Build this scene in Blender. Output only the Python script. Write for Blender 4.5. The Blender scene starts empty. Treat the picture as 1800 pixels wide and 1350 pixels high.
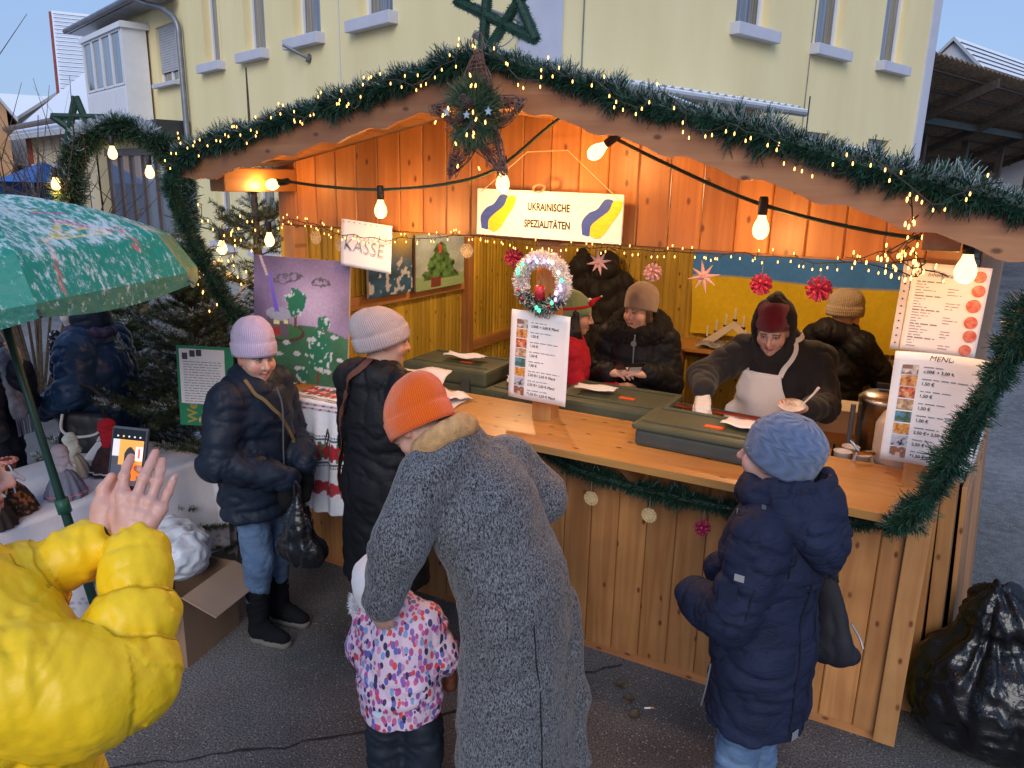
import bpy, bmesh, math, random
import numpy as np
from mathutils import Vector, Matrix

random.seed(7); RNG = np.random.default_rng(7)
PI = math.pi
S = bpy.context.scene
COL = S.collection

# ---------------------------------------------------------------- camera
cam_d = bpy.data.cameras.new("camera"); cam = bpy.data.objects.new("camera", cam_d); COL.objects.link(cam)
cam_d.sensor_width = 36.0; cam_d.lens = 27.04; cam_d.clip_start = 0.05; cam_d.clip_end = 3000.0
cam.matrix_world = Matrix(((0.8749, -0.1416, 0.4631, 0.0),
                           (0.4837, 0.2130, -0.8489, 0.0),
                           (0.0229, 0.9667, 0.2550, 2.35),
                           (0, 0, 0, 1)))
S.camera = cam
# ---------------------------------------------------------------- world: overcast winter dusk
SUN_EL = math.radians(9.0); SUN_AZ = math.radians(158.0)
W = bpy.data.worlds.new("World"); S.world = W; W.use_nodes = True
wn = W.node_tree.nodes; wl = W.node_tree.links; wn.clear()
w_out = wn.new('ShaderNodeOutputWorld'); w_bg = wn.new('ShaderNodeBackground')
w_sky = wn.new('ShaderNodeTexSky'); w_sky.sky_type = 'NISHITA'; w_sky.sun_disc = False
w_sky.sun_elevation = SUN_EL; w_sky.sun_rotation = SUN_AZ; w_sky.air_density = 1.0; w_sky.dust_density = 0.6; w_sky.ozone_density = 2.5
w_mix = wn.new('ShaderNodeMix'); w_mix.data_type = 'RGBA'; w_mix.inputs[0].default_value = 0.72
w_mix.inputs[7].default_value = (3.1, 4.5, 7.6, 1)          # even cloud deck over the sky
wl.new(w_sky.outputs[0], w_mix.inputs[6]); wl.new(w_mix.outputs[2], w_bg.inputs[0])
w_bg.inputs[1].default_value = 0.10
wl.new(w_bg.outputs[0], w_out.inputs[0])
sun_d = bpy.data.lights.new("sun", 'SUN'); sun = bpy.data.objects.new("sun", sun_d); COL.objects.link(sun)
sun_d.energy = 1.4; sun_d.angle = math.radians(35); sun_d.color = (1.0, 0.95, 0.90)
_sd = Vector((math.sin(SUN_AZ) * 0.87, math.cos(SUN_AZ) * 0.87, 0.50))
sun.rotation_euler = _sd.to_track_quat('Z', 'Y').to_euler(); sun.location = (0, 0, 30)
# ---------------------------------------------------------------- exposure
S.view_settings.view_transform = 'Standard'; S.view_settings.look = 'None'
S.view_settings.exposure = 0.35; S.view_settings.gamma = 1.0
S.view_settings.use_curve_mapping = False
S.render.engine = 'CYCLES'

# ================================================================ helpers
def tag(o, label=None, cat=None, group=None, kind=None):
    if label: o['label'] = label
    if cat: o['category'] = cat
    if group: o['group'] = group
    if kind: o['kind'] = kind
    return o
def empty(name, loc=(0, 0, 0), rz=0.0, parent=None):
    o = bpy.data.objects.new(name, None); COL.objects.link(o); o.location = loc; o.rotation_euler = (0, 0, rz)
    o.empty_display_size = 0.1; o.parent = parent
    return o
def inst(name, me, parent=None, loc=(0, 0, 0), rot=(0, 0, 0), scale=(1, 1, 1), mw=None):
    o = bpy.data.objects.new(name, me); COL.objects.link(o); o.parent = parent
    if mw is not None: o.matrix_local = mw
    else: o.location = loc; o.rotation_euler = rot; o.scale = scale
    return o
def Rz(a): return Matrix.Rotation(a, 4, 'Z')
def T(x, y, z): return Matrix.Translation((x, y, z))
def frame(o, xdir, ydir):
    """4x4 with local x along xdir, y near ydir"""
    x = Vector(xdir).normalized(); z = x.cross(Vector(ydir)).normalized(); y = z.cross(x)
    m = Matrix((x, y, z)).transposed().to_4x4(); m.translation = Vector(o); return m
def crom(P, n):
    """Catmull-Rom resample of points (any dim) to about n samples per span"""
    P = np.asarray(P, float); Q = np.vstack([2 * P[0] - P[1], P, 2 * P[-1] - P[-2]]); out = []
    for i in range(1, len(Q) - 2):
        p0, p1, p2, p3 = Q[i - 1], Q[i], Q[i + 1], Q[i + 2]
        for t in np.linspace(0, 1, n, endpoint=False):
            out.append(0.5 * ((2 * p1) + (-p0 + p2) * t + (2 * p0 - 5 * p1 + 4 * p2 - p3) * t * t + (-p0 + 3 * p1 - 3 * p2 + p3) * t ** 3))
    out.append(Q[-2]); return np.array(out)

class MB:
    """collects shapes into one mesh; vertex colours optional"""
    def __init__(s): s.v = []; s.f = []; s.uv = {}; s.mi = []; s.m = 0; s.col = []
    def add(s, vs, fs, col=None, M=None):
        b = len(s.v)
        if M is not None: vs = [M @ Vector(p) for p in vs]
        s.v += [tuple(p) for p in vs]
        s.f += [tuple(b + i for i in f) for f in fs]; s.mi += [s.m] * len(fs)
        if col is not None:
            s.col += [(0, 0, 0)] * (b - len(s.col))
            s.col += [tuple(col)] * len(vs)
        return b
    def box(s, c, d, M=None, bev=0.0, col=None):
        x, y, z = (k / 2 for k in d); cx, cy, cz = c
        if bev <= 0:
            vs = [(cx + i * x, cy + j * y, cz + k * z) for i in (-1, 1) for j in (-1, 1) for k in (-1, 1)]
            fs = [(0, 1, 3, 2), (4, 6, 7, 5), (0, 4, 5, 1), (2, 3, 7, 6), (0, 2, 6, 4), (1, 5, 7, 3)]
            s.add(vs, fs, col, M); return s
        bm = bmesh.new(); bmesh.ops.create_cube(bm, size=1)
        for v in bm.verts: v.co = Vector((cx + v.co.x * d[0], cy + v.co.y * d[1], cz + v.co.z * d[2]))
        bmesh.ops.bevel(bm, geom=bm.edges[:], offset=bev, segments=2, affect='EDGES', profile=0.6)
        bm.verts.index_update()
        s.add([v.co[:] for v in bm.verts], [[v.index for v in f.verts] for f in bm.faces], col, M); bm.free(); return s
    def quad(s, a, b, c, d, col=None, M=None): s.add([a, b, c, d], [(0, 1, 2, 3)], col, M); return s
    def prism(s, pts, y0, y1, M=None, col=None):
        """outline pts in x,z extruded along y"""
        n = len(pts); vs = [(p[0], y0, p[1]) for p in pts] + [(p[0], y1, p[1]) for p in pts]
        fs = [tuple(range(n)), tuple(range(2 * n - 1, n - 1, -1))] + [(i, i + n, (i + 1) % n + n, (i + 1) % n) for i in range(n)]
        s.add(vs, fs, col, M); return s
    def tube(s, path, r, n=8, cap=True, M=None, col=None):
        P = np.asarray(path, float); k = len(P); r = np.broadcast_to(np.asarray(r, float), (k,))
        tn = np.gradient(P, axis=0); tn /= np.linalg.norm(tn, axis=1)[:, None] + 1e-12
        u = np.cross(tn[0], (0, 0, 1)); 
        if np.linalg.norm(u) < 1e-3: u = np.cross(tn[0], (1, 0, 0))
        u /= np.linalg.norm(u); vs = []
        for i in range(k):
            u = u - tn[i] * (u @ tn[i]); u /= np.linalg.norm(u) + 1e-12; w = np.cross(tn[i], u)
            for j in range(n):
                a = 2 * PI * j / n; vs.append(P[i] + r[i] * (math.cos(a) * u + math.sin(a) * w))
        fs = [(i * n + j, i * n + (j + 1) % n, (i + 1) * n + (j + 1) % n, (i + 1) * n + j) for i in range(k - 1) for j in range(n)]
        if cap: fs += [tuple(range(n - 1, -1, -1)), tuple((k - 1) * n + j for j in range(n))]
        s.add(vs, fs, col, M); return s
    def lathe(s, prof, n=24, M=None, col=None):
        """prof: (r, z)"""
        vs = [(r * math.cos(2 * PI * j / n), r * math.sin(2 * PI * j / n), z) for r, z in prof for j in range(n)]
        fs = [(i * n + j, i * n + (j + 1) % n, (i + 1) * n + (j + 1) % n, (i + 1) * n + j) for i in range(len(prof) - 1) for j in range(n)]
        fs += [tuple(range(n - 1, -1, -1)), tuple((len(prof) - 1) * n + j for j in range(n))]
        s.add(vs, fs, col, M); return s
    def grid(s, nx, ny, fn, col=None, M=None):
        """fn(u,v)->point ; col(u,v)->rgb"""
        vs = [fn(i / (nx - 1), j / (ny - 1)) for j in range(ny) for i in range(nx)]
        fs = [(j * nx + i, j * nx + i + 1, (j + 1) * nx + i + 1, (j + 1) * nx + i) for j in range(ny - 1) for i in range(nx - 1)]
        b = len(s.v); s.add(vs, fs, None, M)
        if col is not None:
            s.col += [(0, 0, 0)] * (b - len(s.col)); s.col += [tuple(col(i / (nx - 1), j / (ny - 1))) for j in range(ny) for i in range(nx)]
        return s
    def mesh(s, name, mats, smooth=False):
        me = bpy.data.meshes.new(name); me.from_pydata([tuple(p) for p in s.v], [], s.f); me.validate()
        for m in (mats if isinstance(mats, (list, tuple)) else [mats]): me.materials.append(m)
        if any(s.mi): me.polygons.foreach_set('material_index', s.mi[:len(me.polygons)])
        if s.col:
            s.col += [(0, 0, 0)] * (len(s.v) - len(s.col))
            at = me.color_attributes.new('Col', 'FLOAT_COLOR', 'POINT')
            at.data.foreach_set('color', np.hstack([np.array(s.col, float), np.ones((len(s.col), 1))]).ravel())
        if smooth: me.polygons.foreach_set('use_smooth', [True] * len(me.polygons))
        me.update(); return me
    def build(s, name, mats, parent=None, smooth=False, loc=(0, 0, 0), rot=(0, 0, 0), mw=None):
        return inst(name, s.mesh(name, mats, smooth), parent, loc, rot, mw=mw)

def np_mesh(name, V, F, mats, smooth=True, uv=None, col=None, mi=None):
    """V (n,3), F (m,4) or (m,3)"""
    V = np.ascontiguousarray(V, np.float32); F = np.ascontiguousarray(F, np.int32); k = F.shape[1]
    me = bpy.data.meshes.new(name); me.vertices.add(len(V)); me.vertices.foreach_set('co', V.ravel())
    me.loops.add(F.size); me.loops.foreach_set('vertex_index', F.ravel())
    me.polygons.add(len(F)); me.polygons.foreach_set('loop_start', np.arange(0, F.size, k, dtype=np.int32))
    me.polygons.foreach_set('use_smooth', np.full(len(F), smooth))
    for m in (mats if isinstance(mats, (list, tuple)) else [mats]): me.materials.append(m)
    if mi is not None: me.polygons.foreach_set('material_index', np.asarray(mi, np.int32))
    if uv is not None:
        l = me.uv_layers.new(name='UVMap'); l.data.foreach_set('uv', np.asarray(uv, np.float32)[F.ravel()].ravel())
    if col is not None:
        at = me.color_attributes.new('Col', 'FLOAT_COLOR', 'POINT')
        at.data.foreach_set('color', np.hstack([np.asarray(col, float), np.ones((len(V), 1))]).astype(np.float32).ravel())
    me.update(calc_edges=True); me.validate(); return me

# ---------------------------------------------------------------- numpy noise
def _hash(i, j, k, sd):
    n = (i.astype(np.int64) * 374761393 + j.astype(np.int64) * 668265263 + k.astype(np.int64) * 2147483647 + sd * 1274126177) & 0x7fffffff
    n = ((n ^ (n >> 13)) * 1274126177) & 0x7fffffff
    return ((n ^ (n >> 16)) & 0xffff) / 32767.5 - 1.0
def vnoise(P, sd=0):
    """smooth value noise -1..1 at points (n,3)"""
    P = np.asarray(P, float); I = np.floor(P).astype(np.int64); f = P - I; f = f * f * (3 - 2 * f); r = 0
    for dx in (0, 1):
        for dy in (0, 1):
            for dz in (0, 1):
                w = (f[:, 0] if dx else 1 - f[:, 0]) * (f[:, 1] if dy else 1 - f[:, 1]) * (f[:, 2] if dz else 1 - f[:, 2])
                r = r + w * _hash(I[:, 0] + dx, I[:, 1] + dy, I[:, 2] + dz, sd)
    return r
def fbm(P, o=3, sd=0):
    a = 1.0; r = 0
    for k in range(o): r = r + a * vnoise(np.asarray(P) * 2 ** k + 17.3 * k, sd + k); a *= .5
    return r

# ================================================================ materials
def _nt(name):
    m = bpy.data.materials.new(name); m.use_nodes = True; n = m.node_tree.nodes; l = m.node_tree.links
    return m, n, l, n['Principled BSDF']
def _c(c, a=1.0): return (c[0], c[1], c[2], a)
def mat(name, col, rough=.6, metal=0., var=.15, vs=6., bump=0., bs=80., col2=None, coat=0., sheen=0., spec=.5, emis=None, es=0., stretch=(1, 1, 1), trans=0., dist=.01, detail=4, thr=None, ior=1.45, rand=0., ridge=0., rs=9., rst=(1, 1, 1)):
    m, n, l, b = _nt(name)
    tc = n.new('ShaderNodeTexCoord'); mp = n.new('ShaderNodeMapping'); mp.inputs['Scale'].default_value = stretch; l.new(tc.outputs['Object'], mp.inputs[0])
    src = mp.outputs[0]
    if rand > 0:
        oi = n.new('ShaderNodeObjectInfo'); ad = n.new('ShaderNodeVectorMath'); ad.operation = 'MULTIPLY_ADD'
        l.new(oi.outputs['Random'], ad.inputs[0]); ad.inputs[1].default_value = (rand, rand * .7, rand * 1.3); l.new(mp.outputs[0], ad.inputs[2]); src = ad.outputs[0]
    if var > 0 or col2:
        ns = n.new('ShaderNodeTexNoise'); ns.inputs['Scale'].default_value = vs; ns.inputs['Detail'].default_value = detail; l.new(src, ns.inputs[0])
        cr = n.new('ShaderNodeValToRGB'); c2 = col2 if col2 else tuple(min(1, k * (1 + var)) for k in col); c1 = col if col2 else tuple(k * (1 - var) for k in col)
        cr.color_ramp.elements[0].color = _c(c1); cr.color_ramp.elements[1].color = _c(c2)
        lo, hi = thr if thr else (.3, .7); cr.color_ramp.elements[0].position = lo; cr.color_ramp.elements[1].position = hi
        l.new(ns.outputs[0], cr.inputs[0]); l.new(cr.outputs[0], b.inputs['Base Color'])
    else: b.inputs['Base Color'].default_value = _c(col)
    b.inputs['Roughness'].default_value = rough; b.inputs['Metallic'].default_value = metal
    b.inputs['Coat Weight'].default_value = coat; b.inputs['Sheen Weight'].default_value = sheen; b.inputs['Specular IOR Level'].default_value = spec
    b.inputs['Transmission Weight'].default_value = trans; b.inputs['IOR'].default_value = ior
    if emis: b.inputs['Emission Color'].default_value = _c(emis); b.inputs['Emission Strength'].default_value = es
    if bump > 0:
        nb = n.new('ShaderNodeTexNoise'); nb.inputs['Scale'].default_value = bs; nb.inputs['Detail'].default_value = 3; l.new(src, nb.inputs[0])
        bp = n.new('ShaderNodeBump'); bp.inputs['Strength'].default_value = bump; bp.inputs['Distance'].default_value = dist
        l.new(nb.outputs[0], bp.inputs['Height']); l.new(bp.outputs[0], b.inputs['Normal'])
    if ridge > 0:      # sharp creases of stiff cloth or film
        m2 = n.new('ShaderNodeMapping'); m2.inputs['Scale'].default_value = rst; l.new(tc.outputs['Object'], m2.inputs[0]); h = None
        for k_ in (1., 2.3):
            nr = n.new('ShaderNodeTexNoise'); nr.inputs['Scale'].default_value = rs * k_; nr.inputs['Detail'].default_value = 2; nr.inputs['Distortion'].default_value = .7; l.new(m2.outputs[0], nr.inputs[0])
            s1 = n.new('ShaderNodeMath'); s1.operation = 'SUBTRACT'; l.new(nr.outputs[0], s1.inputs[0]); s1.inputs[1].default_value = .5
            s2 = n.new('ShaderNodeMath'); s2.operation = 'ABSOLUTE'; l.new(s1.outputs[0], s2.inputs[0])
            s3 = n.new('ShaderNodeMath'); s3.operation = 'POWER'; l.new(s2.outputs[0], s3.inputs[0]); s3.inputs[1].default_value = .6
            if h is None: h = s3.outputs[0]
            else:
                s4 = n.new('ShaderNodeMath'); s4.operation = 'MULTIPLY_ADD'; l.new(s3.outputs[0], s4.inputs[0]); s4.inputs[1].default_value = .45; l.new(h, s4.inputs[2]); h = s4.outputs[0]
        b3 = n.new('ShaderNodeBump'); b3.inputs['Strength'].default_value = ridge; b3.inputs['Distance'].default_value = .03; l.new(h, b3.inputs['Height'])
        if bump > 0: l.new(bp.outputs[0], b3.inputs['Normal'])
        l.new(b3.outputs[0], b.inputs['Normal'])
    return m
def vcol(name, rough=.6, bump=0., bs=80., spec=.5, emis=0., sheen=0., coat=0., sss=0., dist=.003, var=0.1, vs=30.):
    m, n, l, b = _nt(name); a = n.new('ShaderNodeAttribute'); a.attribute_name = 'Col'
    tc = n.new('ShaderNodeTexCoord')
    nv = n.new('ShaderNodeTexNoise'); nv.inputs['Scale'].default_value = vs; l.new(tc.outputs['Object'], nv.inputs[0])
    mr = n.new('ShaderNodeMapRange'); mr.inputs['To Min'].default_value = 1 - var; mr.inputs['To Max'].default_value = 1 + var; mr.inputs['From Min'].default_value = .3; mr.inputs['From Max'].default_value = .7
    l.new(nv.outputs[0], mr.inputs[0])
    vm = n.new('ShaderNodeVectorMath'); vm.operation = 'SCALE'; l.new(a.outputs['Color'], vm.inputs[0]); l.new(mr.outputs[0], vm.inputs['Scale'])
    l.new(vm.outputs[0], b.inputs['Base Color'])
    b.inputs['Roughness'].default_value = rough; b.inputs['Specular IOR Level'].default_value = spec; b.inputs['Sheen Weight'].default_value = sheen; b.inputs['Coat Weight'].default_value = coat
    if sss > 0:
        b.inputs['Subsurface Weight'].default_value = sss; b.inputs['Subsurface Radius'].default_value = (.012, .005, .003); b.inputs['Subsurface Scale'].default_value = 1.0
    if emis > 0: l.new(a.outputs['Color'], b.inputs['Emission Color']); b.inputs['Emission Strength'].default_value = emis
    if bump > 0:
        nb = n.new('ShaderNodeTexNoise'); nb.inputs['Scale'].default_value = bs; l.new(tc.outputs['Object'], nb.inputs[0])
        bp = n.new('ShaderNodeBump'); bp.inputs['Strength'].default_value = bump; bp.inputs['Distance'].default_value = dist
        l.new(nb.outputs[0], bp.inputs['Height']); l.new(bp.outputs[0], b.inputs['Normal'])
    return m
def wood(name, c1, c2, knot=(.12, .035, .01), rough=.5, axis=2, gs=1.0, coat=.15, beads=0.):
    """varnished spruce: long grain along the board, dark knots; every board takes its own cut"""
    m, n, l, b = _nt(name); tc = n.new('ShaderNodeTexCoord'); oi = n.new('ShaderNodeObjectInfo')
    off = n.new('ShaderNodeVectorMath'); off.operation = 'MULTIPLY_ADD'; l.new(oi.outputs['Random'], off.inputs[0]); off.inputs[1].default_value = (37., 53., 71.); l.new(tc.outputs['Object'], off.inputs[2])
    def mapped(sc):
        mp = n.new('ShaderNodeMapping'); mp.inputs['Scale'].default_value = sc; l.new(off.outputs[0], mp.inputs[0]); return mp.outputs[0]
    st = [14 * gs] * 3; st[axis] = .9 * gs
    g = n.new('ShaderNodeTexNoise'); g.inputs['Scale'].default_value = 1.6; g.inputs['Detail'].default_value = 5; g.inputs['Distortion'].default_value = .8; l.new(mapped(st), g.inputs[0])
    cr = n.new('ShaderNodeValToRGB'); cr.color_ramp.elements[0].position = .32; cr.color_ramp.elements[1].position = .66
    cr.color_ramp.elements[0].color = _c(c2); cr.color_ramp.elements[1].color = _c(c1); l.new(g.outputs[0], cr.inputs[0])
    # knots: scattered cells, elongated along the grain
    sq = n.new('ShaderNodeSeparateXYZ'); l.new(off.outputs[0], sq.inputs[0]); cq = n.new('ShaderNodeCombineXYZ'); ac = n.new('ShaderNodeMath'); ac.operation = 'ADD'
    if axis == 2: l.new(sq.outputs[0], ac.inputs[0]); ac.inputs[1].default_value = 0
    elif axis == 0: l.new(sq.outputs[1], ac.inputs[0]); l.new(sq.outputs[2], ac.inputs[1])
    else: l.new(sq.outputs[0], ac.inputs[0]); ac.inputs[1].default_value = 0
    l.new(ac.outputs[0], cq.inputs[0]); l.new(sq.outputs[axis], cq.inputs[1]); mk = n.new('ShaderNodeMapping'); mk.inputs['Scale'].default_value = (9.5, 5.2, 1); l.new(cq.outputs[0], mk.inputs[0])
    vo = n.new('ShaderNodeTexVoronoi'); vo.voronoi_dimensions = '2D'; vo.inputs['Scale'].default_value = 1.0; vo.inputs['Randomness'].default_value = 1.0; l.new(mk.outputs[0], vo.inputs[0])
    k1 = n.new('ShaderNodeMapRange'); k1.inputs['From Min'].default_value = .045; k1.inputs['From Max'].default_value = .105; k1.inputs['To Min'].default_value = 1; k1.inputs['To Max'].default_value = 0; l.new(vo.outputs['Distance'], k1.inputs[0])
    sx = n.new('ShaderNodeSeparateColor'); l.new(vo.outputs['Color'], sx.inputs[0])
    gt = n.new('ShaderNodeMath'); gt.operation = 'GREATER_THAN'; gt.inputs[1].default_value = .52; l.new(sx.outputs[0], gt.inputs[0])
    kk = n.new('ShaderNodeMath'); kk.operation = 'MULTIPLY'; l.new(k1.outputs[0], kk.inputs[0]); l.new(gt.outputs[0], kk.inputs[1])
    mx = n.new('ShaderNodeMix'); mx.data_type = 'RGBA'; l.new(kk.outputs[0], mx.inputs[0]); l.new(cr.outputs[0], mx.inputs[6]); mx.inputs[7].default_value = _c(knot)
    hv = n.new('ShaderNodeHueSaturation'); l.new(mx.outputs[2], hv.inputs['Color'])
    mr = n.new('ShaderNodeMapRange'); mr.inputs['To Min'].default_value = .70; mr.inputs['To Max'].default_value = 1.18; l.new(oi.outputs['Random'], mr.inputs[0]); l.new(mr.outputs[0], hv.inputs['Value'])
    # weathering smudges
    nz = n.new('ShaderNodeTexNoise'); nz.inputs['Scale'].default_value = 3.0; nz.inputs['Detail'].default_value = 6; l.new(off.outputs[0], nz.inputs[0])
    m2 = n.new('ShaderNodeMapRange'); m2.inputs['From Min'].default_value = .35; m2.inputs['From Max'].default_value = .75; m2.inputs['To Min'].default_value = 0.0; m2.inputs['To Max'].default_value = .55; l.new(nz.outputs[0], m2.inputs[0])
    mx2 = n.new('ShaderNodeMix'); mx2.data_type = 'RGBA'; l.new(m2.outputs[0], mx2.inputs[0]); l.new(hv.outputs[0], mx2.inputs[6]); mx2.inputs[7].default_value = _c([k * .6 for k in c2])
    l.new(mx2.outputs[2], b.inputs['Base Color'])
    b.inputs['Roughness'].default_value = rough; b.inputs['Coat Weight'].default_value = coat; b.inputs['Coat Roughness'].default_value = .35
    bp = n.new('ShaderNodeBump'); bp.inputs['Strength'].default_value = .25; bp.inputs['Distance'].default_value = .004; l.new(g.outputs[0], bp.inputs['Height'])
    if beads > 0:
        wv = n.new('ShaderNodeTexWave'); wv.wave_type = 'BANDS'; wv.bands_direction = 'X'; wv.inputs['Scale'].default_value = beads; wv.inputs['Distortion'].default_value = 0; l.new(tc.outputs['Object'], wv.inputs[0])
        pw = n.new('ShaderNodeMath'); pw.operation = 'POWER'; pw.inputs[1].default_value = .25; l.new(wv.outputs['Fac'], pw.inputs[0])
        b2 = n.new('ShaderNodeBump'); b2.inputs['Strength'].default_value = 1.; b2.inputs['Distance'].default_value = .006; l.new(pw.outputs[0], b2.inputs['Height']); l.new(bp.outputs[0], b2.inputs['Normal']); l.new(b2.outputs[0], b.inputs['Normal'])
    else: l.new(bp.outputs[0], b.inputs['Normal'])
    return m
def emit(name, col, st):
    m, n, l, b = _nt(name); b.inputs['Base Color'].default_value = (.02, .02, .02, 1); b.inputs['Emission Color'].default_value = _c(col); b.inputs['Emission Strength'].default_value = st; return m
def glass(name, tint=(.8, .85, .9), rough=.03):
    m, n, l, b = _nt(name); b.inputs['Base Color'].default_value = _c(tint); b.inputs['Roughness'].default_value = rough; b.inputs['Metallic'].default_value = .0; b.inputs['Specular IOR Level'].default_value = .9
    b.inputs['Coat Weight'].default_value = .6; b.inputs['Coat Roughness'].default_value = .03
    return m
def snowy(name, base, snow=(.78, .82, .9), amount=.5, scale=6., rough=.8, zmin=.2, bump=.3, stretch=(1, 1, 1)):
    """surface with snow lying on its upward faces"""
    m, n, l, b = _nt(name); tc = n.new('ShaderNodeTexCoord'); ge = n.new('ShaderNodeNewGeometry'); sp = n.new('ShaderNodeSeparateXYZ'); l.new(ge.outputs['Normal'], sp.inputs[0])
    mp = n.new('ShaderNodeMapping'); mp.inputs['Scale'].default_value = stretch; l.new(tc.outputs['Object'], mp.inputs[0])
    nz = n.new('ShaderNodeTexNoise'); nz.inputs['Scale'].default_value = scale; nz.inputs['Detail'].default_value = 7; nz.inputs['Roughness'].default_value = .65; l.new(mp.outputs[0], nz.inputs[0])
    up = n.new('ShaderNodeMapRange'); up.inputs['From Min'].default_value = zmin; up.inputs['From Max'].default_value = zmin + .4; l.new(sp.outputs[2], up.inputs[0])
    th = n.new('ShaderNodeMapRange'); th.inputs['From Min'].default_value = .62 - amount * .35; th.inputs['From Max'].default_value = .70 - amount * .35; l.new(nz.outputs[0], th.inputs[0])
    mu = n.new('ShaderNodeMath'); mu.operation = 'MULTIPLY'; l.new(up.outputs[0], mu.inputs[0]); l.new(th.outputs[0], mu.inputs[1])
    mx = n.new('ShaderNodeMix'); mx.data_type = 'RGBA'; l.new(mu.outputs[0], mx.inputs[0])
    if hasattr(base, 'is_output'): pass
    mx.inputs[6].default_value = _c(base); mx.inputs[7].default_value = _c(snow); l.new(mx.outputs[2], b.inputs['Base Color'])
    b.inputs['Roughness'].default_value = rough
    bp = n.new('ShaderNodeBump'); bp.inputs['Strength'].default_value = bump; bp.inputs['Distance'].default_value = .02; l.new(nz.outputs[0], bp.inputs['Height']); l.new(bp.outputs[0], b.inputs['Normal'])
    return m

# text: Blender's built-in typeface, turned into flat meshes in one pass
_TX = []
def text(s, size, m, parent, mw, align='LEFT', name='lettering', shear=0., xs=1., bold=0.):
    _TX.append((s, size, m, parent, mw, align, name, shear, xs, bold))
def flush_text():
    tmp = []
    for s, size, m, parent, mw, align, name, shear, xs, bold in _TX:
        c = bpy.data.curves.new('t', 'FONT'); c.body = s; c.size = size; c.align_x = align; c.shear = shear; c.resolution_u = 3; c.offset = bold
        o = bpy.data.objects.new('t', c); COL.objects.link(o); tmp.append(o)
    dg = bpy.context.evaluated_depsgraph_get(); dg.update()
    for o, (s, size, m, parent, mw, align, name, shear, xs, bold) in zip(tmp, _TX):
        me = bpy.data.meshes.new_from_object(o.evaluated_get(dg)); me.name = name; me.materials.clear(); me.materials.append(m)
        inst(name, me, parent, mw=mw @ Matrix.Diagonal((xs, 1, 1, 1)))
    for o in tmp: c = o.data; bpy.data.objects.remove(o); bpy.data.curves.remove(c)
# ================================================================ materials of the setting
def mk_asphalt():
    m, n, l, b = _nt('asphalt'); tc = n.new('ShaderNodeTexCoord'); src = tc.outputs['Object']
    def nz(sc, det=4, ro=.55):
        t = n.new('ShaderNodeTexNoise'); t.inputs['Scale'].default_value = sc; t.inputs['Detail'].default_value = det; t.inputs['Roughness'].default_value = ro; l.new(src, t.inputs[0]); return t.outputs[0]
    def ramp(f, p0, c0, p1, c1):
        r = n.new('ShaderNodeValToRGB'); e = r.color_ramp.elements; e[0].position = p0; e[0].color = _c(c0); e[1].position = p1; e[1].color = _c(c1); l.new(f, r.inputs[0]); return r.outputs[0]
    def mix(f, a, c):
        x = n.new('ShaderNodeMix'); x.data_type = 'RGBA'; l.new(f, x.inputs[0]); l.new(a, x.inputs[6])
        if isinstance(c, tuple): x.inputs[7].default_value = _c(c)
        else: l.new(c, x.inputs[7])
        return x.outputs[2]
    base = ramp(nz(.75, 7), .34, (.036, .036, .038), .68, (.165, .164, .172))
    fine = ramp(nz(120, 3), .36, (.30, .30, .30), .66, (1.9, 1.88, 1.86))
    mu = n.new('ShaderNodeMix'); mu.data_type = 'RGBA'; mu.blend_type = 'MULTIPLY'; mu.inputs[0].default_value = 1; l.new(base, mu.inputs[6]); l.new(fine, mu.inputs[7])
    vo = n.new('ShaderNodeTexVoronoi'); vo.inputs['Scale'].default_value = 75; l.new(src, vo.inputs[0])
    sc = n.new('ShaderNodeSeparateColor'); l.new(vo.outputs['Color'], sc.inputs[0])
    st = n.new('ShaderNodeMath'); st.operation = 'GREATER_THAN'; st.inputs[1].default_value = .80; l.new(sc.outputs[0], st.inputs[0])
    dd = n.new('ShaderNodeMapRange'); dd.inputs['From Min'].default_value = .22; dd.inputs['From Max'].default_value = .34; dd.inputs['To Min'].default_value = 1; dd.inputs['To Max'].default_value = 0; l.new(vo.outputs['Distance'], dd.inputs[0])
    sp = n.new('ShaderNodeMath'); sp.operation = 'MULTIPLY'; l.new(st.outputs[0], sp.inputs[0]); l.new(dd.outputs[0], sp.inputs[1])
    col = mix(sp.outputs[0], mu.outputs[2], (.30, .29, .28))
    # thin slush where nobody walks
    px = n.new('ShaderNodeSeparateXYZ'); l.new(src, px.inputs[0])
    far = n.new('ShaderNodeMapRange'); far.inputs['From Min'].default_value = 3.2; far.inputs['From Max'].default_value = 7.5; l.new(px.outputs[1], far.inputs[0])
    sl = n.new('ShaderNodeMapRange'); sl.inputs['From Min'].default_value = .42; sl.inputs['From Max'].default_value = .60; sl.inputs['To Max'].default_value = .30; l.new(nz(14, 9, .75), sl.inputs[0])
    sf = n.new('ShaderNodeMath'); sf.operation = 'MULTIPLY'; l.new(far.outputs[0], sf.inputs[0]); l.new(sl.outputs[0], sf.inputs[1])
    col = mix(sf.outputs[0], col, (.42, .44, .49))
    l.new(col, b.inputs['Base Color'])
    r = n.new('ShaderNodeMapRange'); r.inputs['From Min'].default_value = .35; r.inputs['From Max'].default_value = .65; r.inputs['To Min'].default_value = .38; r.inputs['To Max'].default_value = .85; l.new(nz(.9, 5), r.inputs[0]); l.new(r.outputs[0], b.inputs['Roughness'])
    bp = n.new('ShaderNodeBump'); bp.inputs['Strength'].default_value = .7; bp.inputs['Distance'].default_value = .006; l.new(nz(160, 3), bp.inputs['Height']); l.new(bp.outputs[0], b.inputs['Normal'])
    return m
M_asph = mk_asphalt()
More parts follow.
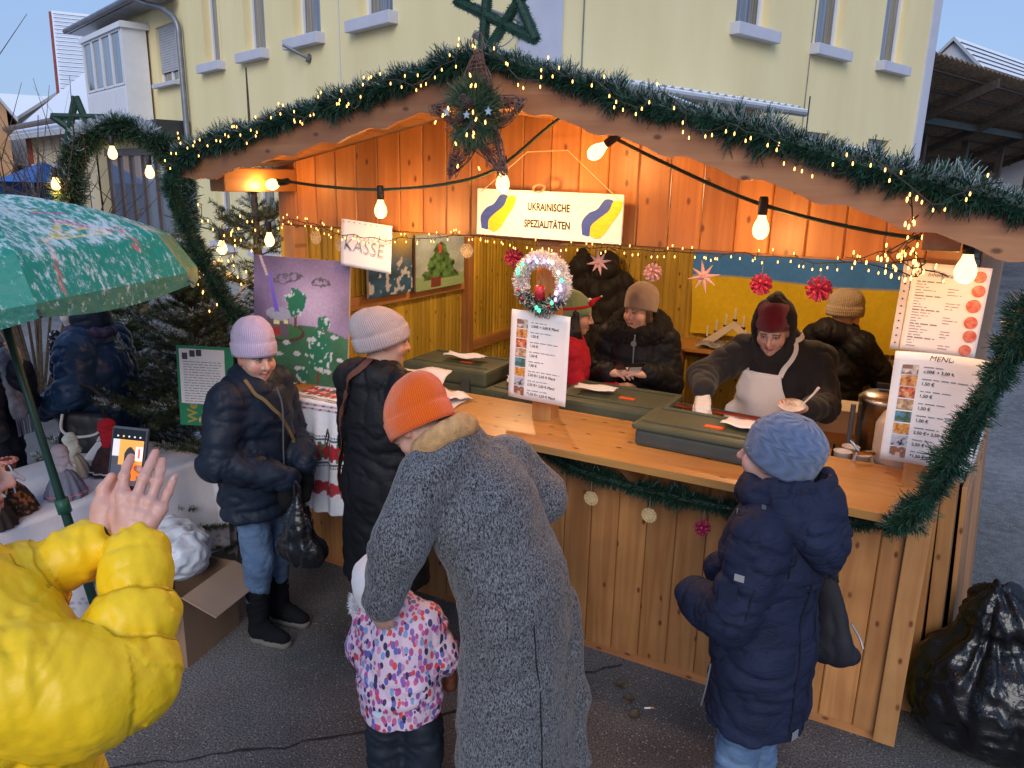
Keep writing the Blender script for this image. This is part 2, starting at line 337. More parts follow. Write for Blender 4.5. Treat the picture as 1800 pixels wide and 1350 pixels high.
M_render = mat('yellow_render', (.76, .64, .35), .9, col2=(.86, .74, .43), thr=(.25, .75), detail=8, stretch=(1, 1, .25), vs=1.3, bump=.25, bs=140, dist=.006)
M_trim = mat('lavender_trim', (.52, .53, .62), .7, var=.06, vs=3, bump=.1)
M_frame = mat('white_frame', (.70, .71, .76), .4, var=.03)
M_pane = mat('window_pane', (.05, .055, .07), .06, var=0, col2=(.26, .26, .30), vs=2.2, stretch=(9, 9, .25), thr=(.35, .7), coat=.8, spec=.9)
M_curt = mat('curtain', (.42, .42, .45), .9, var=.2, vs=3, stretch=(12, 12, .3))
M_shut = mat('roller_shutter', (.42, .43, .48), .5, var=.1)
M_zinc = mat('zinc', (.22, .23, .26), .45, .6, var=.2, vs=4)
M_darkroof = snowy('slate_roof', (.035, .036, .042), amount=.35, scale=3)
M_snowroof = snowy('snowy_roof', (.10, .09, .10), amount=1.25, scale=2.2, zmin=-.2, stretch=(1, 1, 3.2))
M_snow = mat('snow', (.78, .81, .88), .7, var=.06, vs=9, bump=.5, bs=25, dist=.02)
M_darkmetal = mat('dark_metal', (.045, .047, .055), .45, .3)
M_cream = mat('cream_render', (.55, .46, .30), .9, var=.1, vs=1)
M_whitewall = mat('white_render', (.55, .56, .62), .9, var=.08, vs=1)
M_redtimber = mat('red_timber', (.28, .06, .045), .7, var=.2, vs=3)
M_peach = mat('peach_render', (.52, .30, .16), .9, var=.1, vs=1)
M_browntimber = mat('brown_timber', (.055, .042, .036), .75, var=.35, vs=4, stretch=(6, 6, 1))
M_clay = mat('clay_tile', (.17, .12, .08), .8, var=.4, vs=14)

# ---------------------------------------------------------------- ground
g = MB(); g.grid(3, 3, lambda u, v: ((u - .5) * 500, (v - .5) * 500 + 60, 0.0))
tag(g.build('ground', M_asph), kind='structure')
# tar joint running across the asphalt
sm = MB(); P = [(-3.3, .9), (-2.9, 1.32), (-2.58, 1.6), (-2.43, 1.73), (-2.15, 1.99), (-1.84, 2.3), (-1.5, 2.75), (-1.28, 3.07), (-1.1, 3.26)]
c = crom(P, 9); w = .002 + .011 * np.abs(vnoise(np.c_[c * 9, c[:, :1] * 0], 3)); c = c + .022 * np.c_[vnoise(np.c_[c * 14, c[:, :1] * 0], 5), vnoise(np.c_[c * 14, c[:, :1] * 0], 6)]
tn = np.gradient(c, axis=0); tn /= np.linalg.norm(tn, axis=1)[:, None]; nn = np.c_[-tn[:, 1], tn[:, 0]]
vs = [(*(c[i] + sgn * nn[i] * w[i]), .004) for i in range(len(c)) for sgn in (1, -1)]
sm.add(vs, [(2 * i, 2 * i + 1, 2 * i + 3, 2 * i + 2) for i in range(len(c) - 1)])
tag(sm.build('tar_joint', mat('tar', (.022, .022, .023), .8, var=.4, vs=30)), kind='structure')
# kerbed pavement along the yellow house
BA = math.radians(70.23); MBH = T(-4.36, 8.44, 0) @ Rz(BA)      # house frame: x along the right facade, y along the left facade
M_pave = mat('pavement_stone', (.20, .20, .22), .8, var=.2, vs=5, bump=.3, bs=60, col2=(.36, .37, .41), thr=(.35, .7))
pv = MB(); pv.box((5.2, -.75, .05), (13.4, 1.5, .10), bev=.01); pv.box((-.75, 14.0, .05), (1.5, 28.0, .102), bev=.01)
tag(pv.build('pavement', M_pave, mw=MBH), kind='structure')
me_kerb = MB().box((0, 0, .06), (.98, .14, .13), bev=.012).mesh('kerb_stone', M_pave)
kr = tag(empty('kerb', (0, 0, 0)), kind='structure'); kr.matrix_world = MBH
for i in range(13): inst('kerb_stone', me_kerb, kr, (-1.0 + i, -1.575, 0))
for i in range(26): inst('kerb_stone', me_kerb, kr, (-1.575, -1.0 + i, 0), (0, 0, PI / 2))

# ---------------------------------------------------------------- house building blocks
def wall_with_openings(mb, L, z0, z1, ops, depth=.2, M=None):
    """wall in the local xz plane (outside is -y); ops: (x0,x1,z0,z1) get reveals into +y"""
    xs = sorted({0, L, *[o[0] for o in ops], *[o[1] for o in ops]}); zs = sorted({z0, z1, *[o[2] for o in ops], *[o[3] for o in ops]})
    for a, b in zip(xs, xs[1:]):
        for c_, d in zip(zs, zs[1:]):
            if any(o[0] <= a and b <= o[1] and o[2] <= c_ and d <= o[3] for o in ops): continue
            mb.quad((a, 0, c_), (b, 0, c_), (b, 0, d), (a, 0, d), M=M)
    for a, b, c_, d in ops:
        mb.quad((a, 0, c_), (a, 0, d), (a, depth, d), (a, depth, c_), M=M); mb.quad((b, 0, c_), (b, depth, c_), (b, depth, d), (b, 0, d), M=M)
        mb.quad((a, 0, c_), (a, depth, c_), (b, depth, c_), (b, 0, c_), M=M); mb.quad((a, 0, d), (b, 0, d), (b, depth, d), (a, depth, d), M=M)
def window(parent, x0, x1, z0, z1, M, depth=.2, sill=True, leaves=1, shut=0., trim=M_trim, sillh=.17, fw=.06):
    """one window as a part with frame, panes, sill, shutter below it"""
    W_, H_ = x1 - x0, z1 - z0; m = M @ T((x0 + x1) / 2, 0, z0)
    fr = MB(); y = depth - .05
    for sx in (-1, 1): fr.box((sx * (W_ / 2 - fw / 2), y, H_ / 2), (fw, .06, H_))
    for z in (fw / 2, H_ - fw / 2): fr.box((0, y, z), (W_ - 2 * fw, .058, fw))
    for k in range(1, leaves): fr.box((-W_ / 2 + W_ * k / leaves, y, H_ / 2), (fw * 1.3, .056, H_ - 2 * fw))
    wd = fr.build('window', M_frame, parent, mw=m)
    for k in range(leaves):
        pw = (W_ - 2 * fw) / leaves
        MB().box((-W_ / 2 + fw + pw * (k + .5), y + .012, H_ / 2), (pw - .012, .012, H_ - 2 * fw)).build('pane', M_pane, wd)
    if shut > 0:
        s_ = MB(); nsl = max(2, int(H_ * shut / .055))
        for k in range(nsl): s_.box((0, y - .045, H_ - (k + .5) * .055), (W_ - .02, .014, .049), bev=.004)
        s_.build('roller_shutter', M_shut, wd)
    if sill: MB().box((0, -.03, -sillh / 2), (W_ + .26, .26, sillh - .002), bev=.012).build('sill', trim, wd)
    return wd

# ---------------------------------------------------------------- yellow corner house
H = empty('yellow_house'); H.matrix_world = MBH
tag(H, 'yellow rendered corner house with white framed windows behind the market stall', 'house')
ID = Matrix.Identity(4)
wops = [(3.87, 4.75, 4.62, 6.15), (6.16, 7.08, 4.62, 6.15), (8.55, 9.47, 4.62, 6.15), (6.12, 7.02, 1.9, 3.27), (8.54, 9.44, 1.9, 3.27)]
a = MB(); wall_with_openings(a, 10.86, 0, 8.2, wops, .22); a.build('wall', M_render, H, mw=ID)
ML = Matrix(((0, 1, 0, 0), (-1, 0, 0, 0), (0, 0, 1, 0), (0, 0, 0, 1)))         # facade on x=0: local x runs along -house y
ML = T(0, 11.25, 0) @ ML                                                       # local x=0 at y=11.25
lops_y = [(3.0, 3.95, 4.60), (5.1, 6.05, 4.57), (7.15, 8.05, 4.54), (9.15, 10.05, 4.52)]
lops = [(11.25 - b, 11.25 - a_, z, z + 1.5) for a_, b, z in lops_y] + [(11.25 - b, 11.25 - a_, .95, 2.5) for a_, b, z in lops_y]
a = MB(); wall_with_openings(a, 11.25, 0, 8.2, lops, .24); a.build('wall', M_render, H, mw=ML)
for o in wops[:3]: window(H, *o, ID, .22)
for o in wops[3:]: window(H, *o, ID, .22, shut=.97, sill=True, sillh=.1)
for o in lops: window(H, *o, ML, .24)
for x, y, w_ in ((.16, .14, .38), (10.69, .14, .36)): MB().box((x, y, 4.1), (w_, .36 if x > 5 else .36, 8.2)).build('corner_pilaster', M_trim, H)
bk = MB(); bk.box((5.43, 9.3, 4.1), (10.8, .1, 8.2)); bk.box((10.80, 5.0, 4.1), (.1, 9.4, 8.18)); bk.build('back_wall', M_render, H)
rf = MB(); rf.prism([(-.6, 8.2), (5.4, 11.5), (11.4, 8.2)], -.6, 9.9); rf.build('roof', M_darkroof, H)
# lower wing along the street
a = MB(); MW = T(0, 18.0, 0) @ Matrix(((0, 1, 0, 0), (-1, 0, 0, 0), (0, 0, 1, 0), (0, 0, 0, 1)))
wo = [(18 - 13.15, 18 - 11.85, 4.36, 5.6)]; wall_with_openings(a, 6.75, 2.95, 6.05, wo, .16, M=T(0, 0.06, 0)); a.build('wall', M_render, H, mw=MW)
window(H, *wo[0], MW @ T(0, .06, 0), .16, leaves=2, shut=.82, sillh=.09)
e = MB(); e.prism([(-.55, 6.02), (-.55, 6.12), (3.6, 8.4), (3.6, 8.2)], 11.35, 18.5); e.build('wing_roof', M_darkroof, H)
e = MB(); e.tube([(-.6, 11.4, 6.06), (-.6, 18.5, 6.06)], .075, 10); e.box((-.3, 14.9, 5.99), (.5, 7.0, .03)); e.build('gutter', M_zinc, H, smooth=False)
dp = crom([(-.6, 12.3, 6.0), (-.45, 12.0, 5.88), (-.25, 11.55, 5.75), (-.12, 11.2, 5.45), (-.11, 11.16, 4.9), (-.11, 11.14, 3.2), (-.11, 11.14, .1)], 5)
MB().tube(dp, .062, 10).build('downpipe', M_zinc, H, smooth=True)
# oriel on the wing: panelled base, four lights
o = MB(); o.box((-.28, 15.4, 4.1), (.52, 3.4, .5)); 
for k in range(8): o.box((-.552, 13.92 + k * .425, 3.72), (.03, .40, 1.15))
o.box((-.28, 13.68, 4.45), (.55, .10, 2.6)); o.box((-.28, 17.14, 4.45), (.55, .10, 2.6)); o.box((-.28, 15.4, 5.66), (.66, 3.7, .12)); o.build('oriel', M_frame, H)
for k in range(4):
    y0 = 13.76 + k * .84; f = MB()
    for yy in (y0 + .03, y0 + .79): f.box((-.53, yy, 5.0), (.06, .055, 1.26))
    for zz in (4.39, 5.58): f.box((-.53, y0 + .41, zz), (.058, .70, .06))
    wdo = f.build('oriel_window', M_frame, H)
    MB().box((-.52, y0 + .41, 5.0), (.012, .70, 1.12)).build('pane', M_pane, wdo)
    MB().box((-.44, y0 + .2, 5.0), (.02, .3, 1.1)).build('curtain', M_curt, wdo)
# glazed shop front below
sf = MB(); sf.box((-.06, 14.6, 2.86), (.10, 6.6, .18)); sf.box((-.06, 14.6, .25), (.10, 6.6, .5))
for k in range(7): sf.box((-.07, 11.5 + k * 1.02, 1.6), (.10, .06, 2.4))
shop = sf.build('shop_front', mat('brown_metal', (.10, .075, .07), .5), H)
for k in range(6): MB().box((-.05, 12.01 + k * 1.02, 1.64), (.012, .95, 2.26)).build('pane', glass('shop_pane', (.16, .18, .22), .04), shop)
MB().box((-.35, 12.2, 3.29), (.7, 1.9, .36)).build('fascia_box', M_darkmetal, H)
# small fittings on the facade
f = MB(); f.tube([(-.02, 5.5, 4.22), (-.35, 5.75, 4.42)], .025, 8); f.tube([(0, 5.5, 4.22), (-.05, 5.52, 4.24)], .07, 10); f.build('flag_holder', M_zinc, H)
f = MB(); f.lathe([(.0, 0), (.09, .01), (.11, .08), (.06, .15), (.0, .16)], 14, M=T(-.16, 5.72, 3.36)); f.tube([(0, 5.72, 3.44), (-.14, 5.72, 3.44)], .03); f.build('wall_lamp', M_frame, H, smooth=True)
f = MB(); f.box((-.05, .22, 4.1), (.04, .16, .26)); f.tube([(-.05, .22, 4.12), (-.55, .5, 4.28)], .018); f.tube(crom([(-.05, .22, 4.05), (-.25, .35, 3.85), (-.42, .5, 3.93)], 5), .008, 6); f.tube([(-.40, .48, 3.92), (-.50, .56, 3.98)], .045, 8); f.build('lamp_bracket', M_zinc, H)
for px_, off in ((.72, 0), (6.05, 0)): MB().tube([(px_, -.012, 0), (px_, -.012, 8)], .009, 5).build('lightning_cable', M_zinc, H)
MB().tube([(-.010, 4.5, 3.0), (-.010, 4.5, 8)], .008, 5).build('lightning_cable', M_trim, H)
# canopy over the shop door on the right facade
cn = MB(); cn.prism([(-.06, 3.12), (-.06, 3.3), (.95, 3.46), (.95, 3.32)], .7, 3.4, M=Matrix(((0, 1, 0, 0), (-1, 0, 0, 0), (0, 0, 1, 0), (0, 0, 0, 1))))
cno = cn.build('canopy', M_peach, H)
cr_ = MB()
for k in range(22): cr_.tube([(.3 + k * .18, -.02, 3.52), (.3 + k * .18, -1.02, 3.40)], .062, 8)
cr_.tube([(.2, -1.06, 3.37), (4.2, -1.06, 3.37)], .055, 10); cr_.build('corrugated_sheet', snowy('canopy_sheet', (.30, .31, .34), amount=.75, scale=5), cno)

# ---------------------------------------------------------------- neighbours down the street (left)
def house(name, label, M, w, d, h, rh, wallm, roofm, wins=(), ridge='x', over=.3, group=None, timber=None, z0=0.):
    """w along x, d along y, front is y=0 facing -y; ridge along x or y"""
    h_ = empty(name); h_.matrix_world = M; tag(h_, label, 'house', group)
    a = MB(); wall_with_openings(a, w, z0, h, list(wins), .15); a.build('wall', wallm, h_)
    a = MB(); a.box((w / 2, d + .02, h / 2), (w, .1, h)); a.box((.05, d / 2 + .03, h / 2), (.1, d - .06, h)); a.box((w - .05, d / 2 + .03, h / 2), (.1, d - .06, h)); a.build('side_wall', wallm, h_)
    r = MB(); t = .16
    if ridge == 'x':
        r.prism([(-over, h - over * rh / (d / 2)), (d / 2, h + rh), (d + over, h - over * rh / (d / 2)), (d + over, h - over * rh / (d / 2) - t), (d / 2, h + rh - t), (-over, h - over * rh / (d / 2) - t)], -over, w + over, M=Matrix(((0, 1, 0, 0), (1, 0, 0, 0), (0, 0, 1, 0), (0, 0, 0, 1))))
        for x in (.02, w - .12): MB().prism([(0.02, h), (d / 2, h + rh - t - .02), (d - .02, h)], x, x + .1, M=Matrix(((0, 1, 0, 0), (1, 0, 0, 0), (0, 0, 1, 0), (0, 0, 0, 1)))).build('gable', wallm, h_)
    else:
        r.prism([(-over, h - over * rh / (w / 2)), (w / 2, h + rh), (w + over, h - over * rh / (w / 2)), (w + over, h - over * rh / (w / 2) - t), (w / 2, h + rh - t), (-over, h - over * rh / (w / 2) - t)], -over, d + over)
        for y in (.0, d - .1): MB().prism([(0.0, h), (w / 2, h + rh - t - .02), (w, h)], y, y + .1).build('gable', wallm, h_)
    r.build('roof', roofm, h_)
    for o_ in wins: window(h_, *o_, ID, .15, leaves=2 if o_[1] - o_[0] > .8 else 1, sillh=.08)
    return h_
MS = MBH @ Matrix(((0, 1, 0, -.25), (-1, 0, 0, 27.2), (0, 0, 1, 0), (0, 0, 0, 1)))     # street side frame, x towards the viewer
hb = house('cream_house', 'low cream house with dark eave and red end wall beyond the yellow house', MS, 9.0, 6.0, 4.05, 2.6, M_cream, M_snowroof,
           [(1.0 + k * 1.25, 1.55 + k * 1.25, 2.55, 3.6) for k in range(6)] + [(5.2, 5.75, .9, 2.3), (6.4, 6.95, .9, 2.3), (7.6, 8.1, .9, 2.3)], over=.6)
e = MB(); e.tube([(-.4, -.68, 3.76), (9.6, -.68, 3.76)], .09, 8); e.build('gutter', M_zinc, hb)
e = MB(); e.box((.25, -.03, 2.0), (.6, .1, 4.0)); e.build('red_timber_end', M_redtimber, hb)
e = MB(); e.lathe([(0, 0), (.25, .03), (.42, .12), (.44, .13), (.26, .05), (.0, .02)], 18, M=T(-.1, -.5, 2.55) @ Matrix.Rotation(1.35, 4, 'X')); e.tube([(-.1, -.05, 2.5), (-.1, -.5, 2.55)], .03); e.build('satellite_dish', M_trim, hb, smooth=True)
MR = MBH @ Matrix(((1, 0, 0, 1.3), (0, 1, 0, 27.6), (0, 0, 1, 0), (0, 0, 0, 1))) @ Rz(math.radians(-13))
hr = house('snow_roof_house', 'tall house whose steep snow dusted tile roof carries two roof windows', MR, 8.5, 11.6, 4.5, 4.5, M_cream, M_snowroof, [], over=.25)
sl = math.atan2(4.5, 5.8)
for k in range(24):
    z = k / 24
    MB().box((4.25, -.2 + z * 5.9, 4.5 - .16 + z * 4.5 + .17), (8.9, .025, .022), M=ID).build('tile_course', M_darkmetal, hr)
for x in (4.0, 5.15):
    m_ = T(x, 3.55, 4.5 + 3.55 * 4.5 / 5.8 + .08) @ Matrix.Rotation(sl, 4, 'X'); rw = MB().box((0, 0, 0), (.95, 1.15, .12)).build('roof_window', M_darkmetal, hr, mw=m_)
    MB().box((0, 0, .065), (.72, .92, .012)).build('pane', glass('sky_pane', (.35, .42, .55), .05), rw)
vg = MB(); vg.prism([(-.25, 4.1), (5.8, 8.95), (5.8, 8.6), (-.25, 3.6)], -.36, -.26, M=Matrix(((0, 1, 0, 0), (1, 0, 0, 0), (0, 0, 1, 0), (0, 0, 0, 1)))); vg.build('verge_board', M_redtimber, hr)
# across the far end of the street
FZ = math.atan2(18.64, -31.1) - PI / 2
house('white_far_house', 'white house with snowy roof and dark dormer at the end of the street', T(-40.3, 21.0, 0) @ Rz(math.radians(64)), 8.5, 9, 3.6, 3.0, M_whitewall, M_snowroof, [(1, 1.8, 1.3, 2.6), (3, 3.8, 1.3, 2.6), (5, 5.8, 1.3, 2.6)], ridge='y')
hp = house('peach_far_house', 'peach rendered house at the left edge of the street', T(-31.6, 14.2, 0) @ Rz(math.radians(64)), 3.0, 9, 4.6, 2.2, M_peach, M_snowroof, [(.8, 1.6, .9, 2.2), (.8, 1.6, 3.0, 4.1)], ridge='y')
house('grey_far_house', 'distant pale house with wide snowy roof closing the street', T(-62, 33.5, 0) @ Rz(math.radians(58)), 13, 8, 4.6, 3.4, M_whitewall, M_snowroof, [(2 + k * 2.4, 3 + k * 2.4, 2.4, 3.8) for k in range(4)])
# blue tent roof beside it
tn_ = empty('blue_tent', (-24.6, 14.6, 0)); tag(tn_, 'blue pavilion tent in the distant street', 'tent')
t_ = MB(); t_.add([(-1, -1, 2.0), (1, -1, 2.0), (1, 1, 2.0), (-1, 1, 2.0), (0, 0, 2.6)], [(0, 1, 4), (1, 2, 4), (2, 3, 4), (3, 0, 4), (3, 2, 1, 0)]); t_.build('canopy', mat('blue_tarp', (.03, .12, .38), .5), tn_)
for sx in (-1, 1):
    for sy in (-1, 1): MB().box((sx * .95, sy * .95, 1.0), (.06, .06, 2.0)).build('pole', M_zinc, tn_)
s_ = MB(); s_.box((0, .96, 1.2), (1.84, .02, 1.6)); s_.box((-.96, 0, 1.2), (.02, 1.84, 1.6)); s_.build('side_panel', mat('blue_tarp_side', (.03, .10, .30), .5), tn_)

# ---------------------------------------------------------------- open timber hall and gabled house (right)
hall = empty('timber_hall'); hall.matrix_world = MBH @ T(10.95, .35, 0); tag(hall, 'dark open timber hall with tiled lean-to roof right of the yellow house', 'building')
# mono-pitch: high edge towards the viewer
x0, x1 = 0.0, 24.0
tile = MB(); nt = 160
for j in range(nt + 1):
    xx = x0 + (x1 - x0) * j / nt; zz = .035 * math.sin(j * PI / 1.0 + .5 * PI) 
    tile.v += [(xx, 0, zz), (xx, .62, zz - .03), (xx, .62, zz - .065), (xx, 0, zz - .04)]
tile.f = [(4 * j + a_, 4 * j + (a_ + 1) % 4, 4 * j + 4 + (a_ + 1) % 4, 4 * j + 4 + a_) for j in range(nt) for a_ in range(4)]; tile.mi = [0] * len(tile.f)
me_t = tile.mesh('tile_row', M_clay)
slope = (3.15 - 5.2) / 4.6
for k in range(8): inst('tile_row', me_t, hall, (0, k * .575, 5.2 + slope * k * .575 + (k % 2) * .002), (math.atan(slope), 0, 0))
for k in range(8): MB().box((12.0, k * .575 + .3, 5.08 + slope * (k * .575 + .3)), (24.0, .05, .04)).build('batten', M_browntimber, hall)
for i in range(6):
    bm_ = MB(); xx = .35 + i * 4.2; bm_.prism([(-.1, 5.02), (4.7, 2.90), (4.7, 2.70), (-.1, 4.80)], xx, xx + .16, M=Matrix(((0, 1, 0, 0), (1, 0, 0, 0), (0, 0, 1, 0), (0, 0, 0, 1)))); bm_.build('rafter', M_browntimber, hall)
MB().box((12.0, 1.7, 4.16), (24.0, .2, .18)).build('purlin', mat('green_steel', (.045, .055, .05), .6), hall)
MB().box((12.0, 4.7, 1.35), (24.0, .12, 2.7)).build('back_wall', mat('dark_wall', (.028, .025, .035), .85, var=.2), hall)
MB().tube([(0, 4.55, 3.12), (24.0, 4.55, 3.12)], .07, 8).build('gutter', M_darkmetal, hall)
MB().tube([(1.9, 4.5, 2.2), (1.9, 4.5, 0)], .06, 8).build('downpipe', M_zinc, hall)
lt = MB(); nt2 = 140
for j in range(nt2 + 1):
    xx = 24.0 * j / nt2; zz = .03 * math.cos(j * PI); lt.v += [(xx, 3.6, 2.22 + zz), (xx, 4.6, 2.52 + zz)]
lt.f = [(2 * j, 2 * j + 2, 2 * j + 3, 2 * j + 1) for j in range(nt2)]; lt.mi = [0] * len(lt.f); lt.build('lower_tile_row', mat('red_clay', (.10, .05, .035), .8, var=.4, vs=8), hall)
MB().box((12.0, 3.65, 2.02), (24.0, .08, .26)).build('fascia_board', M_browntimber, hall)
for k in range(7): MB().box((.4 + k * 3.3, 2.4, 1.95), (.18, .18, 3.9)).build('post', M_browntimber, hall)
for k in range(11): MB().box((1.0 + k * 2.0, 3.75, .95), (.9, .5, 1.9)).build('stacked_board', M_browntimber, hall)
MB().box((23.9, 2.0, 1.6), (.12, 6.0, 3.2)).build('end_wall', mat('dark_wall2', (.028, .025, .035), .85, var=.2), hall)
hg = house('white_gable_house', 'white gabled house with snow covered tile roof above the timber hall', T(-4.45, 40.55, 0) @ Rz(BA - PI / 2), 8.0, 14, 4.56, 4.0, M_whitewall, M_snowroof, [], ridge='y', over=.2)
window(hg, 3.75, 4.25, 6.2, 7.1, T(0, -.19, 0), .15, sillh=.06)
for k in range(16): MB().box((8.2 - k * .26, 7, 4.40 + k * .26), (.03, 14.4, .03)).build('tile_course', M_darkmetal, hg)
hl = house('low_snow_roof_house', 'low house with white snow roof right behind the timber hall', T(3.0, 51.0, 0) @ Rz(math.radians(-18)), 14, 9, 6.0, 3.6, M_whitewall, M_snowroof, [])
for k in range(14): MB().box((7, -.2 + k * .33, 5.99 + k * .264), (14.4, .04, .04)).build('tile_course', M_darkmetal, hl)
# ================================================================ the market stall
M_pine = wood('pine_front', (.54, .25, .085), (.38, .15, .045))
M_gable = wood('pine_gable', (.50, .215, .055), (.36, .135, .034))
M_pine_in = wood('pine_inside', (.64, .45, .050), (.52, .33, .032), beads=7.0)
M_pine_trim = wood('pine_trim', (.46, .20, .07), (.33, .12, .04), axis=0)
M_pine_y = wood('pine_soffit', (.50, .25, .09), (.38, .16, .05), axis=1)
M_count = wood('pine_counter', (.62, .33, .10), (.50, .23, .06), axis=0, rough=.35, coat=.4)
M_post = wood('pine_post', (.50, .25, .09), (.38, .16, .05))
M_floor = mat('stall_floor', (.08, .055, .035), .8, var=.3)
ST = empty('market_stall'); tag(ST, 'open wooden market stall with gabled roof and long counter', 'market stall')
XL, XR, YF, YB, XM = -3.34, .10, 3.30, 6.25, -1.61
SL, SR, RZ = .212, .276, 2.762
def roof_z(x): return RZ - (SL if x < XM else SR) * abs(x - XM)      # underside of roof boards at the front
BW = .1433
def board_mesh(h, w=BW, t=.018, top=0.0, m=M_pine, name='board'):
    """tongue-and-groove board, origin at lower centre, chamfered long edges; top: slope of upper cut"""
    b = MB(); c_ = .006; x = w / 2 - .0012
    o = [(-x, t), (-x, c_), (-x + c_, 0), (x - c_, 0), (x, c_), (x, t)]
    b.v = [(px, py, 0) for px, py in o] + [(px, py, h + top * px) for px, py in o]; n_ = len(o)
    b.f = [tuple(range(n_ - 1, -1, -1)), tuple(range(n_, 2 * n_))] + [(i, (i + 1) % n_, (i + 1) % n_ + n_, i + n_) for i in range(n_)]; b.mi = [0] * len(b.f)
    return b.mesh(name, m)
# lower front, behind the customers
me_b = board_mesh(1.09)
nb_ = 24
for i in range(nb_): inst('board', me_b, ST, (XL + BW * (i + .5), YF, .055 + random.uniform(-.004, .004)))
MB().box(((XL + XR) / 2, YF + .05, .03), (XR - XL - .02, .06, .06)).build('base_rail', M_pine_trim, ST)
MB().box((XR - .012, YF - .007, .60), (.085, .05, 1.14), bev=.005).build('corner_post', M_post, ST)
# gable front above the opening
for i in range(nb_):
    x = XL + BW * (i + .5); s_ = SL if x < XM else -SR
    inst('board', board_mesh(roof_z(x) - 2.085, top=s_, m=M_gable), ST, (x, YF - .002, 2.085))
MB().box(((XL + XR) / 2, YF + .055, 2.11), (XR - XL, .07, .07)).build('lintel', M_pine_trim, ST)
# side walls, back wall: narrow beaded boards inside, rails
me_i = board_mesh(2.35, w=.105, m=M_pine_in); nside = 28; ws = (YB - YF) / nside; me_i = board_mesh(2.3, w=ws, m=M_pine_in)
for i in range(nside):
    inst('wall_board', me_i, ST, (XL + .02, YF + ws * (i + .5), .06), (0, 0, PI / 2))
for i in range(nside):
    inst('wall_board', me_i, ST, (XR - .02, YF + ws * (i + .5), .06), (0, 0, -PI / 2))
nbk = 33; wb = (XR - XL) / nbk
for i in range(nbk):
    x = XL + wb * (i + .5); inst('wall_board', board_mesh(roof_z(x) - .1, w=wb, m=M_pine_in), ST, (x, YB, .06))
for y0, y1, z in ((YF + .1, 5.2, 1.55), (5.3, YB - .02, 1.02), (YF + .1, YB - .02, .3)): MB().box((XL + .035, (y0 + y1) / 2, z), (.045, y1 - y0, .085), bev=.004).build('wall_rail', M_pine_y, ST)
MB().box((XL + .05, 5.25, 1.25), (.075, .075, 2.4), bev=.004).build('wall_post', M_post, ST)
for z in (1.02, .3): MB().box(((XL + XR) / 2, YB - .03, z), (XR - XL - .1, .045, .085), bev=.004).build('wall_rail', M_pine_trim, ST)
MB().box(((XL + XR) / 2, (YF + YB) / 2, .03), (XR - XL - .1, YB - YF - .1, .055)).build('floor', M_floor, ST)
# posts
for x, y, w_ in ((XL + .05, YF + .06, .10), (-1.63, YF + .055, .105), (XR - .055, YF + .06, .10)):
    MB().box((x, y, 1.63), (w_, .10, .90), bev=.006).build('post', M_post, ST)
MB().box((XR + .075, YF + .10, 1.74), (.075, .06, 1.02), bev=.006).build('grey_post', mat('shaded_post_grey', (.22, .17, .15), .7), ST)  # grey-brown base colour holds the shade this post stands in
# counter with rounded end
cp = [(XL - .02, 2.95), (.02, 2.95)] + [(.0 + .10 * math.sin(t), 3.05 - .10 * math.cos(t)) for t in np.linspace(.2, PI / 2, 7)] + [(.10, 3.27), (XR - .0, 3.52), (XL - .02, 3.52)]
ct = MB(); n_ = len(cp); ct.v = [(x, y, 1.165) for x, y in cp] + [(x, y, 1.20) for x, y in cp]; ct.f = [tuple(range(n_ - 1, -1, -1)), tuple(range(n_, 2 * n_))] + [(i, (i + 1) % n_, (i + 1) % n_ + n_, i + n_) for i in range(n_)]; ct.mi = [0] * len(ct.f)
cto = ct.build('counter', M_count, ST)
bv = cto.modifiers.new('b', 'BEVEL'); bv.width = .006; bv.segments = 2; bv.limit_method = 'ANGLE'
for x in (-2.9, -2.0, -1.1, -.2): MB().prism([(2.98, 1.163), (YF, 1.163), (YF, .93)], x, x + .03, M=Matrix(((0, 1, 0, 0), (1, 0, 0, 0), (0, 0, 1, 0), (0, 0, 0, 1)))).build('bracket', M_pine_trim, ST)
for i, (x, y) in enumerate([(-2.55, 3.1), (-1.9, 3.1), (-1.42, 3.15), (-.9, 3.05), (-.25, 3.08), (-1.75, 3.3)]): MB().lathe([(.0, 0), (.007, .0), (.006, .002), (0, .0025)], 10, M=T(x, y, 1.2)).build('screw', M_zinc, cto)
# roof: soffit boards along the depth, covering above
YR0, YR1 = 2.68, 6.45
rb = .14
for side in (-1, 1):
    k_ = SL if side < 0 else SR; span = 1.80 if side < 0 else 1.95; n_ = int(span / rb) + 1; ang = math.atan(k_)
    me_r = MB().box((0, 0, .011), (rb - .003, YR1 - YR0 - .04, .02), bev=.004).mesh('roof_board', M_pine_y)
    for i in range(n_):
        d = rb * (i + .5); x = XM + side * d * math.cos(ang); z = RZ + .01 - d * math.sin(ang)
        inst('roof_board', me_r, ST, (x, (YR0 + YR1) / 2 + .02, z), (0, side * ang, 0))
    L_ = rb * n_; xm = XM + side * L_ / 2 * math.cos(ang); zm = RZ + .01 - L_ / 2 * math.sin(ang) + .05
    rs = MB(); 
    rs.grid(30, 40, lambda u, v: ((u - .5) * (L_ + .03), (v - .5) * (YR1 - YR0), .012 + .008 * math.sin(u * 37 + v * 11) + .006 * math.sin(v * 60)))
    rs.box((0, 0, -.02), (L_ + .02, YR1 - YR0 - .02, .04))
    rs.build('roof_covering', snowy('roof_felt', (.05, .05, .055), amount=.95, scale=7, zmin=.1), ST, mw=T(xm, (YR0 + YR1) / 2, zm) @ Matrix.Rotation(side * ang, 4, 'Y'))
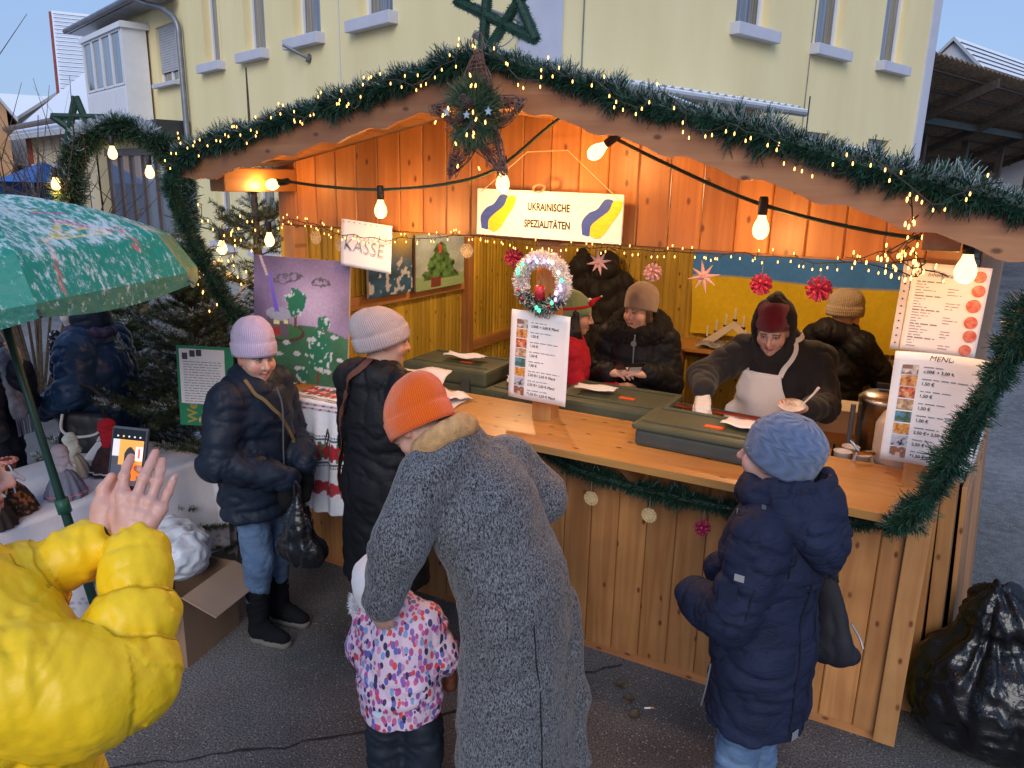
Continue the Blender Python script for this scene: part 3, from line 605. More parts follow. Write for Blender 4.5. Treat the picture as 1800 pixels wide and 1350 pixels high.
# purlins under the roof, wall plates
for x, z in ((XL + .09, 2.325), (XR - .1, 2.225), (XM, 2.685)): MB().box((x, 4.6, z), (.11, 3.6, .12), bev=.006).build('purlin', M_pine_y, ST)
# wavy bargeboards
def barge(side):
    k_ = SL if side < 0 else SR; L_ = 1.74 if side < 0 else 1.95; up = [];dn = []
    for i in range(61):
        d = L_ * i / 60; up.append((d, RZ + .055 - k_ * d)); wv = .009 * math.sin(2 * PI * d / .26) + .004 * math.sin(4 * PI * d / .26 + .6)
        dn.append((d, RZ + .055 - k_ * d - .160 + wv + (.05 if d > L_ - .12 else 0) * (d - L_ + .12) / .12))
    pts = up + dn[::-1]; b = MB(); n_ = len(pts)
    b.v = [(XM + side * (x + .001), 2.665, z) for x, z in pts] + [(XM + side * (x + .001), 2.69, z) for x, z in pts]
    q = [(i, i + 1, n_ - 2 - i, n_ - 1 - i) for i in range(60)]; b.f = q + [tuple(n_ + j for j in reversed(f)) for f in q] + [(i, (i + 1) % n_, (i + 1) % n_ + n_, i + n_) for i in range(n_)]
    b.mi = [0] * len(b.f); b.build('bargeboard', wood('barge%d' % side, (.46, .21, .09), (.35, .13, .05), axis=0), ST)
barge(-1); barge(1)
# ---------------------------------------------------------------- inner shelf for the food boxes, back table
sh = empty('serving_bench', (-1.5, 4.0, 0)); tag(sh, 'inner wooden serving bench carrying the insulated food boxes', 'bench')
MB().box((0, -.10, .88), (2.9, .72, .03), bev=.004).build('bench_top', M_count, sh)
for x in (-1.35, 0, 1.35):
    for y in (-.40, .2): MB().box((x, y, .435), (.06, .06, .86)).build('leg', M_post, sh)
bt = empty('back_table', (-.95, 5.96, 0)); tag(bt, 'narrow wooden table against the back wall under the flag', 'table')
MB().box((0, 0, 1.12), (1.7, .42, .03), bev=.004).build('table_top', M_count, bt)
for x in (-.8, .8):
    for y in (-.18, .18): MB().box((x, y, .58), (.05, .05, 1.04)).build('leg', M_post, bt)

# ---------------------------------------------------------------- lamps
M_bulb = emit('warm_bulb', (1.0, .60, .22), 3.0)
M_sock = mat('bakelite', (.015, .014, .014), .5)
WARM = (1.0, .48, .14)
def bulb_mesh(clear=False):
    b = MB(); b.lathe([(.0, -.098), (.012, -.097), (.024, -.088), (.0295, -.072), (.030, -.062), (.026, -.044), (.017, -.026), (.0135, -.012), (.013, 0)], 18); return b.mesh('bulb', M_bulb, True)
def sock_mesh():
    b = MB(); b.lathe([(.0, .055), (.014, .054), (.017, .045), (.0175, .0), (.0155, -.012), (0, -.013)], 14); return b.mesh('lamp_socket', M_sock, True)
ME_BULB, ME_SOCK = bulb_mesh(), sock_mesh()
def bulb(parent, p, tilt=(0, 0, 0), power=9., light=True, sc=1., lc=None):
    m = T(*p) @ Matrix.Rotation(tilt[0], 4, 'X') @ Matrix.Rotation(tilt[1], 4, 'Y')
    s_ = inst('lamp_socket', ME_SOCK, parent, mw=m @ Matrix.Scale(sc, 4)); inst('bulb', ME_BULB, s_)
    if light:
        ld = bpy.data.lights.new('bulb_light', 'POINT'); ld.energy = power; ld.color = lc or WARM; ld.shadow_soft_size = .03
        lo = bpy.data.objects.new('bulb_light', ld); COL.objects.link(lo); lo.parent = parent; lo.location = (m @ Vector((0, 0, -.13 * sc)))
FS = empty('festoon_lights'); tag(FS, 'green festoon cable with glowing warm bulbs strung under the stall roof', 'string lights')
M_cable = mat('green_cable', (.035, .06, .035), .6)
fc = crom([(-3.02, 2.98, 2.325), (-2.70, 2.98, 2.30), (-2.37, 2.98, 2.293), (-2.0, 2.98, 2.325), (-1.72, 2.97, 2.395), (-1.46, 2.96, 2.57), (-1.38, 2.95, 2.60), (-1.28, 2.95, 2.565), (-1.0, 2.95, 2.44), (-.60, 2.95, 2.287), (-.2, 2.95, 2.205), (.08, 2.95, 2.19), (.2, 2.95, 2.2)], 6)
cb = MB(); cb.tube(fc, .0042, 6); cb.tube(fc + np.array([0, 0, .007]), .0038, 6); cb.build('cable', M_cable, FS)
bulb(FS, (-2.355, 2.98, 2.262), power=7)
bulb(FS, (-1.685, 2.97, 2.40), power=8)
bulb(FS, (-1.20, 2.95, 2.505), (0, .95, 0), 8)
bulb(FS, (-.585, 2.95, 2.262), power=8, sc=1.0)
bulb(FS, (.083, 2.95, 2.165), power=3, sc=1.12)
bulb(FS, (-3.03, 3.02, 2.315), (0, 1.4, 0), 3)
# lamp hanging inside behind the gable front
for i, x in enumerate((-2.55, -.75)):
    il = empty('ceiling_lamp', (x, 4.75, 2.52 - .0 * i)); tag(il, 'bare warm bulb hanging from the roof inside the stall, %s' % ('cash desk end' if i == 0 else 'flag end'), 'lamp')
    MB().tube([(0, 0, .0), (0, 0, .32)], .004, 6).build('cord', M_sock, il); bulb(il, (0, 0, -.05), power=27, lc=(1., .66, .36))
# ================================================================ soft-body modelling: blended distance shapes meshed on a grid
A3 = lambda p: np.asarray(p, np.float32)
class Sdf:
    def __init__(s, k=.03): s.p = []; s.k = k; s.cuts = []
    def cone(s, a, b, ra, rb=None, k=None, sq=None, sub=False, s0=0., tag=0):
        """round cone a->b; sq=(dir, factor) flattens it along dir"""
        rb = ra if rb is None else rb; s.p.append(('c', A3(a), A3(b), ra, rb, s.k if k is None else k, sq, sub, s0, tag)); return s
    def chain(s, pts, rs, k=None, sq=None, tag=0, sub=False):
        d = 0.
        for i in range(len(pts) - 1):
            s.cone(pts[i], pts[i + 1], rs[i], rs[i + 1], k, sq, sub, d, tag); d += float(np.linalg.norm(A3(pts[i + 1]) - A3(pts[i])))
        return s
    def ell(s, c, r, R=None, k=None, sub=False, tag=0):
        s.p.append(('e', A3(c), A3(r), None if R is None else np.asarray(R, np.float32)[:3, :3], 0, s.k if k is None else k, None, sub, 0., tag)); return s
    def ball(s, c, r, k=None, sub=False, tag=0): return s.cone(c, A3(c) + A3((0, 0, 1e-4)), r, r, k, None, sub, 0., tag)
    def cut(s, p, n): n = A3(n); s.cuts.append((A3(p), n / np.linalg.norm(n))); return s
    def xf(s, M):
        """move the whole shape (rigid matrix)"""
        R = np.array(M.to_3x3(), np.float32); t = np.array(M.translation, np.float32); q = []
        for p in s.p:
            if p[0] == 'c':
                sq = None if p[6] is None else (tuple(R @ A3(p[6][0])), p[6][1]); q.append(('c', R @ p[1] + t, R @ p[2] + t, *p[3:6], sq, *p[7:]))
            else: q.append(('e', R @ p[1] + t, p[2], R @ (np.eye(3, dtype=np.float32) if p[3] is None else p[3]), *p[4:]))
        s.p = q; s.cuts = [(R @ c + t, R @ n) for c, n in s.cuts]; return s
    @staticmethod
    def _d(p, X):
        if p[0] == 'c':
            a, b, ra, rb, sq = p[1], p[2], p[3], p[4], p[6]; Y = X - a; ba = b - a; f = 1.
            if sq is not None:
                n = A3(sq[0]); f = sq[1]; Y = Y + (Y @ n)[..., None] * n * (1 / f - 1); ba = ba + (ba @ n) * n * (1 / f - 1)
            t = np.clip((Y @ ba) / max(ba @ ba, 1e-12), 0, 1); d = np.sqrt(((Y - t[..., None] * ba) ** 2).sum(-1)) - (ra + (rb - ra) * t)
            return d * min(1., f * 1.15), t
        Y = X - p[1]
        if p[3] is not None: Y = Y @ p[3]
        k0 = np.sqrt(((Y / p[2]) ** 2).sum(-1)); k1 = np.sqrt(((Y / p[2] ** 2) ** 2).sum(-1)) + 1e-9
        return k0 * (k0 - 1) / k1, None
    def bbox(s):
        lo = np.full(3, 1e9); hi = -lo
        for p in s.p:
            if p[7]: continue
            l, h = s._bb(p); lo = np.minimum(lo, l); hi = np.maximum(hi, h)
        return lo, hi
    @staticmethod
    def _bb(p):
        if p[0] == 'c': r = max(p[3], p[4]); return np.minimum(p[1], p[2]) - r, np.maximum(p[1], p[2]) + r
        r = float(max(p[2])); return p[1] - r, p[1] + r
    def mesh(s, vox, smooth=0):
        lo, hi = s.bbox(); lo = lo - 3 * vox; hi = hi + 3 * vox; n = np.ceil((hi - lo) / vox).astype(int) + 1
        D = np.full(n, .08, np.float32); ax = [(lo[i] + vox * np.arange(n[i])).astype(np.float32) for i in range(3)]
        for p in s.p:
            l, h = s._bb(p); m = .03 + p[5]; i0 = np.clip(np.floor((l - m - lo) / vox).astype(int), 0, n); i1 = np.clip(np.ceil((h + m - lo) / vox).astype(int) + 1, 0, n)
            if (i1 <= i0).any(): continue
            sl = tuple(slice(i0[i], i1[i]) for i in range(3))
            X = np.stack(np.meshgrid(*[ax[i][sl[i]] for i in range(3)], indexing='ij'), -1); d, _ = s._d(p, X); d = d.astype(np.float32); E_ = D[sl]; k = max(p[5], 1e-5)
            if p[7]: d = -d; hh = np.maximum(k - np.abs(E_ - d), 0) / k; D[sl] = np.maximum(E_, d) + hh * hh * k * .25
            else: hh = np.maximum(k - np.abs(E_ - d), 0) / k; D[sl] = np.minimum(E_, d) - hh * hh * k * .25
        if s.cuts:
            X = np.stack(np.meshgrid(*ax, indexing='ij'), -1)
            for c, nn in s.cuts: D = np.maximum(D, (X - c) @ nn)
        V, F = surfnets(D, lo, vox)
        for _ in range(smooth): V = relax(V, F)
        return V, F
    def info(s, V):
        """per vertex: nearest member's tag, length along its chain, axis"""
        best = np.full(len(V), 1e9, np.float32); S_ = np.zeros(len(V)); TG = np.zeros(len(V), int); AX = np.zeros((len(V), 3)); V = V.astype(np.float32)
        for p in s.p:
            if p[7]: continue
            d, t = s._d(p, V); m = d < best; best[m] = d[m]; TG[m] = p[9]
            if p[0] == 'c': L = np.linalg.norm(p[2] - p[1]); S_[m] = p[8] + t[m] * L; AX[m] = (p[2] - p[1]) / max(L, 1e-6)
            else: S_[m] = V[m, 2]; AX[m] = (0, 0, 1)
        return TG, S_, AX
def surfnets(D, lo, vox):
    s = D < 0; nx, ny, nz = D.shape; cnt = np.zeros((nx - 1, ny - 1, nz - 1), np.int8)
    for i in (0, 1):
        for j in (0, 1):
            for k in (0, 1): cnt += s[i:nx - 1 + i, j:ny - 1 + j, k:nz - 1 + k]
    C = np.argwhere((cnt > 0) & (cnt < 8)); idx = np.full(cnt.shape, -1, np.int64); idx[C[:, 0], C[:, 1], C[:, 2]] = np.arange(len(C))
    acc = np.zeros((len(C), 3)); w = np.zeros(len(C)); cor = [(i, j, k) for i in (0, 1) for j in (0, 1) for k in (0, 1)]
    val = {c: D[C[:, 0] + c[0], C[:, 1] + c[1], C[:, 2] + c[2]] for c in cor}
    for c in cor:
        for a in range(3):
            if c[a]: continue
            e = list(c); e[a] = 1; e = tuple(e); da, db = val[c], val[e]; m = (da < 0) != (db < 0); t = np.where(m, da / np.where(m, da - db, 1), 0)
            for q in range(3): acc[:, q] += np.where(m, c[q] + (t if q == a else 0), 0)
            w += m
    V = lo + vox * (C + acc / w[:, None]); F = []
    for a in range(3):
        b, c = (a + 1) % 3, (a + 2) % 3; s0 = [slice(None)] * 3; s1 = [slice(None)] * 3; s0[a] = slice(0, -1); s1[a] = slice(1, None)
        E_ = np.argwhere(s[tuple(s0)] != s[tuple(s1)]); ok = (E_[:, b] > 0) & (E_[:, c] > 0) & (E_[:, b] < D.shape[b] - 1) & (E_[:, c] < D.shape[c] - 1); E_ = E_[ok]
        ins = s[E_[:, 0], E_[:, 1], E_[:, 2]]; q = []
        for db, dc in ((1, 1), (0, 1), (0, 0), (1, 0)):
            G = E_.copy(); G[:, b] -= db; G[:, c] -= dc; q.append(idx[G[:, 0], G[:, 1], G[:, 2]])
        Q = np.stack(q, 1); Q[~ins] = Q[~ins][:, ::-1]; F.append(Q)
    F = np.vstack(F); return V, F[(F >= 0).all(1)]
def relax(V, F, lam=.5):
    acc = np.zeros_like(V); w = np.zeros(len(V))
    for i in range(4):
        for d in (1, 3): np.add.at(acc, F[:, i], V[F[:, (i + d) % 4]]); np.add.at(w, F[:, i], 1)
    return V * (1 - lam) + lam * acc / np.maximum(w, 1)[:, None]
def vnormals(V, F):
    n = np.cross(V[F[:, 2]] - V[F[:, 0]], V[F[:, 3]] - V[F[:, 1]]); N = np.zeros_like(V)
    for i in range(4): np.add.at(N, F[:, i], n)
    return N / (np.linalg.norm(N, axis=1)[:, None] + 1e-12)
def rot_noise(V, AX, S_, along, across, sd=0, o=2):
    """noise stretched round the limb: high frequency along the axis"""
    perp = V - (V * AX).sum(1)[:, None] * AX
    return fbm(np.c_[perp[:, 0] * across + perp[:, 1] * across * .7, perp[:, 2] * across + 3 * perp[:, 1] * across * .3, S_ * along], o, sd)
def garment(name, sdf, vox, m, parent, wr=.006, along=14., across=9., puff=0., spacing=.09, fine=.0, sd=0, smooth=2, tagpuff=None, phase=0., col=None, mw=None):
    """mesh a blended shape and give it folds (wr), quilting (puff)"""
    V, F = sdf.mesh(vox, smooth); N = vnormals(V, F); TG, S_, AX = sdf.info(V); d = np.zeros(len(V))
    if wr > 0:
        across = max(across, 8.); a = rot_noise(V, AX, S_ + .03 * vnoise(V * 7, sd + 1), along, across, sd); d += wr * (2.4 * np.sqrt(np.abs(a)) - 1.2) * .8 + wr * .7 * fbm(V * 9, 2, sd + 9)
    if puff > 0:
        ph = (S_ + phase + .012 * fbm(V * 6, 2, sd + 4)) / spacing; q = np.abs(np.sin(PI * ph)) ** .55 - .75; msk = 1. if tagpuff is None else np.isin(TG, tagpuff)
        d += puff * q * msk; near = np.exp(-np.abs(np.sin(PI * ph)) * spacing / PI / .016) * msk; d += near * .0045 * vnoise(np.c_[V @ np.array([[60., 11.], [11., 60.], [4., 4.]]), S_ * 4], sd + 6)
    if fine > 0: d += fine * fbm(V * 45, 2, sd + 2)
    V = V + N * d[:, None]
    me = np_mesh(name, V, F, m, True, col=None if col is None else col(V))
    return inst(name, me, parent, mw=mw)
def loft(rings, n=48, close_top=True, close_bot=False):
    """rings: list of (center, u, v) vectors -> V, F(quads), uv"""
    V = []; UV = []; k = len(rings)
    for i, (c, u, v) in enumerate(rings):
        for j in range(n + 1):
            a = 2 * PI * j / n; V.append(np.asarray(c) + np.asarray(u) * math.cos(a) + np.asarray(v) * math.sin(a)); UV.append((j / n, i / (k - 1)))
    F = [(i * (n + 1) + j, i * (n + 1) + j + 1, (i + 1) * (n + 1) + j + 1, (i + 1) * (n + 1) + j) for i in range(k - 1) for j in range(n)]
    return np.array(V), np.array(F), np.array(UV)
# ================================================================ paper, signs, pictures
M_paper = mat('paper', (.80, .78, .80), .75, var=.03, bump=.1, bs=20)
M_ink = mat('ink', (.02, .02, .025), .6, var=0); M_greyink = mat('grey_ink', (.22, .22, .26), .7, var=0)
def wallm(p, rz=0., roll=0., tilt=0.):
    """frame for a sheet facing the viewer side (-y): x right, y up, z out"""
    return T(*p) @ Rz(rz) @ Matrix(((1, 0, 0, 0), (0, 0, -1, 0), (0, 1, 0, 0), (0, 0, 0, 1))) @ Matrix.Rotation(roll, 4, 'Z') @ Matrix.Rotation(tilt, 4, 'X')
def sheet(parent, w, h, m, curl=.01, name='sheet', thick=.0012, nx=14, ny=14, fn=None):
    b = MB(); fn = fn or (lambda u, v: curl * (math.sin(u * 5 + v * 2) * .5 + (u - .5) ** 2 * 2 - .3))
    f0 = lambda u, v: ((u - .5) * w, (v - .5) * h, fn(u, v))
    b.grid(nx, ny, f0); o = b.build(name, m, parent, smooth=True); md = o.modifiers.new('s', 'SOLIDIFY'); md.thickness = thick; md.offset = -1; return o, f0
def strip(mb, x0, x1, y, t, z):
    """uneven line of print too small to read"""
    x = x0
    while x < x1:
        L = random.uniform(.012, .035); e = min(x + L, x1); mb.quad((x, y - t / 2, z(x, y)), (e, y - t / 2, z(e, y)), (e, y + t / 2 * random.uniform(.6, 1.2), z(e, y)), (x, y + t / 2, z(x, y))); x = e + random.uniform(.004, .007)
# UKRAINISCHE SPEZIALITAETEN
sg = empty('sign_board'); sg.matrix_world = wallm((-1.587, 3.215, 2.202), 0, -.012); tag(sg, 'white board reading UKRAINISCHE SPEZIALITÄTEN hung from a cord', 'sign')
MB().box((0, 0, .006), (.735, .212, .014), bev=.002).build('board', mat('white_board', (.74, .72, .73), .6, var=.03), sg)
M_sblue = mat('flag_blue', (.035, .075, .34), .5, var=.15, vs=30, stretch=(1, 6, 1)); M_syel = mat('flag_yellow', (.70, .50, .02), .5, var=.15, vs=30, stretch=(1, 6, 1))
def blob(pts, z, m, name):
    c_ = crom(pts + [pts[0]], 6)[:-1]; b = MB(); n_ = len(c_); b.v = [(x, y, z) for x, y in c_]; b.f = [tuple(range(n_))]; b.mi = [0]; return b.build(name, m, sg)
for ox, k in ((-.255, 1.), (.268, .95)):
    blob([(ox - .085, -.075), (ox - .09, -.02), (ox - .06, .02), (ox - .02, .04), (ox + .015, .082), (ox + .055, .075), (ox + .03, .03), (ox - .02, -.01), (ox - .045, -.04), (ox - .05, -.078)], .0142, M_sblue, 'blue_brush_stroke')
    blob([(ox - .048, -.078), (ox - .045, -.035), (ox - .015, -.005), (ox + .035, .035), (ox + .055, .075), (ox + .095, .075), (ox + .085, .03), (ox + .05, -.02), (ox + .025, -.06), (ox - .01, -.088)], .0146, M_syel, 'yellow_brush_stroke')
text('UKRAINISCHE', .047, M_ink, sg, T(.010, .020, .0145), 'CENTER', xs=.72, bold=.0016); text('SPEZIALITÄTEN', .047, M_ink, sg, T(.006, -.056, .0145), 'CENTER', xs=.72, bold=.0016)
cd_ = MB(); cd_.tube([(-.345, .092, .014), (-.115, .275, .0), (.085, .285, .0), (.345, .085, .014)], .0022, 6); cd_.build('cord', mat('cord', (.55, .40, .24), .8), sg)
cl = MB()
for i in range(9): cl.tube(crom([(-.04 + .03 * math.cos(t + i), .118 + .018 * math.sin(t * 1.1 + i), .01 + .004 * i / 3) for t in np.linspace(0, 5, 7)], 3), .0025, 5)
cl.build('cord_knot', mat('cord2', (.40, .24, .14), .8), sg)
# KASSE
ks = empty('paper_notice'); ks.matrix_world = wallm((-2.622, 3.19, 2.005), 0, -.075); tag(ks, 'tilted white paper with handwritten KASSE hanging from the lintel', 'notice')
sheet(ks, .33, .245, M_paper, .006)
text('KASSE', .098, M_greyink, ks, T(-.145, -.035, .010) @ Rz(-.03), xs=1.0, shear=.12, bold=-.0022); text('KASSE', .098, M_greyink, ks, T(-.147, -.037, .0105) @ Rz(-.025), xs=1.02, shear=.1, bold=-.0028, name='lettering_retrace')
for i in range(9): MB().lathe([(0, .008), (.003, .008), (.003, .0115), (0, .0115)], 8, M=T(-.145 + i * .036, .112, 0)).build('punch_hole', M_greyink, ks)
# menus with food pictures
FOOD = [((.20, .12, .10), (.60, .50, .46), (.38, .14, .10)), ((.50, .16, .05), (.62, .30, .10), (.30, .08, .03)), ((.55, .14, .06), (.66, .34, .20), (.35, .05, .03)), ((.40, .24, .14), (.62, .46, .30), (.30, .16, .10)), ((.05, .10, .07), (.10, .25, .38), (.16, .22, .06)), ((.60, .26, .06), (.64, .46, .30), (.50, .14, .04)), ((.38, .37, .44), (.46, .45, .52), (.03, .02, .03)), ((.30, .10, .06), (.62, .46, .42), (.20, .16, .12))]
M_photo = vcol('photo_print', .4, var=0)
PRICES = ['3,00€ + 3,00 € Pfand', '1,50 €', '1,50 €', '1,50 €', '1,00 €', '2,50 €+ 2,50 € Pfand', '2,50 €+ 2,50 € Pfand', '*1,50 €+ 2,50 € Pfand']
def menu(label, M, w, h, curl, title, fn=None):
    r = empty('menu_sheet'); r.matrix_world = M; tag(r, label, 'menu'); so, f0 = sheet(r, w, h, M_paper, curl, fn=fn); zz = lambda x, y: f0(x / w + .5, y / h + .5)[2] + .0012
    text(title, .026 * w / .3, M_ink, r, T(.005 * w, h * .437, zz(0, h * .44) + .0015), 'CENTER', xs=1.1, shear=.2); ln = MB()
    for i in range(8):
        yc = h * (.352 - i * .1085); ph = MB(); F_ = FOOD[i]; sdv = i * 7
        def pc(u, v, F_=F_, sdv=sdv):
            a_ = float(vnoise(np.array([[u * 4, v * 3, sdv]]), 1)[0]); b_ = float(vnoise(np.array([[u * 9, v * 7, sdv + 3.]]), 2)[0]); k_ = F_[1] if a_ > .1 else (F_[2] if b_ < -.25 else F_[0]); s_ = 1 + .35 * b_; return [min(1, c_ * s_) for c_ in k_]
        x0, x1 = -.40 * w, -.22 * w; ph.grid(16, 11, lambda u, v: (x0 + (x1 - x0) * u, yc + (v - .5) * h * .098, zz(x0 + (x1 - x0) * u, yc) + .0006), pc); ph.build('food_photo', M_photo, r)
        strip(ln, -.17 * w, (.05 + .33 * random.random()) * w, yc + h * .022, h * .009, zz)
        text(PRICES[i], .0165 * w / .3, M_ink, r, T(-.17 * w, yc - h * .030, zz(-.1 * w, yc - h * .03) + .0012), bold=.0003)
    tag(ln.build('faint_print', M_greyink, r), kind='stuff'); return r
menu('A3 menu sheet taped below the wreath on the centre post', wallm((-1.617, 3.232, 1.530), 0, -.03), .310, .440, .012, 'MENU')
menu('large menu sheet on the right post beside the hanging garland', wallm((.060, 3.135, 1.565), 0, -.0), .300, .428, .02, 'MENU', fn=lambda u, v: .03 * (u - .5) ** 2 * 4 * (v * .8 + .2) + .006 * math.sin(v * 7))
ih = empty('ingredients_sheet'); ih.matrix_world = wallm((.045, 3.232, 1.925), 0, -.02); tag(ih, 'laminated ingredients list with red Christmas baubles printed down its right side', 'notice')
so, f0 = sheet(ih, .250, .330, M_paper, .004); zz = lambda x, y: f0(x / .25 + .5, y / .33 + .5)[2] + .0014; ln = MB()
sheet(ih, .030, .335, mat('punched_strip', (.62, .58, .56), .5), 0., 'punched_edge')[0].location = (-.143, 0, 0)
for i in range(11): MB().lathe([(0, .0), (.003, .0), (.003, .0025), (0, .0025)], 8, M=T(-.143, .14 - i * .028, .001)).build('punch_hole', M_ink, ih)
text('Inhaltsstoffe', .022, M_greyink, ih, T(-.075, .118, .0045), shear=.3)
for i in range(24):
    y = .098 - i * .0105
    if i % 5 == 0: strip(ln, -.105, -.015, y, .005, zz)
    else: strip(ln, -.105, -.105 + .02 + .05 * random.random(), y, .003, zz); strip(ln, .0, .02 + .03 * random.random(), y, .003, zz) if i % 5 > 1 else None
tag(ln.build('faint_print', M_greyink, ih), kind='stuff'); M_baub = mat('bauble_print', (.50, .06, .04), .4, var=.4, vs=60, col2=(.66, .28, .20))
for i, (y, r_) in enumerate(((.130, .021), (.080, .022), (.025, .024), (-.035, .022), (-.085, .022), (-.138, .020))): MB().lathe([(0, .0036), (r_, .0034), (r_, .0026)], 20, M=T(.092 + .004 * math.sin(i * 2), y, 0) @ Matrix.Diagonal((1, 1, 1, 1))).build('printed_bauble', M_baub, ih)
# ---------------------------------------------------------------- paintings (flat canvases painted by rule)
M_paint = vcol('paint', .55, bump=.3, bs=90, var=.10, vs=60)
def canvas(label, M, w, h, fn, nx=110, ny=100):
    r = empty('painting'); r.matrix_world = M; tag(r, label, 'painting'); MB().box((0, 0, -.010), (w, h, .018), bev=.002).build('stretcher', mat('canvas_edge', (.40, .36, .30), .8), r)
    U, Vv = np.meshgrid(np.linspace(0, 1, nx), np.linspace(0, 1, ny)); C = fn(U.ravel(), Vv.ravel()); P = np.c_[(U.ravel() - .5) * w, (Vv.ravel() - .5) * h, np.full(U.size, .0005)]
    F = np.array([(jj * nx + i, jj * nx + i + 1, (jj + 1) * nx + i + 1, (jj + 1) * nx + i) for jj in range(ny - 1) for i in range(nx - 1)]); inst('painted_face', np_mesh('painted_face', P, F, M_paint, True, col=np.clip(C, 0, 1)), r)
def NZ(u, v, s, sd): return fbm(np.c_[u * s, v * s, np.zeros_like(u)], 3, sd)
def put(C, m, col): C[m] = col
def p_night(u, v):
    n1 = NZ(u, v, 5, 1); C = np.outer(.85 + .25 * n1, (.24, .17, .32)); g_ = np.exp(-(((u - .62) / .3) ** 2 + ((v - .62) / .25) ** 2)); C += g_[:, None] * np.array((.30, .25, .28)); C *= (1 - .35 * np.clip(v - .75, 0, 1) * 3)[:, None]
    st = np.abs(np.sin(u * 91 + 3)) * np.abs(np.sin(v * 77 + 1)) > .985; put(C, st & (v > .55), (.6, .6, .7))
    for cx, cy in ((.42, .85), (.70, .82), (.30, .82)): 
        e_ = ((u - cx) / .10) ** 2 + ((v - cy) / .035) ** 2 + .5 * NZ(u, v, 30, 4); put(C, (e_ < 1) & (e_ > .45), (.10, .09, .12))
    hill = .42 + .05 * np.sin(u * 3.1 - .4) - .05 * (u - .5) ** 2 * 4; gm = v < hill; C[gm] = (np.outer(.9 + .35 * n1, (.045, .15, .075)))[gm]
    e_ = ((u - .25) / .30) ** 2 + ((v - .40) / .085) ** 2; put(C, (e_ < 1) & (v < .46), (.10, .03, .03)); e2 = ((u - .25) / .27) ** 2 + ((v - .41) / .07) ** 2; put(C, (e2 < 1), (.04, .16, .05))
    hs = (np.abs(u - .27) < .115) & (v > .36) & (v < .52); put(C, hs, (.12, .10, .12)); put(C, (((u - .27) / .135) ** 2 + ((v - .545) / .055) ** 2 < 1), (.38, .38, .48))
    put(C, (np.abs(u - .25) < .03) & (np.abs(v - .475) < .015), (.75, .68, .35)); put(C, (np.abs(u - .345) < .022) & (np.abs(v - .485) < .015), (.75, .68, .35)); put(C, (np.abs(u - .255) < .035) & (v > .365) & (v < .44), (.36, .03, .03)); put(C, (np.abs(u - .075) < .03) & (np.abs(v - .39) < .02), (.4, .1, .08))
    def tree(cx, cy, rx, ry, tr): 
        t_ = (np.abs(u - cx) < .012 + .02 * np.clip(cy - ry - v, 0, 1)) & (v < cy) & (v > tr); put(C, t_, (.14, .06, .04)); q = ((u - cx) / rx) ** 2 + ((v - cy) / ry) ** 2 + .6 * NZ(u, v, 22, 7); put(C, q < 1, (.02, .17, .09)); put(C, (q < 1) & (NZ(u, v, 30, 9) > .35), (.55, .60, .62))
    tree(.45, .66, .10, .12, .44); tree(.70, .26, .12, .19, .0); tree(.54, .07, .07, .06, .0); tree(.06, .09, .06, .07, .0); tree(.745, .50, .06, .06, .43)
    for cx, cy in ((.28, .22), (.47, .24), (.48, .12), (.22, .10), (.86, .40), (.80, .12), (.92, .22), (.36, .32), (.60, .36)): put(C, ((u - cx) / .045) ** 2 + ((v - cy) / .02) ** 2 + .4 * NZ(u, v, 40, 3) < .8, (.52, .54, .58))
    bm_ = np.abs((u - .17) - (.85 - v) * .28) < .012 + .05 * np.clip(.86 - v, 0, 1); put(C, bm_ & (v > .56) & (v < .86), (.18, .12, .62)); put(C, (np.abs((u - .08) - (.97 - v) * .5) < .014) & (v > .84), (.55, .40, .42)); return C
def p_blue(u, v):
    n1 = NZ(u, v, 6, 2); C = np.outer(.9 + .4 * n1, (.02, .10, .22)); g_ = np.exp(-(((u - .75) / .35) ** 2 + ((v - 1.0) / .35) ** 2)); C = C * (1 - g_[:, None]) + g_[:, None] * np.array((.60, .42, .05)); put(C, (NZ(u, v, 12, 5) > .45) & (v < .6), (.5, .53, .6)); return C
def p_tree(u, v):
    n1 = NZ(u, v, 5, 3); C = np.outer(.9 + .3 * n1, (.36, .44, .40)); C = C * (1 - .35 * v[:, None]) + .35 * v[:, None] * np.array((.30, .40, .55)); put(C, v < .22 + .05 * n1, (.26, .40, .20)); w_ = .36 * (1 - (v - .2) / .75); q = (np.abs(u - .5) < w_ + .06 * NZ(u, v, 14, 6)) & (v > .18) & (v < .95); C[q] = (np.outer(.8 + .8 * NZ(u, v, 16, 8), (.07, .17, .05)))[q]
    put(C, (np.abs(u - .40) < .10) & (np.abs(v - .12) < .09), (.22, .03, .03)); put(C, (np.abs(u - .40) < .015) & (np.abs(v - .12) < .09), (.05, .1, .04)); put(C, (np.abs(u - .48) < .03) & (np.abs(v - .72) < .08), (.5, .06, .06)); return C
canvas('large painting of a lit hut and snowy trees under violet night sky', wallm((-3.08, 3.16, 1.563), math.radians(12), -.02, -.08), .60, .70, p_night)
ml = Matrix(((0, 0, 1, 0), (1, 0, 0, 0), (0, 1, 0, 0), (0, 0, 0, 1)))
canvas('dark blue painting with yellow glow on the inner left wall', T(-3.24, 4.20, 1.785) @ ml, .48, .41, p_blue, 50, 45)
canvas('painting of a green Christmas tree with red gifts on the inner left wall', T(-3.24, 4.80, 1.765) @ ml, .64, .40, p_tree, 70, 50)
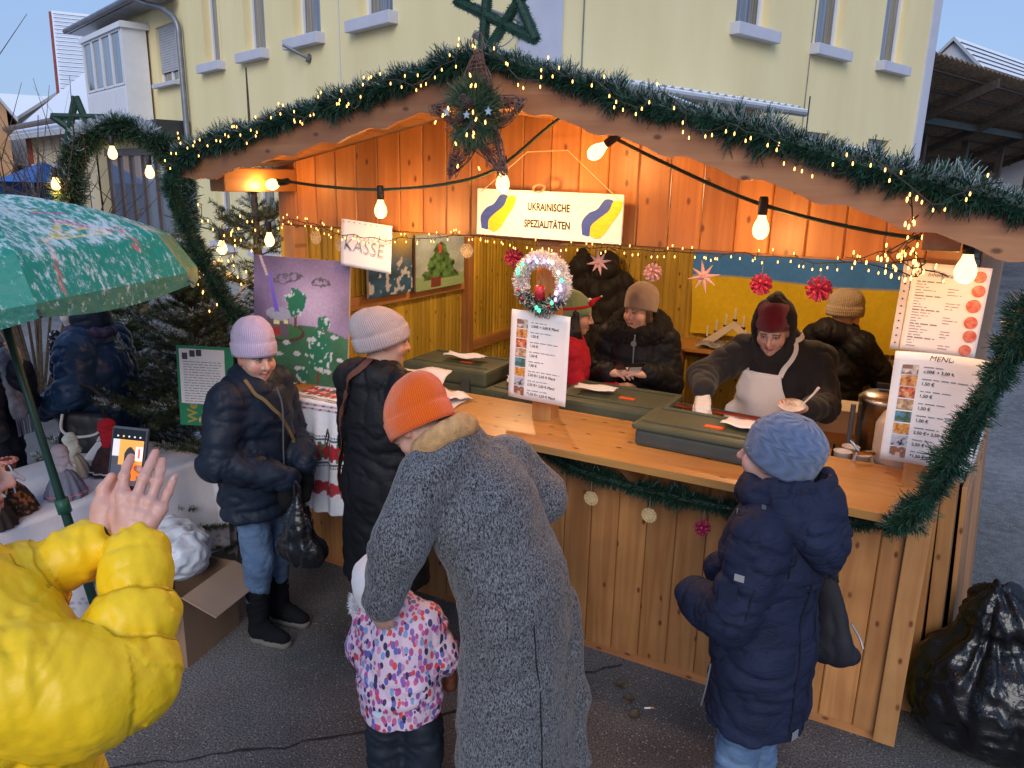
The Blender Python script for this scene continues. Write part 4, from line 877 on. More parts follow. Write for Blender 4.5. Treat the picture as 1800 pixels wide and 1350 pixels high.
# ---------------------------------------------------------------- flag
fl = MB(); fw_, fh = 1.62, .95
def ff(u, v): return (-1.72 + u * fw_ + .01 * math.sin(v * 8), 6.215 - .022 * abs(math.sin(u * 11 + v * 3 * (1 - v))) - .02 * math.sin(u * 4 + v * 5) ** 2, 1.17 + v * fh + .012 * math.sin(u * 7))
fl.grid(70, 40, ff, lambda u, v: ((.06, .28, .84) if v > .505 else (.74, .56, .015))); flag = fl.build('flag', vcol('flag_cloth', .8, var=.06), smooth=True); tag(flag, 'Ukrainian flag, blue over yellow, spread on the back wall', 'flag')
MB().box((-1.72 + fw_ + .03, 6.19, 1.65), (.055, .012, .95)).build('flag_hem', M_paper, flag)
# ---------------------------------------------------------------- candle arch on the back table
ca = empty('candle_arch', (-1.30, 5.94, 1.137), math.radians(-6)); tag(ca, 'white peaked candle arch with electric candles before the flag', 'candle arch')
for sx in (-1, 1):
    a_ = MB(); a_.prism([(0, .215), (sx * .23, .04), (sx * .23, .0), (sx * .185, .0), (0, .155)], -.025, .025); a_.build('arch_arm', mat('white_lacquer', (.72, .66, .56), .5), ca)
MB().box((0, 0, .008), (.42, .06, .016)).build('base', mat('white_lacquer2', (.72, .66, .56), .5), ca)
for i in range(7):
    x = -.21 + .07 * i; z = .215 - abs(x) * .76 ; h_ = MB(); h_.lathe([(0, -.005), (.016, -.005), (.018, .012), (0, .012)], 12); hd_ = h_.build('candle_holder', mat('dark_green_cup', (.012, .02, .016), .5), ca, loc=(x, 0, z))
    MB().lathe([(0, .012), (.009, .012), (.009, .085), (.004, .10), (0, .101)], 10).build('candle', mat('ivory', (.74, .70, .62), .5), hd_)
pbg = MB(); pbg.grid(14, 10, lambda u, v: (-1.55 + u * .42, 5.78 + v * .2, 1.14 + .03 * abs(math.sin(u * 9 + v * 5)) + .015 * math.sin(v * 13))); tag(pbg.build('clear_wrapper', mat('clear_foil', (.30, .31, .33), .25, var=.4, vs=20), smooth=True), 'crumpled clear plastic wrapper lying before the candle arch', 'wrapper')
# ---------------------------------------------------------------- insulated boxes
M_olive = mat('olive_plastic', (.075, .085, .052), .55, var=.15, vs=6, bump=.2, bs=180, dist=.002); M_olive2 = mat('grey_olive_plastic', (.060, .068, .062), .55, var=.15, vs=6, bump=.2, bs=180, dist=.002)
def fbox(label, p, rz, w, d, h, lid=True, latch=True, mm=None):
    r = empty('food_box', p, rz); tag(r, label, 'insulated box'); MB().box((0, 0, h * .36), (w, d, h * .72), bev=.018).build('body', mm or M_olive, r)
    b = MB(); b.box((0, 0, h * .86), (w + .03, d + .03, h * .30), bev=.02); l_ = b.build('lid', M_olive, r); 
    for y in (-d * .36, d * .36): MB().box((0, y, h * 1.01 + .003), (w * .92, .018, .012), bev=.005).build('lid_rib', M_olive, l_)
    MB().box((w * .12, -d * .10, h * 1.012 + .0015), (.085, .035, .003)).build('orange_label', mat('orange_label', (.75, .10, .02), .5, var=.1), l_)
    if latch:
        for sx in (-1, 1): MB().box((sx * w * .28, -d / 2 - .02, h * .70), (.06, .02, .10), bev=.006).build('latch', M_olive2, r)
    return r
fbox('olive insulated box lid lying on the counter right of the centre', (-.83, 3.34, 1.202), math.radians(-2), .52, .33, .105, latch=False, mm=M_olive2)
fbox('olive insulated food box beside the centre post inside the counter', (-1.43, 3.84, .897), 0, .58, .42, .33)
fbox('dark olive insulated food box at the cash end inside the counter', (-2.60, 4.08, .897), math.radians(2), .58, .40, .33)
fbox('low olive box half hidden between the other food boxes', (-2.02, 3.98, .897), math.radians(-3), .42, .38, .26)
def paper(label, p, rz, w, h, tilt=(0, 0), crumple=.004):
    b = MB(); b.grid(9, 9, lambda u, v: ((u - .5) * w * (1 + .04 * math.sin(v * 9)), (v - .5) * h, crumple * (1.2 + math.sin(u * 8 + v * 3) + .6 * math.sin(v * 11)))); o_ = b.build('paper_napkin', M_paper, mw=T(*p) @ Rz(rz) @ Matrix.Rotation(tilt[0], 4, 'X') @ Matrix.Rotation(tilt[1], 4, 'Y'), smooth=True); o_.modifiers.new('s', 'SOLIDIFY').thickness = .002; tag(o_, label, 'paper')
paper('white paper lying on the box beside the centre post', (-1.55, 3.82, 1.258), .15, .22, .12); paper('white paper lying on the box lid on the counter', (-.66, 3.36, 1.330), -.2, .15, .13)
paper('crumpled white paper on the dark cash end box', (-2.55, 4.06, 1.262), .1, .26, .13, crumple=.008); paper('folded paper on the low box', (-2.08, 3.97, 1.192), .5, .20, .16, crumple=.008)
paper('stack of white papers leaning on the counter behind the black coat', (-2.44, 3.42, 1.255), .2, .30, .20, (.5, -.1), .012); paper('crumpled napkin on the counter next to the orange beanie', (-2.22, 3.36, 1.215), -.3, .24, .16, crumple=.012); paper('white sheet at the left end of the counter', (-3.22, 3.12, 1.206), .1, .24, .17, crumple=.003)
tr = empty('serving_tray', (-.86, 3.70, 1.16), math.radians(-3)); tag(tr, 'open food tray with red rim in front of the vendor', 'tray')
for a_, d_ in (((0, -.20, .05), (.62, .018, .018)), ((0, .20, .05), (.62, .018, .018)), ((-.30, 0, .05), (.018, .39, .018)), ((.30, 0, .05), (.018, .39, .018))): MB().box(a_, d_, bev=.004).build('red_rim', mat('red_seal', (.50, .05, .02), .5), tr)
MB().box((0, .18, .064), (.56, .008, .006)).build('steel_edge', mat('steel2', (.6, .58, .55), .2, 1.), tr); MB().box((0, 0, .0), (.60, .38, .02)).build('steel_pan', mat('steel3', (.45, .40, .33), .3, 1.), tr); MB().box((0, 0, -.08), (.58, .36, .14)).build('tray_box', M_olive, tr)
fd = MB()
for i in range(26): fd.lathe([(0, 0), (.022, .004), (.026, .012), (.014, .022), (0, .024)], 10, M=T(random.uniform(-.26, .26), random.uniform(-.15, .15), .008) @ Rz(i) @ Matrix.Diagonal((1.3, .8, 1, 1)))
tag(fd.build('dumplings', mat('dumpling', (.55, .40, .20), .5, var=.2), tr, smooth=True), kind='stuff')
# ---------------------------------------------------------------- urn, jug, cups, tubs on the right
ur = empty('hot_drink_urn', (-.135, 4.12, .90)); tag(ur, 'tall steel hot drink urn with sight glass and black tap', 'urn')
M_steel = mat('brushed_steel', (.62, .60, .56), .30, 1., var=.1, vs=3, stretch=(1, 1, 14)); MB().lathe([(0, 0), (.115, 0), (.115, .42), (.120, .43), (.120, .45), (.09, .475), (.03, .49), (0, .49)], 32).build('tank', M_steel, ur, smooth=True); MB().box((0, 0, .51), (.09, .025, .03), bev=.008).build('lid_handle', M_sock, ur)
MB().tube([(-.135, -.02, .10), (-.135, -.02, .40)], .013, 10).build('sight_glass', mat('grey_tube', (.22, .23, .26), .3), ur)
t_ = MB(); t_.tube([(-.11, -.03, .08), (-.20, -.06, .08)], .013, 8); t_.tube([(-.20, -.06, .05), (-.20, -.06, .115)], [.010, .018], 8); t_.tube([(-.20, -.06, .11), (-.195, -.065, .19)], [.008, .006], 6); t_.build('tap', M_sock, ur)
jg = empty('drink_dispenser', (-.025, 3.62, 1.0)); tag(jg, 'milky plastic drink dispenser with chrome tap behind the large menu', 'dispenser'); MB().box((0, .0, .09), (.24, .24, .18), bev=.03).build('stand', mat('grey_stand', (.34, .33, .36), .6), jg)
MB().lathe([(0, .18), (.10, .18), (.115, .21), (.115, .36), (.09, .41), (.05, .42), (0, .42)], 28).build('container', mat('milky_plastic', (.50, .48, .47), .25, var=.1), jg, smooth=True)
t_ = MB(); t_.tube([(-.10, -.08, .24), (-.17, -.12, .24)], .011, 8); t_.tube([(-.17, -.12, .245), (-.175, -.125, .20)], .009, 8); t_.tube([(-.16, -.115, .25), (-.20, -.10, .285)], .006, 6); t_.build('tap', mat('chrome', (.7, .68, .66), .12, 1.), jg)
me_cup = MB().lathe([(0, .002), (.026, .002), (.028, .0), (.038, .09), (.040, .092), (.037, .09), (.027, .006), (0, .006)], 20).mesh('paper_cup', mat('cup_white', (.70, .66, .64), .5), True)
for i, (x, y, lb) in enumerate(((-.255, 3.60, 'white paper cup nearest the vendor at the right end'), (-.175, 3.60, 'white paper cup beside the dispenser tap'), (-.23, 3.69, 'white paper cup behind the other two'))): tag(inst('paper_cup', me_cup, None, (x, y, 1.115)), lb, 'cup', 'paper cups by the dispenser')
sb = empty('cup_shelf', (-.22, 3.66, 0)); tag(sb, 'small wooden shelf for cups at the right end of the stall', 'shelf'); MB().box((0, 0, 1.10), (.26, .26, .025)).build('shelf_board', M_count, sb)
for x in (-.1, .1): MB().box((x, .1, .58), (.04, .04, 1.03)).build('leg', M_post, sb)
tb = empty('plastic_tub', (-.36, 4.75, .98), math.radians(8)); tag(tb, 'cream plastic storage tub behind the vendor', 'tub'); b = MB()
for a_, d_ in (((0, 0, .01), (.30, .22, .02)), ((0, -.105, .07), (.30, .012, .12)), ((0, .105, .07), (.30, .012, .12)), ((-.145, 0, .07), (.012, .20, .12)), ((.145, 0, .07), (.012, .20, .12))): b.box(a_, d_)
b.build('tub', mat('cream_plastic', (.60, .53, .42), .5), tb); MB().box((0, 0, .135), (.33, .25, .012), bev=.004).build('rim', mat('cream_plastic2', (.62, .55, .44), .5), tb)
ub = empty('urn_table', (-.2, 4.45, 0)); tag(ub, 'wooden side table carrying urn and tub', 'table'); MB().box((0, 0, .88), (.52, .95, .03)).build('table_top', M_count, ub)
for x in (-.22, .22):
    for y in (-.42, .42): MB().box((x, y, .43), (.05, .05, .86)).build('leg', M_post, ub)
MB().box((-.16, .30, .945), (.26, .20, .10)).build('riser', M_count, ub)
# ---------------------------------------------------------------- black jackets on the back wall
for i, (x, lb) in enumerate(((-2.66, 'black jacket hanging at the left on the back wall hook'), (-2.42, 'second black jacket hanging right of the first on the back wall'))):
    r = empty('hanging_jacket', (x, 6.10, 0)); tag(r, lb, 'jacket'); s = Sdf(.05); s.chain([(0, 0, 1.72), (0, 0, 1.5), (0, -.02, 1.1), (0, -.02, .85)], [.08, .155, .15, .16], sq=((0, 1, 0), .6)); s.chain([(-.13, 0, 1.58), (-.19, -.03, 1.2), (-.18, -.05, .95)], [.06, .055, .045]); s.chain([(.13, 0, 1.58), (.19, -.03, 1.2), (.18, -.05, .95)], [.06, .055, .045]); s.ell((0, -.07, 1.66), (.10, .07, .08))
    garment('jacket_cloth', s, .013, mat('black_jacket%d' % i, (.012, .012, .013), .7, sheen=.1), r, wr=.02, along=5, across=9, sd=i * 5); MB().tube([(0, .14, 1.80), (0, .03, 1.82), (0, .01, 1.79)], .006, 6).build('hook', M_zinc, r)
# ---------------------------------------------------------------- embroidered cloth over the counter
def emb(u, v):
    """u across 0..1, v along: 0 = far end on the counter, 1 = hanging hem"""
    c_ = np.tile(np.array((.74, .74, .80)), (len(u), 1))
    def band(a, b_, col): c_[(v > a) & (v < b_)] = col
    def dots(a, b_, n_, col, r_=.8, ph=0.): 
        m_ = (v > a) & (v < b_); x = (u * n_ + ph) % 1 - .5; y = (v - (a + b_) / 2) / (b_ - a) * 1.0; q = np.sqrt((x * 2) ** 2 + (y * 2) ** 2) * (1 + .30 * np.cos(5 * np.arctan2(y, x))); c_[m_ & (q < r_)] = col
    band(.02, .03, (.06, .06, .10)); dots(.04, .11, 12, (.45, .03, .07), .85); band(.12, .13, (.06, .06, .10)); band(.22, .228, (.4, .05, .1)); band(.24, .246, (.4, .05, .1)); band(.26, .265, (.3, .05, .1))
    dots(.275, .40, 6, (.06, .20, .08), 1.05, .5); dots(.28, .395, 6, (.55, .03, .05), .85); dots(.31, .365, 6, (.72, .35, .36), .6); dots(.275, .33, 6, (.10, .10, .22), .5, .5)
    for a in (.42, .44): c_[(v > a) & (v < a + .012) & ((u * 90) % 1 > .3)] = (.05, .06, .11)
    for a in (.465, .485): c_[(v > a) & (v < a + .010) & ((u * 70 + v * 200) % 1 > .35)] = (.30, .04, .08)
    band(.625, .632, (.05, .07, .10)); band(.74, .747, (.05, .07, .10)); dots(.64, .735, 8, (.03, .16, .07), .95, .5); dots(.645, .73, 8, (.36, .015, .03), .9); c_[(v > .61) & (v < .62) & ((u * 60) % 1 > .4)] = (.06, .08, .12); c_[(v > .752) & (v < .762) & ((u * 60) % 1 > .4)] = (.06, .08, .12)
    dots(.83, .90, 5, (.45, .03, .05), .9); dots(.85, .91, 5, (.42, .05, .06), .8, .5); dots(.87, .89, 5, (.05, .05, .08), .4, .25); return c_
nu, nv = 150, 210; U, Vv = np.meshgrid(np.linspace(0, 1, nu), np.linspace(0, 1, nv)); u = U.ravel(); v = Vv.ravel(); Lt = .52; L_ = v * (Lt + .62); x = -2.74 + (u - .5) * .50 + .02 * np.sin(L_ * 3)
top = L_ < Lt; r_ = .02; y = np.where(top, 2.935 + Lt - L_, 2.932 - .035 * np.sin(np.clip((L_ - Lt) / .6, 0, 1) * 2.2) * np.cos(u * 14) ** 2 - .012); z = np.where(top, 1.204 + .0015 * np.sin(u * 30), 1.204 - (L_ - Lt)); z += np.where(~top, .02 * (u - .5), 0)
F = np.array([(jj * nu + i, jj * nu + i + 1, (jj + 1) * nu + i + 1, (jj + 1) * nu + i) for jj in range(nv - 1) for i in range(nu - 1)]); tcl = inst('embroidered_cloth', np_mesh('embroidered_cloth', np.c_[x, y, z], F, vcol('embroidery', .9, bump=.3, bs=300, var=.05), True, col=emb(u, v))); tcl.modifiers.new('s', 'SOLIDIFY').thickness = .002
tag(tcl, 'white cloth with red and black embroidered bands draped over the counter', 'tablecloth')
lc = MB(); lc.grid(24, 20, lambda u, v: (-2.30 + (u - .5) * .46 * (1 - .2 * v), 3.24 + (v - .5) * .34, 1.203 + .006 * abs(math.sin(u * 13 + v * 7))), lambda u, v: (.42, .05, .08) if (u * 22) % 1 < .22 and (v * 16) % 1 < .3 and v < .5 else (.74, .72, .74)); tag(lc.build('lace_napkin', vcol('lace', .9, var=.04), smooth=True), 'white napkin with red dots on the counter behind the orange beanie', 'napkin')
# ---------------------------------------------------------------- right side: leaning shutters, rubbish bags
for i, (x, y, hgt, ang, lb) in enumerate(((.225, 4.25, 1.20, .035, 'wooden shutter panel leaning nearest the stall side'), (.305, 4.27, 1.20, .05, 'second wooden shutter panel leaning outside the first'), (.375, 4.35, 1.10, .06, 'outer thin wooden panel leaning behind the shutters'))):
    r = empty('shutter_panel', (x, y, 0)); r.rotation_euler = (0, -ang, math.radians(-6)); tag(r, lb, 'shutter', 'shutters leaning on the stall side'); w_ = .06 if i < 2 else .02
    MB().box((0, -.60, hgt / 2), (w_, .09, hgt), bev=.004).build('frame_stile', M_post, r); MB().box((0, .60, hgt / 2), (w_, .09, hgt), bev=.004).build('frame_stile', M_post, r); MB().box((0, 0, hgt - .045), (w_ - .004, 1.10, .09), bev=.004).build('frame_rail', M_pine_y, r); MB().box((0, 0, .05), (w_ - .004, 1.10, .09), bev=.004).build('frame_rail', M_pine_y, r)
    for k in range(8): MB().box((.0, -.49 + k * .14, hgt / 2), (.018, .137, hgt - .19), bev=.003).build('board', M_pine, r)
    sn = MB(); sn.grid(4, 40, lambda u, v: ((u - .5) * w_ * .5, -.35 + v * .95, hgt + .004 + .008 * abs(math.sin(v * 40 + u * 3)))); sn.build('snow_line', M_snow, r, smooth=True)
def rubbish(label, p, r_, h, sd):
    o_ = empty('rubbish_bag', p); tag(o_, label, 'rubbish bag'); s = Sdf(.08); s.ell((0, 0, h * .40), (r_, r_ * .95, h * .42)); s.cone((0, 0, h * .6), (0, .02, h * .82), r_ * .62, r_ * .30, k=.08); s.cone((-.02, .02, h * .80), (.03, .03, h * .98), r_ * .38, r_ * .48, k=.04); s.ell((r_ * .5, -.05, h * .3), (r_ * .6, r_ * .6, h * .3)); s.cut((0, 0, .004), (0, 0, -1)); V, F = s.mesh(.010, 1); N = vnormals(V, F); a = np.arctan2(V[:, 1], V[:, 0])
    q = 1 - 2 * np.abs(vnoise(np.c_[np.cos(a) * 4.5, np.sin(a) * 4.5, V[:, 2] * 4], sd)); q2 = 1 - 2 * np.abs(fbm(V * 11, 2, sd + 3)); V = V + N * ((.018 * q + .014 * q2) * np.clip(V[:, 2] / .1, .1, 1))[:, None]; V[:, 2] = np.maximum(V[:, 2], .003); inst('bag_film', np_mesh('bag_film', V, F, M_bin_), o_)
M_bin_ = mat('bin_liner', (.008, .008, .010), .22, var=.2, bump=.6, bs=26, dist=.012, spec=.6)
rubbish('full shiny black rubbish bag leaning on the stall corner', (.42, 3.52, 0), .26, .64, 3)
rubbish('smaller black rubbish bag beside the large one at the right edge', (.82, 3.62, 0), .24, .52, 9)
cbl = MB(); cbl.tube(crom([(.12, 3.12, .006), (.2, 3.0, .006), (.38, 3.02, .006), (.52, 3.16, .006), (.6, 3.25, .006)], 8), .006, 6); tag(cbl.build('ground_cable', mat('grey_cable', (.16, .15, .15), .6)), 'thin grey cable lying on the asphalt by the stall corner', 'cable')
# ---------------------------------------------------------------- litter
for i, (x, y, lb) in enumerate(((-.98, 3.02, 'large dry brown leaf on the asphalt by the stall front'), (-1.05, 3.10, 'dry brown leaf closest to the stall boards'), (-.92, 2.93, 'curled dry leaf beside the cigarette end'))):
    b = MB(); b.grid(6, 6, lambda u, v: ((u - .5) * .05 * (1 - 1.6 * (v - .5) ** 2), (v - .5) * .055, .004 + .008 * (u - .5) ** 2 * 4 + .004 * math.sin(v * 7))); tag(b.build('dry_leaf', mat('dry_leaf%d' % i, (.085, .06, .04), .8, var=.4), loc=(x, y, 0), rot=(0, 0, i * 1.3), smooth=True), lb, 'leaf', 'dry leaves by the stall')
cg = empty('cigarette_end', (-.88, 3.01, .006), .6); tag(cg, 'white and orange cigarette end on the asphalt', 'cigarette end'); MB().tube([(-.02, 0, 0), (.008, 0, 0)], .004, 8).build('paper', M_paper, cg); MB().tube([(.008, 0, 0), (.024, 0, 0)], .0041, 8).build('filter', mat('filter', (.62, .25, .08), .8), cg)
# ================================================================ people: shared pieces
SKIN = (.60, .36, .27)
M_skin = vcol('skin', rough=.45, bump=.15, bs=220, sss=.12, var=.06, vs=40)
def head_sdf(nose=1., jaw=1., chub=0., smile=0.):
    s = Sdf(.02)
    s.ell((0, -.014, .030), (.075, .094, .086)); s.ell((0, .016, -.035), (.060 + .006 * chub, .072, .082), k=.03)
    s.ell((0, .026, -.078), (.046 * jaw + .008 * chub, .048, .036), k=.03); s.ball((0, .064, -.098), .019 * jaw, k=.02)
    for x in (-1, 1):
        s.ball((x * .037, .052, -.032), .028 + .006 * chub + .004 * smile, k=.02)
        s.ell((x * .076, -.008, -.008), (.010, .022, .034), k=.012)
    s.cone((-.034, .076, .020), (.034, .076, .020), .012, k=.02)
    for x in (-1, 1): s.ball((x * .031, .098, .0025), .0165, k=.012, sub=True)
    for x in (-1, 1): s.ball((x * .031, .0735, .0015), .0135, k=.004)
    s.cone((0, .083, .014), (0, .101 + .008 * nose, -.030), .0075, .0115 * nose, k=.012)
    for x in (-1, 1): s.ball((x * .0115 * nose, .092, -.035), .0085, k=.008)
    w = .020 + .006 * smile; zc = -.066 + .0
    s.chain([(-w, .072 - .004 * smile, zc + .007 * smile), (0, .089, zc + .004), (w, .072 - .004 * smile, zc + .007 * smile)], [.004, .0065, .004], k=.006)
    s.chain([(-w * .85, .072, zc - .005 + .005 * smile), (0, .087, zc - .009), (w * .85, .072, zc - .005 + .005 * smile)], [.004, .0075, .004], k=.006)
    s.chain([(-w, .0845 - .010, zc - .0015 + .007 * smile), (0, .0965, zc - .003), (w, .0745, zc - .0015 + .007 * smile)], [.002, .0025, .002], k=.003, sub=True)
    s.cone((0, -.022, -.05), (0, -.036, -.17), .052, .056, k=.035)
    return s
def head_cols(V, skin=SKIN, lip=(.42, .12, .11), brow=(.09, .055, .035), iris=(.05, .05, .06), smile=0., teeth=False):
    """V in head coordinates; colours that belong to the face itself"""
    x, y, z = np.abs(V[:, 0]), V[:, 1], V[:, 2]; c = np.tile(np.array(skin, float), (len(V), 1))
    def blend(m, col): 
        nonlocal c
        m = np.clip(m, 0, 1)[:, None]; c = c * (1 - m) + np.array(col) * m
    blush = np.exp(-(((x - .042) / .020) ** 2 + ((z + .030) / .022) ** 2)) * (y > .02); blend(.55 * blush, (.62, .22, .19))
    blend(.5 * np.exp(-((x / .014) ** 2 + ((z + .03) / .016) ** 2)) * (y > .085), (.62, .25, .2))
    blend(.6 * (x > .072) * (np.abs(z + .008) < .035) * (y > -.03) * (y < .02), (.62, .22, .19))
    zc = -.067 + .007 * smile * (x / .026) ** 2
    lipm = (np.abs(z - zc + .0015) < .0105) * (x < .024 + .004 * smile) * (y > .066); blend(.75 * lipm, lip)
    blend(.9 * (np.abs(z - zc - .000) < .0022) * (x < .022) * (y > .06), (.10, .025, .025))
    if teeth: blend(.95 * (np.abs(z - zc) < .0045) * (x < .018) * (y > .06), (.75, .72, .66))
    e = np.sqrt(((x - .031) / .0135) ** 2 + ((z - .001) / .0062) ** 2); fr = y > .06
    blend(.85 * (e < 1.25) * fr, (.14, .07, .05)); blend(1. * (e < .92) * fr, (.46, .40, .37)); blend(1. * (np.sqrt((x - .030) ** 2 + (z - .001) ** 2) < .0052) * fr, iris)
    blend(.9 * ((np.abs(z - .0085) < .0022) & (np.abs(x - .031) < .014)) * fr, (.07, .035, .025))
    bz = .0235 - .6 * (np.maximum(x - .034, 0)); blend(.85 * (np.abs(z - bz) < .0038) * (x > .012) * (x < .050) * (y > .05), brow)
    return c
def hand_sdf(curl=(.3, .3, .3, .3), thumb=.5, side=1, sc=1., spread=.0, infl=0., tc=.3):
    """local: wrist at 0, fingers along +y, back of hand +z, thumb towards side*x"""
    s = Sdf(.008); K = [(.027, .090), (.009, .096), (-.010, .091), (-.028, .080)]; Ls = [.072, .080, .074, .058]; r0 = [.0092, .0095, .009, .008]
    s.cone((.004, -.05, 0), (.002, .012, 0), .026 + infl, .025 + infl, k=.02, sq=((0, 0, 1), .72))
    for (kx, ky), L in zip(K, Ls): s.cone((kx * .55, .012, -.001), (kx, ky, 0), .016 + infl, .0115 + infl, k=.014)
    s.ell((.002, .052, -.006), (.036 + infl, .045, .014 + infl), k=.012)
    s.ell((.022, .035, -.012), (.016 + infl, .028, .014 + infl), k=.012)
    for i, ((kx, ky), L, c) in enumerate(zip(K, Ls, curl)):
        p = np.array((kx, ky, 0.)); a = 0.; sp = spread * (1.5 - i) * .35
        for q, (f, w) in enumerate(((.46, .55), (.31, 1.0), (.23, .75))):
            a += c * w; d = np.array((math.sin(sp) * math.cos(a), math.cos(sp) * math.cos(a), -math.sin(a))); e = p + d * L * f * 1.05
            s.cone(p, e, r0[i] * (1.06 - .10 * q) + infl, r0[i] * (.98 - .10 * q) + infl, k=.004); p = e
    p = np.array((.020, .022, -.010)); th = thumb
    for (L, a, b, r1, r2) in ((.046, th, -.25, .0145, .012), (.034, th * .7, -.35 - tc * .3, .012, .0105), (.027, th * .45, -.35 - tc * .6, .0105, .0085)):
        d = np.array((math.sin(a), math.cos(a), b)); d /= np.linalg.norm(d); e = p + d * L; s.cone(p, e, r1 + infl, r2 + infl, k=.006); p = e
    q = []
    for p in s.p:
        if p[0] == 'c': f = np.array((side * sc, sc, sc), np.float32); q.append(('c', p[1] * f, p[2] * f, p[3] * sc, p[4] * sc, p[5] * sc, *p[6:]))
        else: f = np.array((side * sc, sc, sc), np.float32); q.append(('e', p[1] * f, p[2] * sc, None, 0, p[5] * sc, *p[6:]))
    s.p = q; return s
def hand_frame(wrist, fdir, back):
    y = Vector(fdir).normalized(); z = Vector(back); z = (z - y * z.dot(y)).normalized(); x = y.cross(z)
    m = Matrix((x, y, z)).transposed().to_4x4(); m.translation = Vector(wrist); return m
def head_frame(pos, yaw=0., pitch=0., roll=0.):
    return T(*pos) @ Matrix.Rotation(yaw, 4, 'Z') @ Matrix.Rotation(-pitch, 4, 'X') @ Matrix.Rotation(roll, 4, 'Y')
def body(parent, j, MH, hands=(), headkw=None, colkw=None, hv=.0045, hs=1., skin=SKIN, trunk=True):
    """the person's body: head, hands and the trunk under the clothes in one mesh; hands: list of (sdf, matrix, voxel)"""
    Vs, Fs, Cs, b = [], [], [], 0
    def put(V, F, C):
        nonlocal b
        Vs.append(V); Fs.append(F + b); Cs.append(C); b += len(V)
    V, F = head_sdf(**(headkw or {})).mesh(hv, 1); C = head_cols(V, skin=skin, **(colkw or {})); R = np.array(MH.to_3x3()) * hs; put(V @ R.T + np.array(MH.translation), F, C)
    for hh_ in hands:
        sdf, M, vx = hh_[:3]
        V, F = sdf.mesh(vx, 1); C = np.tile(np.array(skin), (len(V), 1)); tip = np.clip((V[:, 1] - .09) / .08, 0, 1)[:, None] * .35; C = C * (1 - tip) + tip * np.array((.62, .28, .22))
        for q_ in (hh_[3] if len(hh_) > 3 else ()): g_ = .55 * np.exp(-((V - np.array(q_)) ** 2).sum(1) / .010 ** 2)[:, None]; C = C * (1 - g_) + g_ * np.array((.52, .19, .15))
        put(V @ np.array(M.to_3x3()).T + np.array(M.translation), F, C)
    if trunk:
        t = Sdf(.04); n_ = MH @ Vector((0, -.03, -.13)) 
        t.chain([j['pelvis'], j['chest'], tuple(n_)], [.105, .10, .05], k=.05)
        for s_ in 'LR':
            t.chain([j['sh' + s_], j['el' + s_], j['wr' + s_]], [.05, .036, .026]); t.cone(j['chest'], j['sh' + s_], .08, .05)
            t.chain([j['hip' + s_], j['kn' + s_], j['an' + s_]], [.075, .05, .036]); t.cone(j['an' + s_], np.array(j['an' + s_]) + np.array((0, .12, -.03)), .035, .03)
        V, F = t.mesh(.016, 1); put(V, F, np.tile(np.array(skin), (len(V), 1)))
    return inst('body', np_mesh('body', np.vstack(Vs), np.vstack(Fs), M_skin, True, col=np.vstack(Cs)), parent)
def sk(h, **kw):
    j = {}
    j['pelvis'] = (0, 0, .53 * h); j['chest'] = (0, .0, .73 * h); j['neck'] = (0, -.01, .84 * h); j['head'] = (0, .015, .925 * h)
    for s_, x in (('L', -1), ('R', 1)):
        j['sh' + s_] = (x * .105 * h, -.01, .805 * h); j['el' + s_] = (x * .145 * h, -.03, .63 * h); j['wr' + s_] = (x * .13 * h, .09, .49 * h)
        j['hip' + s_] = (x * .05 * h, 0, .51 * h); j['kn' + s_] = (x * .055 * h, .015, .28 * h); j['an' + s_] = (x * .06 * h, -.01, .05 * h)
    j.update(kw); return j
def ribmat(name, col, n=90, strength=.5, vfreq=0., cable=False, fuzz=.4, col2=None):
    m, nd, l, b = _nt(name); uv = nd.new('ShaderNodeUVMap'); sp = nd.new('ShaderNodeSeparateXYZ'); l.new(uv.outputs[0], sp.inputs[0])
    def M(op, a, b_=None):
        x = nd.new('ShaderNodeMath'); x.operation = op
        for i, v in enumerate((a, b_)):
            if v is None: continue
            if isinstance(v, (int, float)): x.inputs[i].default_value = v
            else: l.new(v, x.inputs[i])
        return x.outputs[0]
    if cable:
        ph = M('ADD', M('MULTIPLY', sp.outputs[0], n * 2 * PI), M('MULTIPLY', M('SINE', M('MULTIPLY', sp.outputs[1], 26.)), 1.5)); h = M('MULTIPLY', M('SINE', ph), M('ADD', .6, M('MULTIPLY', .4, M('SINE', M('MULTIPLY', sp.outputs[1], 52.)))))
    else: h = M('SINE', M('MULTIPLY', sp.outputs[0], n * 2 * PI))
    if vfreq: h = M('ADD', h, M('MULTIPLY', M('SINE', M('MULTIPLY', sp.outputs[1], vfreq)), .4))
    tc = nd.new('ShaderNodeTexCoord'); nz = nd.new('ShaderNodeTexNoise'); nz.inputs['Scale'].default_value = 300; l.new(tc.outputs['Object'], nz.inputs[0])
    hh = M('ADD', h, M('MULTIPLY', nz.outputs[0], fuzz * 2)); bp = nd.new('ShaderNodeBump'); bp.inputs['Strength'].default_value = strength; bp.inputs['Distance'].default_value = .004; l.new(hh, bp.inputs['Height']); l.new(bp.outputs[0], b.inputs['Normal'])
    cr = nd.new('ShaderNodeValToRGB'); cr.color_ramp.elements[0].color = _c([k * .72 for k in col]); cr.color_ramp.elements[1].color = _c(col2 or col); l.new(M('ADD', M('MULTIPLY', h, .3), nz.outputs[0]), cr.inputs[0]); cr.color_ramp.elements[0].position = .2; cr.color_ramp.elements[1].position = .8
    l.new(cr.outputs[0], b.inputs['Base Color']); b.inputs['Roughness'].default_value = .95; b.inputs['Sheen Weight'].default_value = .35; b.inputs['Specular IOR Level'].default_value = .1
    return m
